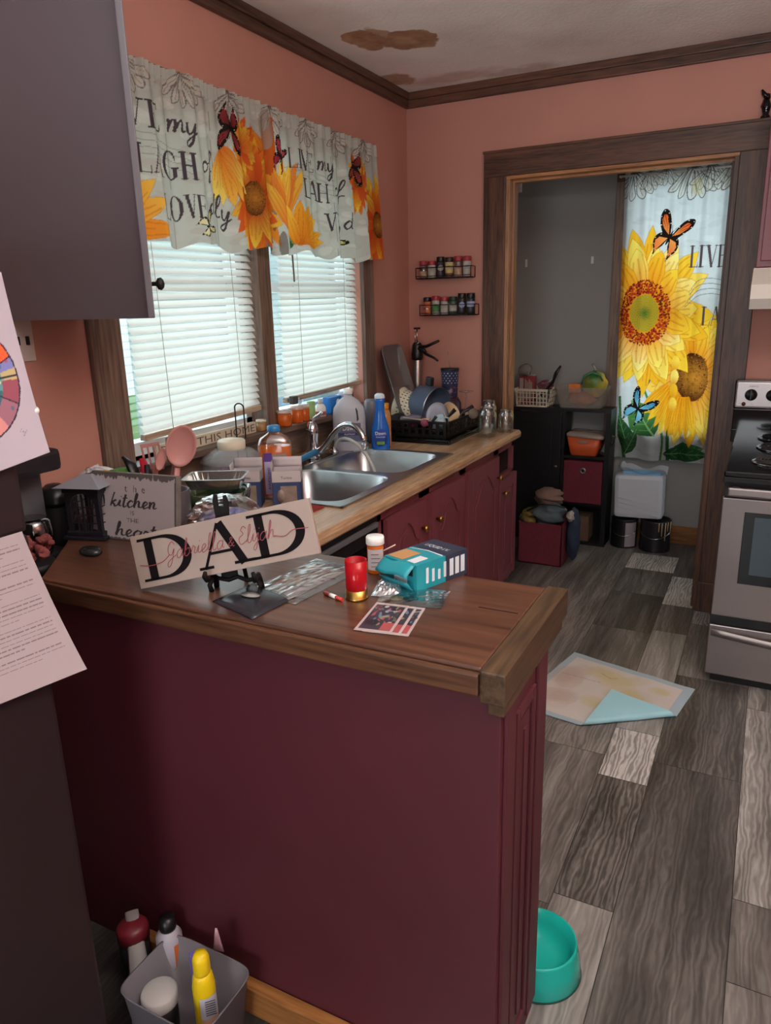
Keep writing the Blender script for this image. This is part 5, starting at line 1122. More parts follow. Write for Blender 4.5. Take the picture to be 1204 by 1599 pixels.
utensil('pink_spoon', 'big pink spoon, rightmost of the pink utensils', [(.285, -2.285, ZT+.015), (.305, -2.285, ZT+.12), (.322, -2.28, ZT+.205)], .008, spoon_head((.340, -2.275, ZT+.268), .044, .062, (.25, .1), .016), pinkm)
utensil('pink_spatula', 'pink spatula with a looped handle in front of the spoons', [(.265, -2.30, ZT+.015), (.275, -2.31, ZT+.13), (.268, -2.315, ZT+.19), (.288, -2.32, ZT+.225)], .007, spoon_head((.30, -2.32, ZT+.235), .014, .034, (.3, .2), .006), pinkm)
utensil('black_scoop', 'black curved handle standing left of the red tool', [(.245, -2.29, ZT+.02), (.215, -2.32, ZT+.13), (.185, -2.325, ZT+.21), (.16, -2.33, ZT+.235)], [.008, .015, .013, .004], lambda t, mt: None, blackp)
utensil('red_tool', 'bright red plastic tool head left of the pink turner', [(.25, -2.28, ZT+.02), (.215, -2.29, ZT+.16), (.195, -2.29, ZT+.225)], [.006, .018, .008], lambda t, mt: None, mat('bright_red', '#b01c2c', .4))
utensil('steel_whisk', 'small dark and silver handle left of the pink turner', [(.255, -2.29, ZT+.02), (.232, -2.30, ZT+.14), (.222, -2.30, ZT+.21)], [.006, .013, .007], lambda t, mt: None, mat('gun_metal', '#4a4a50', .2, .8))
# clear jar with cream lid
t = thing('candy_jar', 'round clear plastic jar with a cream screw lid, left of the navy boxes', 'jar', (.135, -1.80, ZT), rot=0)
m = MB(); m.lathe([(0, 0), (.085, 0), (.11, .03), (.115, .07), (.105, .115)], (0, 0, 0), 36); m.build('bowl', cloudy('frosted_clear', '#eceef2', .14, .08), t, off=False)
m = MB(); m.lathe([(.112, .115), (.116, .122), (.105, .135), (.075, .158), (.052, .165)], (0, 0, 0), 36, cap=False); m.build('shoulder', cloudy('frosted_rim', '#eef0f2', .25, .08), t, off=False)
m = MB(); m.lathe([(.048, .160), (.050, .165), (.050, .190), (.046, .195), (.030, .193), (.028, .198), (0, .198)], (0, 0, 0), 30); m.build('lid', creamp, t, off=False)
m = MB(); m.sheet(bagf(0, 0, .05, .075, .07, .045, 7), 20, 14); m.build('contents', mat('pink_sweets', '#c98aa8', .6, noise=.4, nscale=30), t, off=False)
# wire paper towel holder loop
t = thing('towel_holder', 'black wire paper towel holder with an upright loop behind the clear jar', 'paper towel holder', (.056, -1.64, ZT))
m = MB(); pts = [(.040, -1.647, ZT+.01)]+[(.040, -1.647, ZT+.285)]+[(.055+.0165*math.cos(a), -1.64+.006*math.cos(a), ZT+.285+.0165*math.sin(a)) for a in [PI-PI*k/8 for k in range(9)]]+[(.0715, -1.634, ZT+.01)]; m.tube(pts, .0028, 8); m.build('loop', blackm, t)
m = MB(); m.lathe([(.034, 0), (.035, .004), (.032, .010), (0, .012)], (.056, -1.64, ZT), 28); m.build('base', blackm, t)
# navy boxes
def navy_box(label, cx, cy, w_, d, h, rot, word):
    t = thing('navy_box', label, 'box', (cx, cy, ZT), rot=rot)
    m = MB(); th = .0015
    for a in ((-w_/2, w_/2, -d/2, -d/2+th), (-w_/2, w_/2, d/2-th, d/2), (-w_/2, -w_/2+th, -d/2, d/2), (w_/2-th, w_/2, -d/2, d/2)): m.box(a[0], a[1], a[2], a[3], 0, h*.72, 0); m.box(a[0], a[1], a[2], a[3], h*.72, h, 1)
    m.box(-w_/2, w_/2, -d/2, d/2, 0, .002, 0); m.build('carton', [navy, card], t, off=False)
    m = MB(); m.sheet(lambda u, v: (-w_/2+w_*u, d/2+.004*v, h+.034*v), 4, 3); m.build('flap', card, t, off=False, solid=.001)
    m = MB(); m.sheet(lambda u, v: (-w_/2-.004*v, -d/2+d*u, h+.024*v), 4, 3); m.build('flap', card, t, off=False, solid=.001)
    m = MB(); m.box(-w_*.22, w_*.34, -d/2-.0012, -d/2, h*.08, h*.62, 0); m.lathe([(1, 0), (1, .001), (0, .001)], (-w_*.22, -d/2-.0012, h*.36), 16, M=Matrix.Rotation(PI/2, 4, 'X') @ Matrix.Diagonal((w_*.13, h*.17, 1, 1))); m.build('product_picture', mat('tan_picture', '#8f7f74', .5, noise=.3, nscale=30), t, off=False)
    m = MB(); m.text(word, .013, PL((0, -d/2-.0012, h*.80), (1, 0, 0), (0, 0, 1)), 0, 'CENTER'); m.build('word', ink_m, t, off=False)
navy_box('open navy box with white top, left one of the two beside the orange cleaner', .295, -1.925, .095, .075, .122, .50, 'Forno')
navy_box('open navy box with white top, right one nearest the sink', .437, -1.895, .095, .075, .130, .52, 'Torino')
# orange liquid cleaner with blue cap
t = thing('cleaner_bottle', 'clear bottle of orange cleaner with a blue cap and purple label between the navy boxes', 'bottle', (.325, -1.80, ZT), rot=facing(.33, -1.8))
m = MB(); m.lathe([(0, .0), (.042, 0), (.045, .01), (.045, .185)], (0, 0, 0), 28, sq=(1.25, .62, 3)); m.build('liquid', cloudy('orange_liquid', '#ff7d14', .7, .1), t, off=False)
m = MB(); m.lathe([(.0455, .0), (.047, .01), (.047, .190), (.040, .212), (.022, .226), (.016, .232), (.016, .240)], (0, 0, 0), 28, sq=(1.25, .62, 3)); m.build('shell', clearp, t, off=False)
m = MB(); m.lathe([(.022, .235), (.023, .238), (.022, .253), (.018, .256), (0, .256)], (0, 0, 0), 22); m.build('cap', mat('blue_cap', '#2c78b0', .35), t, off=False)
m = MB(); m.box(-.040, -.012, -.0312, -.0302, .02, .135, 1); m.box(-.040, -.012, -.0312, -.0302, .135, .165, 0); m.box(-.012, .038, -.0305, -.0298, .02, .160, 2); m.text('AWESOME', .014, PL((-.020, -.0318, .035), (0, 0, 1), (-1, 0, 0)), 0, 'LEFT', .08); m.build('label', [mat('label_purple', '#5a3a8a', .5), mat('label_lilac', '#b0a4c8', .5), mat('label_tan', '#9a8c84', .5)], t, off=False)
# blue brush, little jar behind
t = thing('scrub_brush', 'blue-handled scrub brush lying left of the faucet', 'brush', (.25, -1.53, ZT))
# foil tray and plastic packages behind the signs
t = thing('foil_tray', 'shallow ribbed foil tray behind the kitchen sign', 'tray', (.345, -2.20, ZT+.055), rot=.45)
m = MB()
def trayrim(rx, ry, z): return ringpts(m, 0, 0, rx, ry, 8, z, 72)
A = [trayrim(.098, .070, .038), trayrim(.090, .062, .038), trayrim(.078, .052, .004), trayrim(.02, .02, .002)]
for k in range(72):
    if k % 2: A[2][k].co *= .97
for a, b_ in zip(A, A[1:]):
    for k in range(72): m.face([a[k], a[(k+1) % 72], b_[(k+1) % 72], b_[k]])
m.face(A[-1]); m.build('pan', mat('foil_shiny', '#a8a8a6', .25, .9), t, off=False, solid=.001)
t.location = (.30, -2.09, ZT+.10)
o = None
t2 = thing('plastic_produce_bag', 'clear plastic bag with blue and white contents between the two signs', 'bag', (.53, -2.32, ZT))
m = MB(); m.sheet(bagf(.53, -2.32, ZT+.075, .125, .085, .075, 9, .16), 30, 22, 0, False); m.build('film', zipm, t2)
m = MB(); m.sheet(bagf(.53, -2.32, ZT+.058, .105, .070, .056, 13, .12), 24, 16); m.build('contents', mat('blue_white_pack', '#5a66c0', .35, col2='#eef0f8', nscale=22), t2)
t3 = thing('glass_baking_dish', 'dark green glass dish holding up the foil tray', 'dish', (.30, -2.09, ZT), rot=.45)
m = MB(); m.lathe([(0, 0), (.08, 0), (.095, .05), (.10, .095), (.097, .095), (.09, .052), (.076, .005), (0, .004)], (0, 0, 0), 32, sq=(1, .75, 6), cap=False); m.build('dish', glass('green_glass', (.45, .62, .50, 1), .04, .15), t3, off=False)
crumple('crumpled_film', 'small ball of crumpled clear film on top of the DAD sign edge, by the cleaner label', 'wrapper', .60, .66, -2.22, -2.15, ZT+.005, .035, zipm, 15, 0, 14, .02)
bpy.data.objects['crumpled_film']['label'] = 'small ball of crumpled clear film in front of the navy boxes'
# finish the brush
t = bpy.data.objects['scrub_brush']
m = MB(); m.tube([(.245, -1.60, ZT+.075), (.26, -1.52, ZT+.085), (.27, -1.45, ZT+.095)], [.010, .012, .014], 10); m.build('handle', mat('brush_blue', '#2c6c96', .4), t)
m = MB(); m.box(.19, .25, -1.62, -1.55, ZT, ZT+.06, bev=.006); m.build('bristle_block', mat('bristle_clear', '#a8a49a', .6, noise=.4, nscale=50, stretch=(1, 1, .1)), t)
t.location = (.25, -1.53, ZT)
for ch in t.children: pass
# red potholder
t = thing('pot_holder', 'red pot holder with a yellow pattern at the near edge of the sink', 'pot holder', (.49, -1.92, ZT))
m = MB(); m.box(.42, .555, -1.985, -1.858, ZT, ZT+.006, bev=.003); m.build('pad', mat('red_cloth', '#8e2a2a', .9, noise=.2, nscale=40), t)
m = MB(); m.prism([(.45, -1.94), (.50, -1.95), (.53, -1.90), (.50, -1.875), (.46, -1.885)], .001, Matrix.Translation((0, 0, ZT+.0062))); m.build('pattern', mat('yellow_cloth', '#c8a84a', .9), t)

# ---------------------------------------------------------------- things on the window stool
ZW = 1.0803
t = thing('sill_sign', 'long cream sign reading "BLESS THIS HOME" leaning on the window stool', 'sign', (.02, -1.80, ZW))
m = MB(); m.box(.015, .030, -2.06, -1.51, ZW, ZW+.042, bev=.002); m.build('plank', mat('cream_plank', '#cdc2ac', .7, noise=.1, nscale=30), t)
m = MB(); m.text('BLESS THIS HOME', .040, PL((.0306, -2.045, ZW+.007), (0, 1, 0), (0, 0, 1)), 0, 'LEFT', .52); m.build('lettering', mat('sign_ink', '#5a5048', .7), t)
lobj('sill_jar', 'tiny amber jar beside the right end of the cream sill sign', 'jar', .03, -1.475, ZW, [('body', cloudy('amber_jar', '#c9a070', .5), [(0, 0), (.018, 0), (.02, .004), (.02, .035)]), ('lid', creamp, [(.021, .035), (.021, .045), (0, .046)])])
pill_bottle('wide orange medicine bottle, first from the left on the window stool', .045, -1.335, ZW, .031, .066, '#ff8030', lab=False, capc=cloudy('cap_clear', '#e8dcd4', .4))
pill_bottle('orange pill bottle with a frosted cap, second from the left on the stool', .050, -1.245, ZW, .025, .070, '#ff7a20', lab=False, capc=cloudy('cap_clear', '#e8dcd4', .4))
pill_bottle('orange pill bottle, third from the left on the stool, beside the green tube', .045, -1.185, ZW, .024, .068, '#ff7820', lab=False, capc=cloudy('cap_clear', '#e8dcd4', .4))
lobj('green_tube', 'green tube bottle on the stool between orange and white bottles', 'bottle', .045, -1.125, ZW, [('body', mat('soft_green', '#88b070', .4), [(0, 0), (.017, 0), (.018, .01), (.018, .075), (0, .078)])])
lobj('white_bottle', 'small white and red bottle right of the green tube on the stool', 'bottle', .045, -1.05, ZW, [('body', whitep, [(0, 0), (.024, 0), (.025, .008), (.025, .04), (.018, .052), (.010, .056)]), ('label', mat('rust_label', '#b0584a', .5), [(.0256, .006), (.0256, .024)], None, 1), ('cap', mat('clear_cap', '#c8c8cc', .3), [(.011, .056), (.011, .078), (0, .08)])])
t = thing('blue_wipes', 'bright blue soft pack leaning on the stool beside the milky jug', 'package', (.05, -.95, ZW))
m = MB(); m.box(.02, .065, -.995, -.885, ZW, ZW+.078, bev=.010); m.build('pack', mat('bright_blue', '#2474c4', .3), t)
m = MB(); m.lathe([(.02, 0), (.02, .001), (0, .001)], (.0655, -.925, ZW+.045), 16, M=Matrix.Rotation(PI/2, 4, 'Y')); m.build('logo', whitep, t)
lobj('lilac_can', 'pale lilac round container, rightmost on the stool', 'container', .045, -.83, ZW, [('body', mat('lilac', '#a8a8c0', .35), [(0, 0), (.03, 0), (.032, .01), (.032, .07), (.026, .085), (0, .09)])])
t = thing('mug_ornament', 'small dark ornament with a clear dial hanging under the right blind', 'ornament', (.02, -1.21, 1.15))
m = MB(); m.box(.005, .03, -1.235, -1.20, 1.155, 1.19, bev=.004); m.build('clip', mat('clip_grey', '#4a4a46', .5), t); m = MB(); m.lathe([(.014, 0), (.014, .006), (0, .007)], (.03, -1.195, 1.165), 16, M=Matrix.Rotation(PI/2, 4, 'Y')); m.build('dial', clearp, t)

# ---------------------------------------------------------------- soap bottles right of the faucet
t = thing('soap_refill_jug', 'large clear soap refill jug with dark blue label, left of the blue squeeze bottle', 'bottle', (.135, -.95, ZT), rot=facing(.14, -.95))
m = MB(); m.lathe([(0, 0), (.070, 0), (.075, .012), (.076, .16), (.070, .20), (.045, .235), (.020, .25), (.018, .262)], (0, 0, 0), 32, sq=(1, .62, 3)); m.build('shell', cloudy('milky_clear', '#e6eaf0', .5, .15), t, off=False)
m = MB(); m.lathe([(0, .002), (.066, .002), (.072, .012), (.073, .075)], (0, 0, 0), 32, sq=(1, .6, 3)); m.build('liquid', mat('blue_liquid', '#46538a', .2), t, off=False)
m = MB(); m.lathe([(.021, .262), (.022, .265), (.021, .285), (0, .287)], (0, 0, 0), 20); m.build('cap', whitep, t, off=False)
m = MB(); m.box(-.052, .052, -.0482, -.0475, .05, .135, 0, bev=.0003); m.box(-.052, .052, -.0485, -.0482, .078, .092, 2); m.text('Dawn', .032, PL((0, -.049, .102), (1, 0, 0), (0, 0, 1)), 1, 'CENTER', .06); m.text('PLATINUM', .010, PL((0, -.049, .081), (1, 0, 0), (0, 0, 1)), 1, 'CENTER'); m.build('label', [mat('label_grey_blue', '#5b6280', .4), whitep, mat('label_navy', '#2c3560', .4)], t, off=False)
m = MB(); m.prism([(.035, .14), (.044, .15), (.040, .19), (.033, .205), (.030, .20), (.034, .17)], .001, PL((0, -.046, 0), (1, 0, 0), (0, 0, 1))); m.build('grip_hole', mat('deep_grey', '#30343a', .5), t, off=False)
t = thing('dish_soap_bottle', 'bright blue squeeze bottle of dish soap with a pale cap, right of the clear jug', 'bottle', (.262, -.885, ZT), rot=facing(.26, -.885))
bl = mat('soap_blue', '#1f66c0', .15)
m = MB(); m.lathe([(0, 0), (.038, 0), (.042, .01), (.044, .05), (.040, .10), (.026, .15), (.020, .19), (.022, .225), (.023, .24)], (0, 0, 0), 28, sq=(1, .7, 2.4)); m.build('body', bl, t, off=False)
m = MB(); m.lathe([(.0235, .238), (.024, .242), (.022, .255), (.014, .261), (0, .262)], (0, 0, 0), 22, sq=(1, .8, 2)); m.build('cap', mat('cap_pale', '#cfdde8', .35), t, off=False)
m = MB(); m.lathe([(1, 0), (1, .001), (0, .001)], (0, -.0312, .062), 24, M=Matrix.Rotation(PI/2, 4, 'X') @ Matrix.Diagonal((.034, .040, 1, 1))); m.text('Dawn', .022, PL((0, -.0326, .075), (1, 0, 0), (0, 0, 1)), 1, 'CENTER', .048); m.text('Powerwash', .009, PL((0, -.0326, .062), (1, 0, 0), (0, 0, 1)), 1, 'CENTER'); m.box(-.018, .018, -.0330, -.0322, .030, .044, 2); m.build('label', [mat('label_deep_blue', '#2c4a9a', .35), whitep, mat('label_green', '#6a9a3a', .5)], t, off=False)
lobj('orange_bottle', 'slim amber bottle behind the blue squeeze bottle', 'bottle', .245, -.80, ZT, [('body', mat('amber_solid', '#b8824a', .35), [(0, 0), (.026, 0), (.027, .01), (.027, .15), (.016, .18)]), ('cap', mat('orange_cap', '#d8922c', .4), [(.017, .178), (.018, .182), (.017, .205), (0, .207)])])
lobj('grey_can', 'tall grey can behind the soap bottles, against the window casing', 'can', .13, -.72, ZT, [('body', mat('can_grey', '#6d6a72', .4), [(0, 0), (.034, 0), (.035, .005), (.035, .20), (.028, .21), (0, .212)])])
# ---------------------------------------------------------------- dish rack and dishes
t = thing('dish_rack', 'black plastic dish rack on a black drip tray in the counter corner', 'dish rack', (.32, -.43, ZT), rot=0)
m = MB(); m.box(.12, .52, -.68, -.19, ZT, ZT+.008, bev=.003)
for a in ((.12, .52, -.68, -.665), (.12, .52, -.205, -.19), (.12, .135, -.68, -.19), (.505, .52, -.68, -.19)): m.box(a[0], a[1], a[2], a[3], ZT+.004, ZT+.022, bev=.004)
m.build('drip_tray', blackg, t)
m = MB(); x0, x1, y0, y1 = .145, .492, -.645, -.22; zb, zt = ZT+.024, ZT+.105
def wall_sl(M, L, n):
    m.box(0, L, 0, .016, -.003, .003, M=M, bev=.001); m.box(-.004, L+.004, .070, .082, -.006, .006, M=M, bev=.003)
    for k in range(n+1):
        x = k*(L-.016)/n; m.box(x, x+.016, 0, .075, -.0025, .0025, M=M)
    m.box(0, L, .040, .047, -.002, .002, M=M)
wall_sl(PL((x0, y0, zb), (1, 0, 0), (0, -.12, 1)), x1-x0, 9); wall_sl(PL((x0, y1, zb), (1, 0, 0), (0, .12, 1)), x1-x0, 9)
wall_sl(PL((x1, y0, zb), (0, 1, 0), (.12, 0, 1)), y1-y0, 11); wall_sl(PL((x0, y0, zb), (0, 1, 0), (-.12, 0, 1)), y1-y0, 11)
for k in range(9): m.box(x0+.01+k*(x1-x0-.02)/8-.002, x0+.01+k*(x1-x0-.02)/8+.002, y0, y1, zb, zb+.004)
for k in range(9): m.box(x0, x1, y0+.02+k*.048, y0+.024+k*.048, zb, zb+.004)
m.build('basket', blackp, t)
# baking sheet leaning on the window wall
t = thing('baking_sheet', 'dark grey baking sheet leaning against the window wall behind the rack', 'baking sheet', (.165, -.345, ZT+.032), rot=(0, math.radians(-17.5), 0))
m = MB()
A = [ringpts(m, 0, 0, .002, .115, 6, 0, 8)]; m.bm.free(); m = MB()
def sheet_ring(hy, hz, x, p=8): 
    e = 2/p; n = 48; return [m.v((x, math.copysign(abs(math.cos(2*PI*(k+.5)/n))**e, math.cos(2*PI*(k+.5)/n))*hy, .215+math.copysign(abs(math.sin(2*PI*(k+.5)/n))**e, math.sin(2*PI*(k+.5)/n))*hz)) for k in range(n)]
A = [sheet_ring(.125, .215, .018), sheet_ring(.118, .208, .018), sheet_ring(.112, .202, 0), sheet_ring(.02, .02, 0)]
for a, b_ in zip(A, A[1:]):
    for k in range(48): m.face([a[k], a[(k+1) % 48], b_[(k+1) % 48], b_[k]], 0, True)
m.face(A[-1]); m.build('pan', mat('dark_nonstick', '#7c7876', .35, .5), t, off=False, solid=.0015)
t = thing('baking_sheet', 'small thin grey pan standing in front of the large baking sheet', 'baking sheet', (.205, -.40, ZT+.032), rot=(0, math.radians(-19), 0))
m = MB(); m.box(-.004, .004, -.10, .10, 0, .22, bev=.003); m.build('pan', mat('dark_nonstick'), t, off=False)
# white colander on its side
RY = Matrix.Rotation(PI/2, 4, 'Y')
t = thing('colander', 'cream plastic colander on its side in the dish rack', 'colander', (.12, -.39, ZT+.135), rot=(0, math.radians(12), 0))
cm_ = mat('colander_cream', '#cfccb4', .4)
prof = [(.098, 0), (.102, .004), (.095, .010), (.088, .05), (.075, .09), (.05, .11), (0, .115)]
m = MB(); m.lathe(prof, (0, 0, 0), 36, M=RY, cap=False); m.build('bowl', cm_, t, off=False, solid=.002)
m = MB()
for j in range(4):
    for k in range(30):
        a = 2*PI*k/30; r = [.0915, .0885, .084, .077][j]+.0012; x = [.028, .046, .066, .086][j]
        M = Matrix.Rotation(a, 4, 'X') @ Matrix.Translation((x, 0, r)); m.box(-.005, .005, -.0022, .0022, -.001, .0006, M=M)
m.build('holes', mat('hole_dark', '#3a3a34', .8), t, off=False)
t = thing('cooking_pot', 'dark blue-grey nonstick pot on its side beside the colander', 'pot', (.225, -.37, ZT+.155), rot=(0, math.radians(8), -.35))
pm_ = mat('blue_grey_enamel', '#647289', .3, .4)
m = MB(); m.lathe([(0, 0), (.080, 0), (.092, .008), (.098, .03), (.102, .125), (.104, .128), (.100, .128), (.094, .03), (.085, .006), (0, .005)], (0, 0, 0), 40, M=RY, cap=False); m.build('body', pm_, t, off=False)
m = MB(); m.lathe([(.103, .126), (.106, .128), (.103, .131)], (0, 0, 0), 40, M=RY, cap=False); m.build('rim', steel, t, off=False)
m = MB(); m.box(.04, .08, -.012, .012, .10, .145, bev=.006); m.build('side_handle', blackp, t, off=False)
# small saucepan
t = thing('small_saucepan', 'small steel-blue saucepan with a cream inside, tipped in the right of the rack', 'saucepan', (.40, -.42, ZT+.10), rot=(0, math.radians(-28), -.3))
m = MB(); m.lathe([(0, -.04), (.050, -.04), (.056, -.034), (.058, .035)], (0, 0, 0), 30, M=RY, cap=False); m.build('body', mat('light_steel_blue', '#8ea2c4', .25, .6), t, off=False)
m = MB(); m.lathe([(.0585, .034), (.0585, .038), (.054, .038), (.050, -.03), (0, -.034)], (0, 0, 0), 30, M=RY, cap=False); m.build('lining', mat('cream_lining', '#cdb48e', .4), t, off=False)
# tumbler with flag print on a dark stacked bowl
lobj('dark_bowl', 'dark plum bowl turned over at the back of the rack, under the flag tumbler', 'bowl', .345, -.245, ZT+.03, [('bowl', mat('plum', '#3d2a38', .35), [(0, 0), (.055, 0), (.062, .01), (.060, .11), (.045, .14), (0, .142)])])
t = thing('flag_tumbler', 'navy insulated tumbler with white stars and a red pattern, straw in its lid', 'tumbler', (.345, -.245, ZT+.1725), rot=facing(.3, -.25))
cv = Canvas(0, 1, 0, 1, 90, 70, '#2a2f48')
for j in range(5):
    for k in range(14): cv.ell(.035+.071*k+(.035 if j % 2 else 0), .90-.09*j, .011, .024, '#aeb4cc', .9, 0, 8)
rr_ = random.Random(2)
for k in range(60): cv.ell(rr_.random(), rr_.uniform(.02, .42), rr_.uniform(.01, .05), rr_.uniform(.01, .05), rr_.choice(['#7a3a48', '#9a4a58', '#3a3450', '#8a8090', '#24263a']), .8, rr_.uniform(0, 3), 10)
o = cv.build('body', printed('tumbler_print', 0, .3), lambda U, V: ((.040+.007*V)*np.sin(2*PI*U+PI), -(.040+.007*V)*np.cos(2*PI*U+PI), .14*V), t); o.data.transform(Matrix.Translation(t.location))
m = MB(); m.lathe([(.048, .139), (.049, .143), (.047, .150), (0, .151)], (0, 0, 0), 30); m.lathe([(0, 0), (.040, .0)], (0, 0, 0), 30); m.build('lid', blackp, t, off=False)
m = MB(); m.tube([(0, 0, .15), (-.012, 0, .235)], .0022, 6); m.build('straw', clearp, t, off=False)
# food press gun on the counter behind
t = thing('food_press_gun', 'steel jerky press with black trigger handles standing against the back wall', 'kitchen tool', (.085, -.085, ZT), rot=0)
m = MB(); m.lathe([(0, 0), (.026, 0), (.028, .01), (.028, .36), (.026, .365)], (0, 0, 0), 24); m.build('barrel', mat('satin_tube', '#a39a94', .3, .9), t, off=False)
m = MB(); m.lathe([(.031, .35), (.034, .36), (.034, .385), (.030, .40), (.028, .43), (.020, .445), (0, .446)], (0, 0, 0), 20); m.tube([(.0, -.01, .415), (.05, -.02, .405), (.06, -.022, .39)], [.014, .012, .010], 8); m.build('head', blackp, t, off=False)
m = MB(); m.tube([(.02, -.015, .42), (.07, -.03, .425), (.15, -.05, .455)], [.010, .009, .007], 8); m.build('fixed_handle', blackp, t, off=False)
m = MB(); m.tube([(.03, -.015, .405), (.07, -.03, .382), (.12, -.045, .365), (.145, -.05, .350)], [.008, .008, .007, .006], 8); m.build('trigger', blackp, t, off=False)
m = MB(); m.tube([(0, 0, .44), (0, 0, .515)], .003, 8); m.tube([(-.012, 0, .44), (-.012, 0, .505)], .002, 6); m.build('plunger_rod', chrome, t, off=False)
m = MB(); m.lathe([(.018, .515), (.019, .518), (.018, .525), (0, .526)], (0, 0, 0), 18); m.build('knob', blackp, t, off=False)
m = MB(); m.tube([(-.018, -.012, .44), (0, -.025, .432), (.022, -.022, .445)], .002, 6); m.build('wire_clip', chrome, t, off=False)
# little things in the rack
lobj('pink_cup', 'pink cup tipped over at the front of the rack', 'cup', .285, -.60, ZT+.095, [('body', mat('hot_pink', '#b0486e', .4), [(0, -.03), (.024, -.03), (.030, .03), (.028, .03), (.022, -.025), (0, -.025)], None, 1)], rot=(PI/2-.2, 0, .6))
lobj('round_cover', 'round black lid standing between the colander and the pink cup', 'lid', .195, -.56, ZT+.075, [('disc', blackm, [(0, 0), (.05, 0), (.052, .004), (.045, .012), (.012, .016), (.010, .028), (0, .028)])], rot=(PI/2-.5, 0, .2))
lobj('grey_bottle', 'dark grey bottle lying across the front of the rack', 'bottle', .245, -.625, ZT+.10, [('body', mat('rubber_grey', '#5d5862', .5), [(0, 0), (.018, 0), (.020, .01), (.020, .085), (.014, .10), (.013, .11), (.008, .11), (.008, .09), (0, .09)], None)], rot=(0, PI/2-.12, .0))
lobj('maroon_cup', 'maroon plastic cup lying open toward the camera in the rack', 'cup', .36, -.615, ZT+.098, [('body', mat('maroon_plastic', '#7a3a50', .4), [(0, .06), (.018, .06), (.022, 0), (.020, 0), (.016, .055), (0, .055)], None, 1)], rot=(PI/2, 0, .5))
def stick(name, label, cat, pts, r, mt, flat=None): m = MB(); c = Vector(pts[0]); m.tube([Vector(p)-c for p in pts], r, 8, flat=flat); o = m.build(name, mt); o.location = c; tag(o, label, cat); return o
stick('wooden_spoon', 'pale wooden spoon lying along the rim of the rack', 'spoon', [(.27, -.655, ZT+.118), (.36, -.66, ZT+.112), (.41, -.655, ZT+.118)], [.004, .004, .010], wood('pale_wood', '#a88a6c', '#cbb091', 'x', 20), (1, .6))
t = thing('white_measuring_cup', 'pale blue-white measuring cup among the utensils at the right of the rack', 'cup', (.445, -.60, ZT+.095), rot=(.5, -.4, .3))
m = MB(); m.lathe([(0, -.03), (.020, -.03), (.026, .03), (.024, .03), (.018, -.026), (0, -.026)], (0, 0, 0), 20, cap=False); m.build('body', mat('pale_blue', '#a8bcc4', .3), t, off=False)
m = MB(); m.tube([(.02, 0, .02), (.04, 0, .01), (.03, 0, -.02)], .004, 6); m.build('handle', mat('pale_blue'), t, off=False)
t = thing('white_plate', 'white plate standing on edge behind the utensils', 'plate', (.385, -.52, ZT+.105), rot=(PI/2-.1, 0, 1.1))
m = MB(); m.lathe([(0, 0), (.045, .0), (.072, .010), (.074, .011), (.045, .004), (0, .004)], (0, 0, 0), 36, cap=False); m.build('plate', mat('plate_white', '#aeb8c8', .25), t, off=False)
stick('black_spatula', 'black spatula standing in the right of the rack', 'utensil', [(.43, -.55, ZT+.04), (.455, -.55, ZT+.11), (.49, -.53, ZT+.15)], [.006, .014, .022], blackp, (1, .4))
stick('black_tongs', 'black utensil leaning in front of the white measuring cup', 'utensil', [(.40, -.62, ZT+.04), (.41, -.63, ZT+.10), (.43, -.625, ZT+.125)], [.006, .011, .016], blackp, (1, .5))
stick('dark_ladle', 'dark ladle hanging over the right corner of the rack', 'utensil', [(.44, -.42, ZT+.05), (.48, -.40, ZT+.12), (.52, -.37, ZT+.145)], [.006, .012, .024], mat('dark_plum_plastic', '#2c2228', .3), (1, .5))
# wine glass upside down, glass bowl
t = thing('wine_glass', 'wine glass turned upside down behind the jars', 'wine glass', (.445, -.27, ZT+.03), rot=0)
m = MB(); m.lathe([(.030, 0), (.036, .03), (.034, .06), (.018, .085), (.004, .095), (.0035, .165), (.006, .17), (.036, .176), (.036, .179), (0, .181)], (0, 0, 0), 28, cap=False); m.build('glass', clear, t, off=False)
# jars at the counter end
def mason(label, x, y, r, h, wired=False, tip=None):
    t = thing('glass_jar', label, 'jar', (x, y, ZT), rot=0)
    m = MB(); m.lathe([(0, .001), (r*.92, .001), (r, .006), (r, h*.72), (r*.94, h*.80), (r*.76, h*.88), (r*.76, h), (r*.72, h), (r*.72, h*.88), (r*.95, h*.7), (r*.95, .01), (0, .008)], (0, 0, 0), 28, cap=False); m.build('body', clear, t, off=False)
    m = MB(); m.lathe([(r*.79, h*.90), (r*.81, h*.91), (r*.79, h*.93), (r*.79, h*.96), (r*.81, h*.97)], (0, 0, 0), 28, cap=False); m.build('thread_rim', glass('rim_glass', (.85, .88, .88, 1), .03, .3), t, off=False)
    return t
mason('tall empty glass jar, front one of the jars at the counter end', .603, -.385, .047, .148)
mason('shorter empty glass jar at the very end of the counter by the doorway', .648, -.225, .040, .115)
mason('tall glass jar behind the front jar, hidden by it', .565, -.255, .040, .165)
t = thing('lid_dome', 'clear round lid leaning on the side of the front jar', 'lid', (.545, -.43, ZT+.118), rot=(PI/2-.2, 0, .7))
m = MB(); m.lathe([(.026, 0), (.027, .003), (.024, .010), (.012, .018), (0, .020)], (0, 0, 0), 24, cap=False); m.build('dome', cloudy('brownish_clear', '#b8a898', .3, .1), t, off=False)

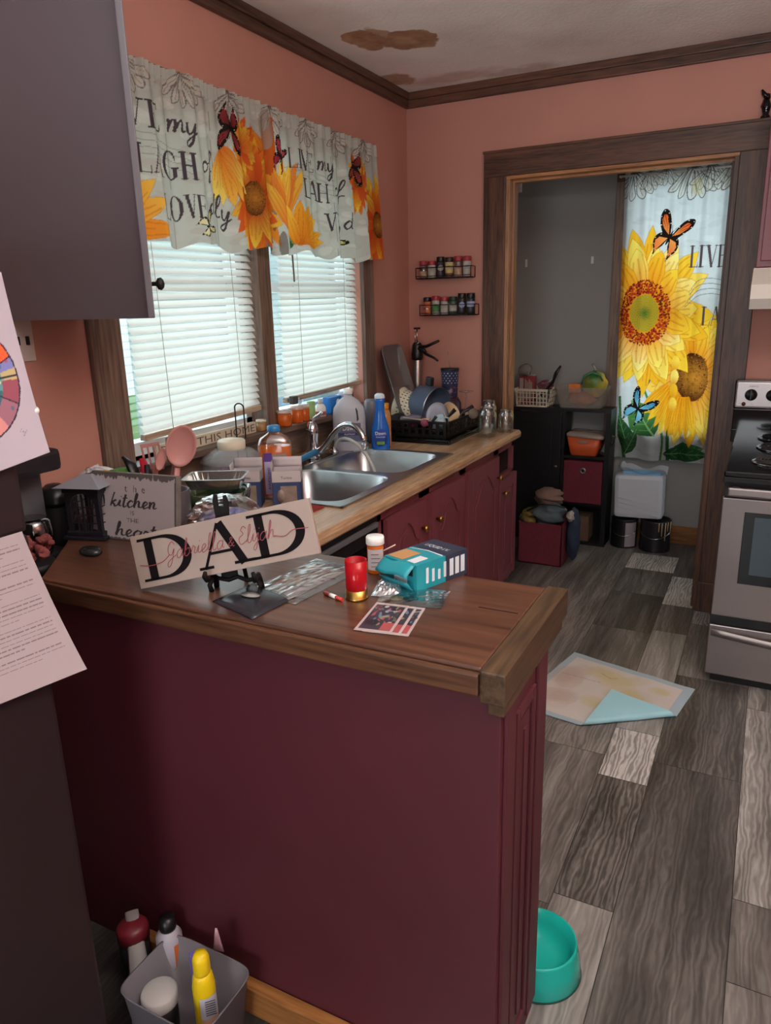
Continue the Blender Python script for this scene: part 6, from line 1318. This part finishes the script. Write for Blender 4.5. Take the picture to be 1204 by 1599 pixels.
# ---------------------------------------------------------------- spice racks
wire = mat('wire_dark', '#241c1c', .4, .5)
def spice_rack(label, x0, x1, z, tilt=0):
    t = thing('spice_rack', label, 'spice rack', ((x0+x1)/2, -.035, z))
    m = MB()
    for y in (-.004, -.066): m.tube([(x0, y, z), (x1, y, z+tilt)], .0028, 6)
    m.tube([(x0, -.066, z+.012), (x1, -.066, z+.012+tilt)], .002, 6); m.tube([(x0, -.068, z+.055), (x1, -.068, z+.055+tilt)], .0024, 6)
    for x in (x0, x1):
        zz = z+(tilt if x == x1 else 0); m.tube([(x, -.004, zz), (x, -.066, zz)], .0028, 6); m.tube([(x, -.068, zz), (x, -.068, zz+.055)], .0024, 6); m.tube([(x, -.004, zz), (x, -.004, zz+.055), (x, -.068, zz+.055)], .0024, 6)
    for k in range(1, 12): x = x0+(x1-x0)*k/12; m.tube([(x, -.004, z+tilt*k/12), (x, -.066, z+tilt*k/12)], .0015, 5)
    m.build('wire_frame', wire, t)
def spice(label, x, z, h, r, capm, bodym, labm, lz=(.3, .75), oval=False):
    t = thing('spice_jar', label, 'spice jar', (x, -.036, z+.0035), rot=facing(x, 0))
    m = MB(); m.lathe([(0, 0), (r*.95, 0), (r, .003), (r, h*.72), (r*.85, h*.78)], (0, 0, 0), 20); m.build('body', bodym, t, off=False)
    m = MB(); m.lathe([(r*.98, h*.76), (r, h*.78), (r, h*.98), (r*.95, h), (0, h)], (0, 0, 0), 20); m.build('cap', capm, t, off=False)
    m = MB()
    if oval: m.lathe([(1, 0), (1, .001), (0, .001)], (0, -r-.0005, h*.45), 18, M=Matrix.Rotation(PI/2, 4, 'X') @ Matrix.Diagonal((r*.75, h*.14, 1, 1)))
    else: m.lathe([(r*1.02, h*lz[0]), (r*1.02, h*lz[1])], (0, 0, 0), 20, cap=False)
    for k in range(3): m.box(-r*.5, r*.5, -r*1.03-.0018, -r*1.02-.0014, h*(.40+.08*k), h*(.40+.08*k)+.001, 1)
    m.build('label', [labm, ink_m], t, off=False)
redc = mat('red_cap', '#9c3038', .4); grnc = mat('green_cap', '#26382c', .4); cl_s = mat('spice_tan', '#b08e76', .5, noise=.3, nscale=60); sp_dk = mat('spice_dark', '#2c2a30', .3); wlab = mat('label_pale', '#a8a49c', .6); clab = mat('label_cream', '#c8b47c', .6); glab = mat('label_leaf', '#4a7a44', .6); blab = mat('label_blue_white', '#a0aed0', .5)
spice_rack('upper black wire spice rack on the salmon wall', .075, .390, 1.690)
for i, (cn, cp_, b_, l_, h, ov, lz) in enumerate([('dusty red cap and clear body, first from the left in the upper rack', redc, clearp, cl_s, .088, 0, (.05, .4)), ('red cap and pale label, second from the left in the upper rack', redc, wlab, wlab, .085, 0, (.2, .7)),
    ('black cap and oval label, tall third from the left in the upper rack', blackp, sp_dk, wlab, .105, 1, None), ('dark cap and yellow label, fourth from the left in the upper rack', mat('brown_cap', '#3a2a22', .4), mat('spice_brown', '#6a4030', .4), clab, .100, 0, (.2, .75)),
    ('red cap and clear body of tan spice, fifth in the upper rack', redc, clearp, cl_s, .103, 0, (.05, .45)), ('red cap and large pale label, last in the upper rack', redc, wlab, wlab, .101, 0, (.25, .75))]):
    spice('spice jar with '+cn.replace(' from the left', ''), .105+.0505*i, 1.690, h, .0215, cp_, b_, l_, lz or (.3, .7), ov)
spice_rack('lower black wire spice rack on the salmon wall', .095, .413, 1.497)
for i, (cn, cp_, b_, l_, h, ov, lz) in enumerate([('black cap over orange spice, first from the left in the lower rack', blackp, mat('spice_orange', '#b86a44', .5), clearp, .092, 0, (.3, .4)), ('red cap and green leaf label, second in the lower rack', redc, wlab, glab, .098, 0, (.15, .5)),
    ('red cap and plain pale label, third in the lower rack', redc, wlab, wlab, .092, 0, (.2, .7)), ('dark green cap and grey label, fourth in the lower rack', grnc, mat('spice_green', '#3f5a48', .4), wlab, .092, 0, (.2, .55)),
    ('black cap and blue oval label, fifth in the lower rack', blackp, sp_dk, blab, .108, 1, None), ('black cap and blue-white label, last in the lower rack', blackp, sp_dk, blab, .108, 0, (.35, .6))]):
    spice('spice jar with '+cn.replace(' from the left', ''), .127+.0505*i, 1.497, h, .0215, cp_, b_, l_, lz or (.3, .7), ov)

# ---------------------------------------------------------------- utility room
bk = mat('black_melamine', '#17181a', .4)
t = thing('storage_cabinet', 'black storage cabinet with one door and open cubbies in the far room', 'cabinet', (.66, .95, 0))
X0, X1, Y0, Y1 = .33, .985, .83, 1.012
m = MB(); m.box(X0, X1, Y0, Y1, .875, .895, bev=.002); m.box(X0, X0+.018, Y0, Y1, 0, .875); m.box(X1-.03, X1, Y0, Y1, 0, .875); m.box(.682, .70, Y0+.002, Y1, 0, .875); m.box(X0, X1, Y1-.01, Y1, 0, .6)
for z in (.0, .265, .575): m.box(.70, X1-.03, Y0+.002, Y1, z, z+.018)
m.box(X0, .70, Y0+.002, Y1, 0, .04); m.build('frame', bk, t)
m = MB(); m.box(X0+.004, .680, Y0-.016, Y0, .05, .868, bev=.003); m.box(X0+.06, .62, Y0-.020, Y0-.014, .12, .80, bev=.003); d = m.build('door', bk, t)
m = MB(); m.lathe([(.006, 0), (.006, .01), (.013, .016), (0, .024)], (.655, Y0-.016, .52), 12, M=Matrix.Rotation(PI/2, 4, 'X')); m.build('knob', mat('dull_knob', '#5a5654', .4), d)
# cubby contents
t = thing('orange_bin', 'orange plastic bin with a clear lid in the top cubby', 'bin', (.82, .905, .593), rot=0)
m = MB(); m.lathe([(0, 0), (.080, 0), (.086, .005), (.110, .125), (.107, .125), (.083, .008), (0, .006)], (0, 0, 0), 36, sq=(1, .78, 7), cap=False); m.build('tub', mat('orange_plastic', '#c8582c', .4), t, off=False)
m = MB(); m.lathe([(.112, .118), (.120, .122), (.120, .136), (.112, .142), (.10, .150), (0, .152)], (0, 0, 0), 36, sq=(1, .78, 7), M=Matrix.Rotation(.06, 4, 'Y')); m.build('lid', cloudy('lid_clear', '#c8bcb0', .5, .2), t, off=False)
m = MB(); m.box(-.03, .03, -.088, -.082, .085, .105, bev=.002); m.build('tag', mat('tag_tan', '#a0806c', .6), t, off=False)
m = MB(); m.box(-.028, .028, -.012, .012, 0, .14, bev=.004); m.box(-.02, .02, -.0128, -.012, .02, .10, 1); o = m.build('battery_pack', [blackp, mat('dim_grey', '#77747c', .5)]); o.location = (.935, .90, .596); o.rotation_euler = (0, .35, .1); tag(o, 'black and grey packet leaning beside the orange bin', 'package')
t = thing('cube_bin', 'burgundy fabric cube bin with a round grommet, in the middle cubby', 'storage bin', (.826, .955, .284))
cb = mat('burgundy_fabric', '#6e2838', .85, noise=.12, nscale=60)
m = MB(); m.box(.705, .950, .822, .998, .284, .560, bev=.004); m.build('body', cb, t)
m = MB(); m.lathe([(.010, .0), (.010, .002), (.018, .003), (.019, 0)], (.828, .822, .500), 24, M=Matrix.Rotation(PI/2, 4, 'X'), cap=False); m.build('grommet', steel, t); m = MB(); m.lathe([(.0105, 0), (.0105, .0008), (0, .0009)], (.828, .822, .500), 18, M=Matrix.Rotation(PI/2, 4, 'X')); m.build('grommet_hole', blackm, t)
t = thing('cardboard_box', 'brown cardboard box in the bottom cubby', 'box', (.80, .95, .018)); m = MB(); m.box(.71, .875, .86, .998, .018, .185, bev=.002); m.build('carton', mat('cardboard', '#6b5444', .8), t); m = MB(); m.box(.71, .875, .857, .862, .13, .155, bev=.001); m.build('flap', mat('cardboard'), t)
# burgundy bin on the floor overflowing with clothes
t = thing('cube_bin', 'burgundy fabric cube bin on the floor by the cabinets, heaped with clothes', 'storage bin', (.69, .47, 0))
m = MB()
for a in ((.555, .825, .345, .352), (.555, .825, .593, .60), (.555, .562, .345, .60), (.818, .825, .345, .60)): m.box(a[0], a[1], a[2], a[3], 0, .262, bev=.001)
m.box(.555, .825, .345, .60, 0, .006); m.build('body', cb, t)
def heap(name, label, cx, cy, z, rx, ry, rz, seed, mt, amp=.22, cat='clothes'):
    m = MB(); f = bagf(0, 0, rz, rx, ry, rz, seed, amp); m.sheet(f, 30, 20, 0, True); o = m.build(name, mt); o.location = (cx, cy, z); tag(o, label, cat); return o
heap('teal_garment', 'grey-teal folded garment on top of the floor bin', .715, .46, .225, .095, .10, .075, 5, mat('teal_cloth', '#5b6a70', .9, noise=.2, nscale=30))
heap('camo_garment', 'yellow and black patterned cloth at the left of the floor bin', .60, .44, .21, .055, .09, .06, 8, mat('camo_cloth', '#8f7a3c', .9, col2='#1c1a18', nscale=18))
heap('brown_bag', 'brown cloth bag peaking above the teal garment', .700, .50, .34, .085, .08, .055, 17, mat('brown_cloth', '#7a6258', .8))
stick('black_strap', 'black strap lying across the heap of clothes', 'strap', [(.60, .375, .325), (.68, .37, .375), (.78, .365, .38), (.83, .38, .365)], .009, blackm, (1, .6))
heap('navy_trousers', 'navy trouser leg hanging down the right side of the floor bin', .868, .46, .02, .040, .055, .165, 11, mat('denim_navy', '#2c3a50', .9, noise=.3, nscale=20), .15)
heap('white_sock', 'white sock on top of the navy trousers', .855, .42, .27, .022, .03, .035, 6, mat('sock_white', '#a8a098', .9), .2, 'sock')
# basket and bin on the cabinet top
ZC2 = .8953
t = thing('white_basket', 'cream plastic lattice basket, left one on top of the black cabinet', 'basket', (.475, .945, ZC2))
m = MB(); bxm = creamp
def lattice(M, L, h, n, k):
    m.box(0, L, 0, .010, -.0015, .0015, M=M); m.box(-.006, L+.006, h-.016, h, -.003, .003, M=M, bev=.001)
    for q in range(n+1): x = q*(L-.006)/n; m.box(x, x+.006, 0, h, -.0012, .0012, M=M)
    for q in range(1, k): z = h*q/k; m.box(0, L, z, z+.005, -.0012, .0012, M=M)
bx0, bx1, by0, by1 = .372, .575, .845, 1.005
lattice(PL((bx0, by0, ZC2), (1, 0, 0), (0, -.14, 1)), bx1-bx0, .118, 9, 4); lattice(PL((bx0, by1, ZC2), (1, 0, 0), (0, .0, 1)), bx1-bx0, .118, 9, 4)
lattice(PL((bx1, by0, ZC2), (0, 1, 0), (.22, 0, 1)), by1-by0, .118, 9, 4); lattice(PL((bx0, by0, ZC2), (0, 1, 0), (-.14, 0, 1)), by1-by0, .118, 9, 4); m.box(bx0, bx1, by0, by1, ZC2, ZC2+.004)
m.build('basket', bxm, t)
t = thing('clear_bin', 'clear plastic bin of colourful things, right one on top of the black cabinet', 'bin', (.785, .925, ZC2))
m = MB(); m.lathe([(0, 0), (.125, 0), (.132, .006), (.160, .125), (.168, .128), (.168, .134), (.160, .134), (.128, .010), (0, .006)], (0, 0, 0), 48, sq=(1, .70, 8), cap=False); m.build('tub', cloudy('bin_clear', '#f0ece6', .2, .2), t, off=False)
heap('orange_bundle', 'orange bundle inside the clear bin', .775, .94, ZC2+.008, .085, .06, .045, 3, mat('orange_stuff', '#d88a48', .6, col2='#b06a5a', nscale=18), .15, 'bundle')
m = MB(); m.box(-.035, .035, -.02, .02, 0, .055, bev=.003); o = m.build('orange_packet', mat('orange_packet', '#d87830', .5)); o.location = (.735, .90, ZC2+.095); tag(o, 'small bright orange packet standing out of the clear bin', 'package')
heap('yellow_bag', 'yellow and green food bag bulging out of the clear bin', .85, .96, ZC2+.06, .075, .055, .085, 14, mat('yellow_bag_print', '#d8b02c', .35, col2='#3f7a44', nscale=9), .12, 'bag')
stick('green_wrap', 'green ring of wrapping around the top of the yellow bag', 'wrapper', [(.775, .91, ZC2+.15), (.79, .90, ZC2+.20), (.84, .90, ZC2+.225), (.89, .91, ZC2+.205), (.905, .92, ZC2+.17)], .013, mat('wrap_green', '#4a8a6a', .25), (1, .5))
stick('bag_twist', 'white twisted top of the yellow bag', 'bag tie', [(.85, .94, ZC2+.225), (.845, .93, ZC2+.25), (.835, .925, ZC2+.275)], [.012, .007, .010], zipm)
# in the basket
t = thing('red_snack_box', 'red and white cardboard box standing in the lattice basket', 'box', (.42, .93, ZC2+.008), rot=-.1)
m = MB(); m.box(-.055, .05, -.025, .025, 0, .185, 0, bev=.001); m.box(-.048, -.022, -.0258, -.025, .02, .17, 1)
for k in range(6): m.box(-.012+.009*k, -.007+.009*k, -.0258, -.025, .03, .165-.01*(k % 3), 1)
m.build('carton', [mat('box_red', '#8f3a40', .5), wlab], t, off=False)
m = MB(); m.sheet(lambda u, v: (-.055+.105*u, -.025+.05*v, .187+.012*math.sin(PI*u)*v), 6, 4); m.build('flap', wlab, t, off=False, solid=.001)
t = thing('clear_dome_cup', 'clear dome-lidded cup perched on the red box', 'cup', (.415, .93, ZC2+.195), rot=(.5, -.3, 0))
m = MB(); m.lathe([(.022, 0), (.03, .02), (.045, .035), (.047, .04), (.045, .05), (.035, .068), (.012, .078), (0, .079)], (0, 0, 0), 26); m.build('dome', cloudy('dome_clear', '#c4c0bc', .35, .1), t, off=False)
stick('black_knife', 'long black-handled knife sticking up out of the lattice basket', 'knife', [(.50, .93, ZC2+.06), (.585, .925, ZC2+.15), (.605, .92, ZC2+.21), (.635, .92, ZC2+.26)], [.006, .009, .012, .007], blackp, (.5, 1))
stick('steel_spatula', 'grey steel spatula handle leaning in the lattice basket', 'utensil', [(.46, .95, ZC2+.06), (.54, .94, ZC2+.14), (.60, .93, ZC2+.19)], .005, steel)
heap('pink_packet', 'crumpled pink packet behind the utensils in the lattice basket', .52, 1.0, ZC2+.09, .05, .04, .035, 19, mat('pink_foil', '#8a4a60', .35), .2, 'package')
# paint cans and the pack on them
def paint_can(label, x, y, r, h, mt, drips=False, lab=None):
    t = thing('paint_can', label, 'paint can', (x, y, 0))
    m = MB(); m.lathe([(0, 0), (r, 0), (r*1.015, .004), (r, .01), (r, h-.012), (r*1.02, h-.006), (r, h), (r*.88, h), (r*.86, h-.008), (0, h-.008)], (0, 0, 0), 36); m.build('can', mt, t, off=False)
    m = MB(); m.tube([(r*1.02*math.cos(a), r*1.02*math.sin(a), h*.75-.06*math.sin((a+PI)*1.0)) for a in [-PI+PI*k/12 for k in range(13)]], .002, 6); m.build('bail_handle', chrome, t, off=False)
    if lab:
        m = MB(); V = [[m.v((r*1.004*math.cos(a), r*1.004*math.sin(a), zz)) for zz in (.012, h-.018)] for a in [-1.35+.95*k/8 for k in range(9)]]
        for a, b_ in zip(V, V[1:]): m.face([a[0], b_[0], b_[1], a[1]], 0, True)
        m.build('label', lab, t, off=False)
    if drips:
        for k, a in enumerate((-1.25, -1.05, -.8, -.6, -.3)):
            m = MB(); m.tube([(r*1.003*math.cos(a), r*1.003*math.sin(a), h-.002), (r*1.004*math.cos(a), r*1.004*math.sin(a), h-.06-.03*(k % 3))], [.005, .003], 6); m.build('paint_drip', mat('drip_cream', '#a89474', .5), t, off=False)
paint_can('dark paint can with a white label, left one under the white pack', 1.092, .935, .082, .19, mat('can_black', '#1c1c20', .3), lab=mat('can_label', '#9a9096', .6))
paint_can('dark paint can with cream drips, right one beside the oak baseboard', 1.285, .93, .094, .20, mat('can_black'), True)
t = thing('pad_package', 'tall white plastic-wrapped pack with a blue top standing on the paint cans', 'package', (1.18, .945, .202), rot=0)
m = MB(); f = lambda u, v: None
pw = mat('white_film', '#ccd2dc', .3, bump=.5, bscale=14)
m.box(-.155, .145, -.07, .07, 0, .285, 0, bev=.028, M=Matrix.Rotation(-.03, 4, 'Y')); m.build('wrapped_body', pw, t, off=False)
m = MB(); m.sheet(lambda u, v: (-.145+.29*u, -.075+.15*v, .285+.03*(2*abs(v-.5))**1.5+.015*math.sin(u*9)*(2*abs(v-.5))+.02*(u < .1)), 20, 10); m.build('open_film', cloudy('film_loose', '#d8e0ea', .6, .2), t, off=False)
m = MB(); m.box(-.115, .115, -.045, .045, .278, .300, bev=.008); m.build('blue_pads', mat('pad_blue', '#7ab4dc', .8), t, off=False)
for k in range(3):
    m = MB(); m.tube([(-.14, -.0715, .13-.03*k), (0, -.0735, .11-.03*k), (.12, -.0715, .085-.03*k)], .0018, 5); m.build('film_crease', pw, t, off=False)
# small wall hooks / clips on the grey wall
for nm, lb, x, z, w_, h in (('wall_hook', 'small white adhesive hook on the grey wall, left one', .337, 1.80, .014, .048), ('wall_hook', 'small white adhesive hook on the grey wall, right one', .765, 1.80, .016, .044)):
    t = thing(nm, lb, 'hook', (x, 1.1, z)); m = MB(); m.box(x-w_/2, x+w_/2, 1.094, 1.1, z-h/2, z+h/2, bev=.002); m.build('plate', whitep, t); m = MB(); m.box(x-.003, x+.003, 1.086, 1.094, z-h/2+.004, z-h/2+.012, bev=.001); m.build('peg', whitep, t)
t = thing('corner_bracket', 'white bracket high in the left corner of the grey room', 'bracket', (.27, 1.09, 2.26)); m = MB(); m.box(.222, .295, 1.08, 1.1, 2.235, 2.30, bev=.002); m.box(.222, .25, 1.06, 1.08, 2.24, 2.28, bev=.002, mi=1); m.build('bracket', [whitep, mat('bracket_dark', '#3f3a34', .6)], t)

# ---------------------------------------------------------------- on the floor
cv = Canvas(0, 1, 0, 1, 150, 150, '#a9bcc6')
cv.poly([(.06, .05), (.93, .05), (.93, .94), (.06, .94)], '#cfc8c2')
r4 = random.Random(8)
for (x, y, rx, ry) in ((.50, .75, .30, .13), (.62, .62, .2, .16), (.30, .80, .2, .08), (.70, .40, .12, .1), (.45, .35, .16, .08), (.80, .8, .1, .08)):
    for k in range(14): cv.ell(x+r4.uniform(-.5, .5)*rx, y+r4.uniform(-.5, .5)*ry, rx*r4.uniform(.3, .6), ry*r4.uniform(.3, .7), '#c8bc94', .22, r4.uniform(0, 3), 16)
for (x, y, rx, ry) in ((.15, .6, .2, .3), (.2, .25, .2, .2)):
    for k in range(10): cv.ell(x+r4.uniform(-.4, .4)*rx, y+r4.uniform(-.4, .4)*ry, rx*.5, ry*.5, '#b8a596', .15, 0, 16)
cv.line([(.08, .62), (.38, .66)], .006, '#9a8c84', .8); cv.line([(.33, .80), (.42, .76), (.47, .79)], .008, '#8f8470', .7)
t = thing('absorbent_pad', 'blue-edged absorbent floor pad with yellowish stains and a folded corner', 'floor pad', (1.35, -1.05, 0))
PA, PB, PC, PD = (1.168, -.757), (1.693, -.888), (1.60, -1.41), (1.05, -1.30)
def pq(u, v): return ((PD[0]*(1-u)+PC[0]*u)*(1-v)+(PA[0]*(1-u)+PB[0]*u)*v, (PD[1]*(1-u)+PC[1]*u)*(1-v)+(PA[1]*(1-u)+PB[1]*u)*v)
# the near-right corner is folded up and over: crease from E on the near edge to F on the right edge
E_ = np.array((1.325, -1.352)); F_ = np.array((1.640, -1.135)); dn = (F_-E_)/np.linalg.norm(F_-E_); nn = np.array((dn[1], -dn[0]))
def ppos(U, V):
    X = (PD[0]*(1-U)+PC[0]*U)*(1-V)+(PA[0]*(1-U)+PB[0]*U)*V; Y = (PD[1]*(1-U)+PC[1]*U)*(1-V)+(PA[1]*(1-U)+PB[1]*U)*V
    s_ = (X-E_[0])*nn[0]+(Y-E_[1])*nn[1]; b = np.maximum(s_, 0)
    r = .012; th = np.minimum(b/r, PI*.86); arc_ = r*np.sin(th); hz = r*(1-np.cos(th)); rest = np.maximum(b-r*PI*.86, 0)
    dx = arc_-rest*math.cos(PI*.14)*1.0; dz = hz+rest*math.sin(PI*.14)*.35
    X2 = np.where(s_ > 0, X-nn[0]*b+nn[0]*dx, X); Y2 = np.where(s_ > 0, Y-nn[1]*b+nn[1]*dx, Y)
    return X2, Y2, .0035+dz+.0015*np.sin(X*30)*np.sin(Y*27)+.0015
fold = cv.build('sheet', printed('pad_surface', .0, .85), ppos, t)
# the pad's plastic backing, a hair under/behind the sheet
cv2 = Canvas(0, 1, 0, 1, 80, 80, '#9fd0dc')
def bpos(U, V):
    X, Y, Z = ppos(U, V); s_ = ((PD[0]*(1-U)+PC[0]*U)*(1-V)+(PA[0]*(1-U)+PB[0]*U)*V-E_[0])*nn[0]+((PD[1]*(1-U)+PC[1]*U)*(1-V)+(PA[1]*(1-U)+PB[1]*U)*V-E_[1])*nn[1]
    th = np.minimum(np.maximum(s_, 0)/.012, PI*.86); return X+nn[0]*np.sin(th)*.0016, Y+nn[1]*np.sin(th)*.0016, Z-.0016*np.cos(th)
cv2.build('backing', printed('pad_backing', .0, .5), bpos, t)
# teal pet bowl behind the peninsula end
t = thing('pet_bowl', 'teal plastic pet bowl on the floor at the end of the peninsula', 'pet bowl', (1.475, -2.452, 0))
tl = mat('teal_plastic', '#1ba79a', .25)
m = MB(); m.lathe([(.103, 0), (.105, .003), (.099, .05), (.093, .080), (.092, .086), (.088, .086), (.080, .055), (.066, .033), (.045, .026), (0, .025)], (0, 0, 0), 44, cap=False); m.build('bowl', tl, t, off=False)
m = MB(); m.lathe([(.104, 0), (.106, .002), (.104, .008)], (0, 0, 0), 44, cap=False); m.build('rubber_foot', mat('foot_dark', '#1c4a46', .6), t, off=False)
# storage tub between refrigerator and peninsula
t = thing('white_tub', 'translucent white plastic tub of bottles on the floor between refrigerator and peninsula', 'tub', (.84, -2.962, 0))
m = MB(); m.lathe([(0, .001), (.098, .001), (.102, .006), (.118, .150), (.122, .157), (.118, .157), (.098, .01), (0, .006)], (0, 0, 0), 44, sq=(1, .74, 6), cap=False); m.build('tub', cloudy('tub_white', '#a8a2aa', .35, .3), t, off=False)
t = thing('sunscreen_bottle', 'yellow spray bottle with a white and pink label standing in the tub', 'bottle', (.885, -2.955, .008), rot=(0, 0, facing(.885, -2.955)))
ye = mat('bright_yellow', '#e0c014', .4)
m = MB(); m.lathe([(0, 0), (.022, 0), (.024, .006), (.0245, .155), (.021, .18), (.017, .19)], (0, 0, 0), 26); m.build('body', ye, t, off=False)
m = MB(); m.lathe([(.018, .19), (.0185, .193), (.018, .225), (.013, .238), (0, .240)], (0, 0, 0), 22); m.build('cap', ye, t, off=False)
m = MB(); V = [[m.v((.0252*math.sin(a), -.0252*math.cos(a), zz)) for zz in (.02, .085, .14)] for a in [(-.5+1.7*k/10) for k in range(11)]]
for a, b_ in zip(V, V[1:]): m.face([a[0], b_[0], b_[1], a[1]], 1, True); m.face([a[1], b_[1], b_[2], a[2]], 0, True)
for k in range(7): m.box(-.002, .020, -.0262, -.0256, .095+.006*k, .0965+.006*k, 2)
m.build('label', [mat('label_white2', '#b4b4c0', .6), mat('label_peach', '#c89a84', .6), ink_m], t, off=False)
t = thing('purple_tube', 'slim purple tube standing left of the yellow bottle in the tub', 'tube', (.845, -2.935, .008), rot=facing(.845, -2.935))
m = MB(); m.box(-.010, .010, -.008, .008, 0, .20, bev=.003); m.build('body', mat('violet', '#6a5aa0', .4), t, off=False); m = MB(); m.box(.0, .009, -.0088, -.008, .03, .14); m.build('label', wlab, t, off=False)
m = MB(); m.sheet(lambda u, v: (-.012+.024*u*(1-v*.8), 0, .06*v), 3, 3); o = m.build('foil_packet', mat('packet_pink', '#a07a84', .3), solid=.002); o.location = (.885, -2.90, .20); o.rotation_euler = (0, .15, .4); tag(o, 'pointed pinkish packet poking up behind the yellow bottle', 'package')
lobj('white_lid_jar', 'short black jar with a wide white lid at the front of the tub', 'jar', .775, -2.98, .008, [('body', blackp, [(0, 0), (.034, 0), (.036, .006), (.036, .080)]), ('lid', mat('lid_white', '#b8b6b4', .4), [(.039, .078), (.040, .082), (.040, .104), (.036, .108), (0, .107)])])
lobj('orange_white_bottle', 'orange and white bottle with a black cap in the shadow behind the tub', 'bottle', .715, -2.88, .0, [('body', mat('label_whit3', '#a09aa4', .5), [(0, 0), (.028, 0), (.030, .006), (.030, .15), (.018, .17)]), ('side_label', mat('orange_label', '#b8602c', .5), [(.0303, .02), (.0303, .14)], None, 1), ('cap', blackp, [(.019, .17), (.02, .175), (.018, .20), (0, .202)])])
for o_ in bpy.data.objects:
    if o_.name.startswith('side_label'):
        # keep only the right third of the label ring
        bm = bmesh.new(); bm.from_mesh(o_.data); bmesh.ops.delete(bm, geom=[v for v in bm.verts if v.co.x < .004], context='VERTS'); bm.to_mesh(o_.data); bm.free()
t = thing('plastic_wand', 'long grey-white plastic handle slanting out of the shadow beside the tub', 'handle', (.62, -2.93, .0)); m = MB(); m.tube([(.60, -2.88, .17), (.66, -2.93, .11), (.735, -3.0, .03)], [.012, .016, .018], 10, flat=(1.3, .6)); m.build('grip', mat('handle_white', '#8a8484', .5), t)
lobj('red_canister', 'red-topped canister in the dark gap beside the refrigerator', 'canister', .62, -2.90, 0, [('body', blackm, [(0, 0), (.035, 0), (.035, .12)]), ('lid', mat('lid_red', '#6a1c26', .4), [(.037, .12), (.037, .15), (.03, .16), (0, .162)])])
for o_ in bpy.data.objects:
    for p_, g_ in (('utensil', ''), ):
        pass
    if 'label' not in o_: continue
    l_ = o_['label']
    for key, g_ in (('in the upper rack', 'spice jars in the upper rack'), ('in the lower rack', 'spice jars in the lower rack'), ('black wire spice rack', 'wire spice racks on the back wall'), ('photo card', 'fanned photo cards'), ('navy box', 'open navy boxes by the sink'), ('dark paint can', 'paint cans in the far room'), ('adhesive hook', 'hooks on the grey wall'), ('fabric cube bin', 'burgundy cube bins'), ('empty glass jar', 'glass jars at the counter end'), ('tall glass jar behind', 'glass jars at the counter end'), ('mini blind', 'blinds over the sink window')):
        if key in l_: o_['group'] = g_; break
    if o_.get('category') == 'pill bottle' and 'stool' in l_: o_['group'] = 'orange medicine bottles on the window stool'
    if o_.name.startswith('base_cabinet'): o_['group'] = 'burgundy base cabinets under the counter'
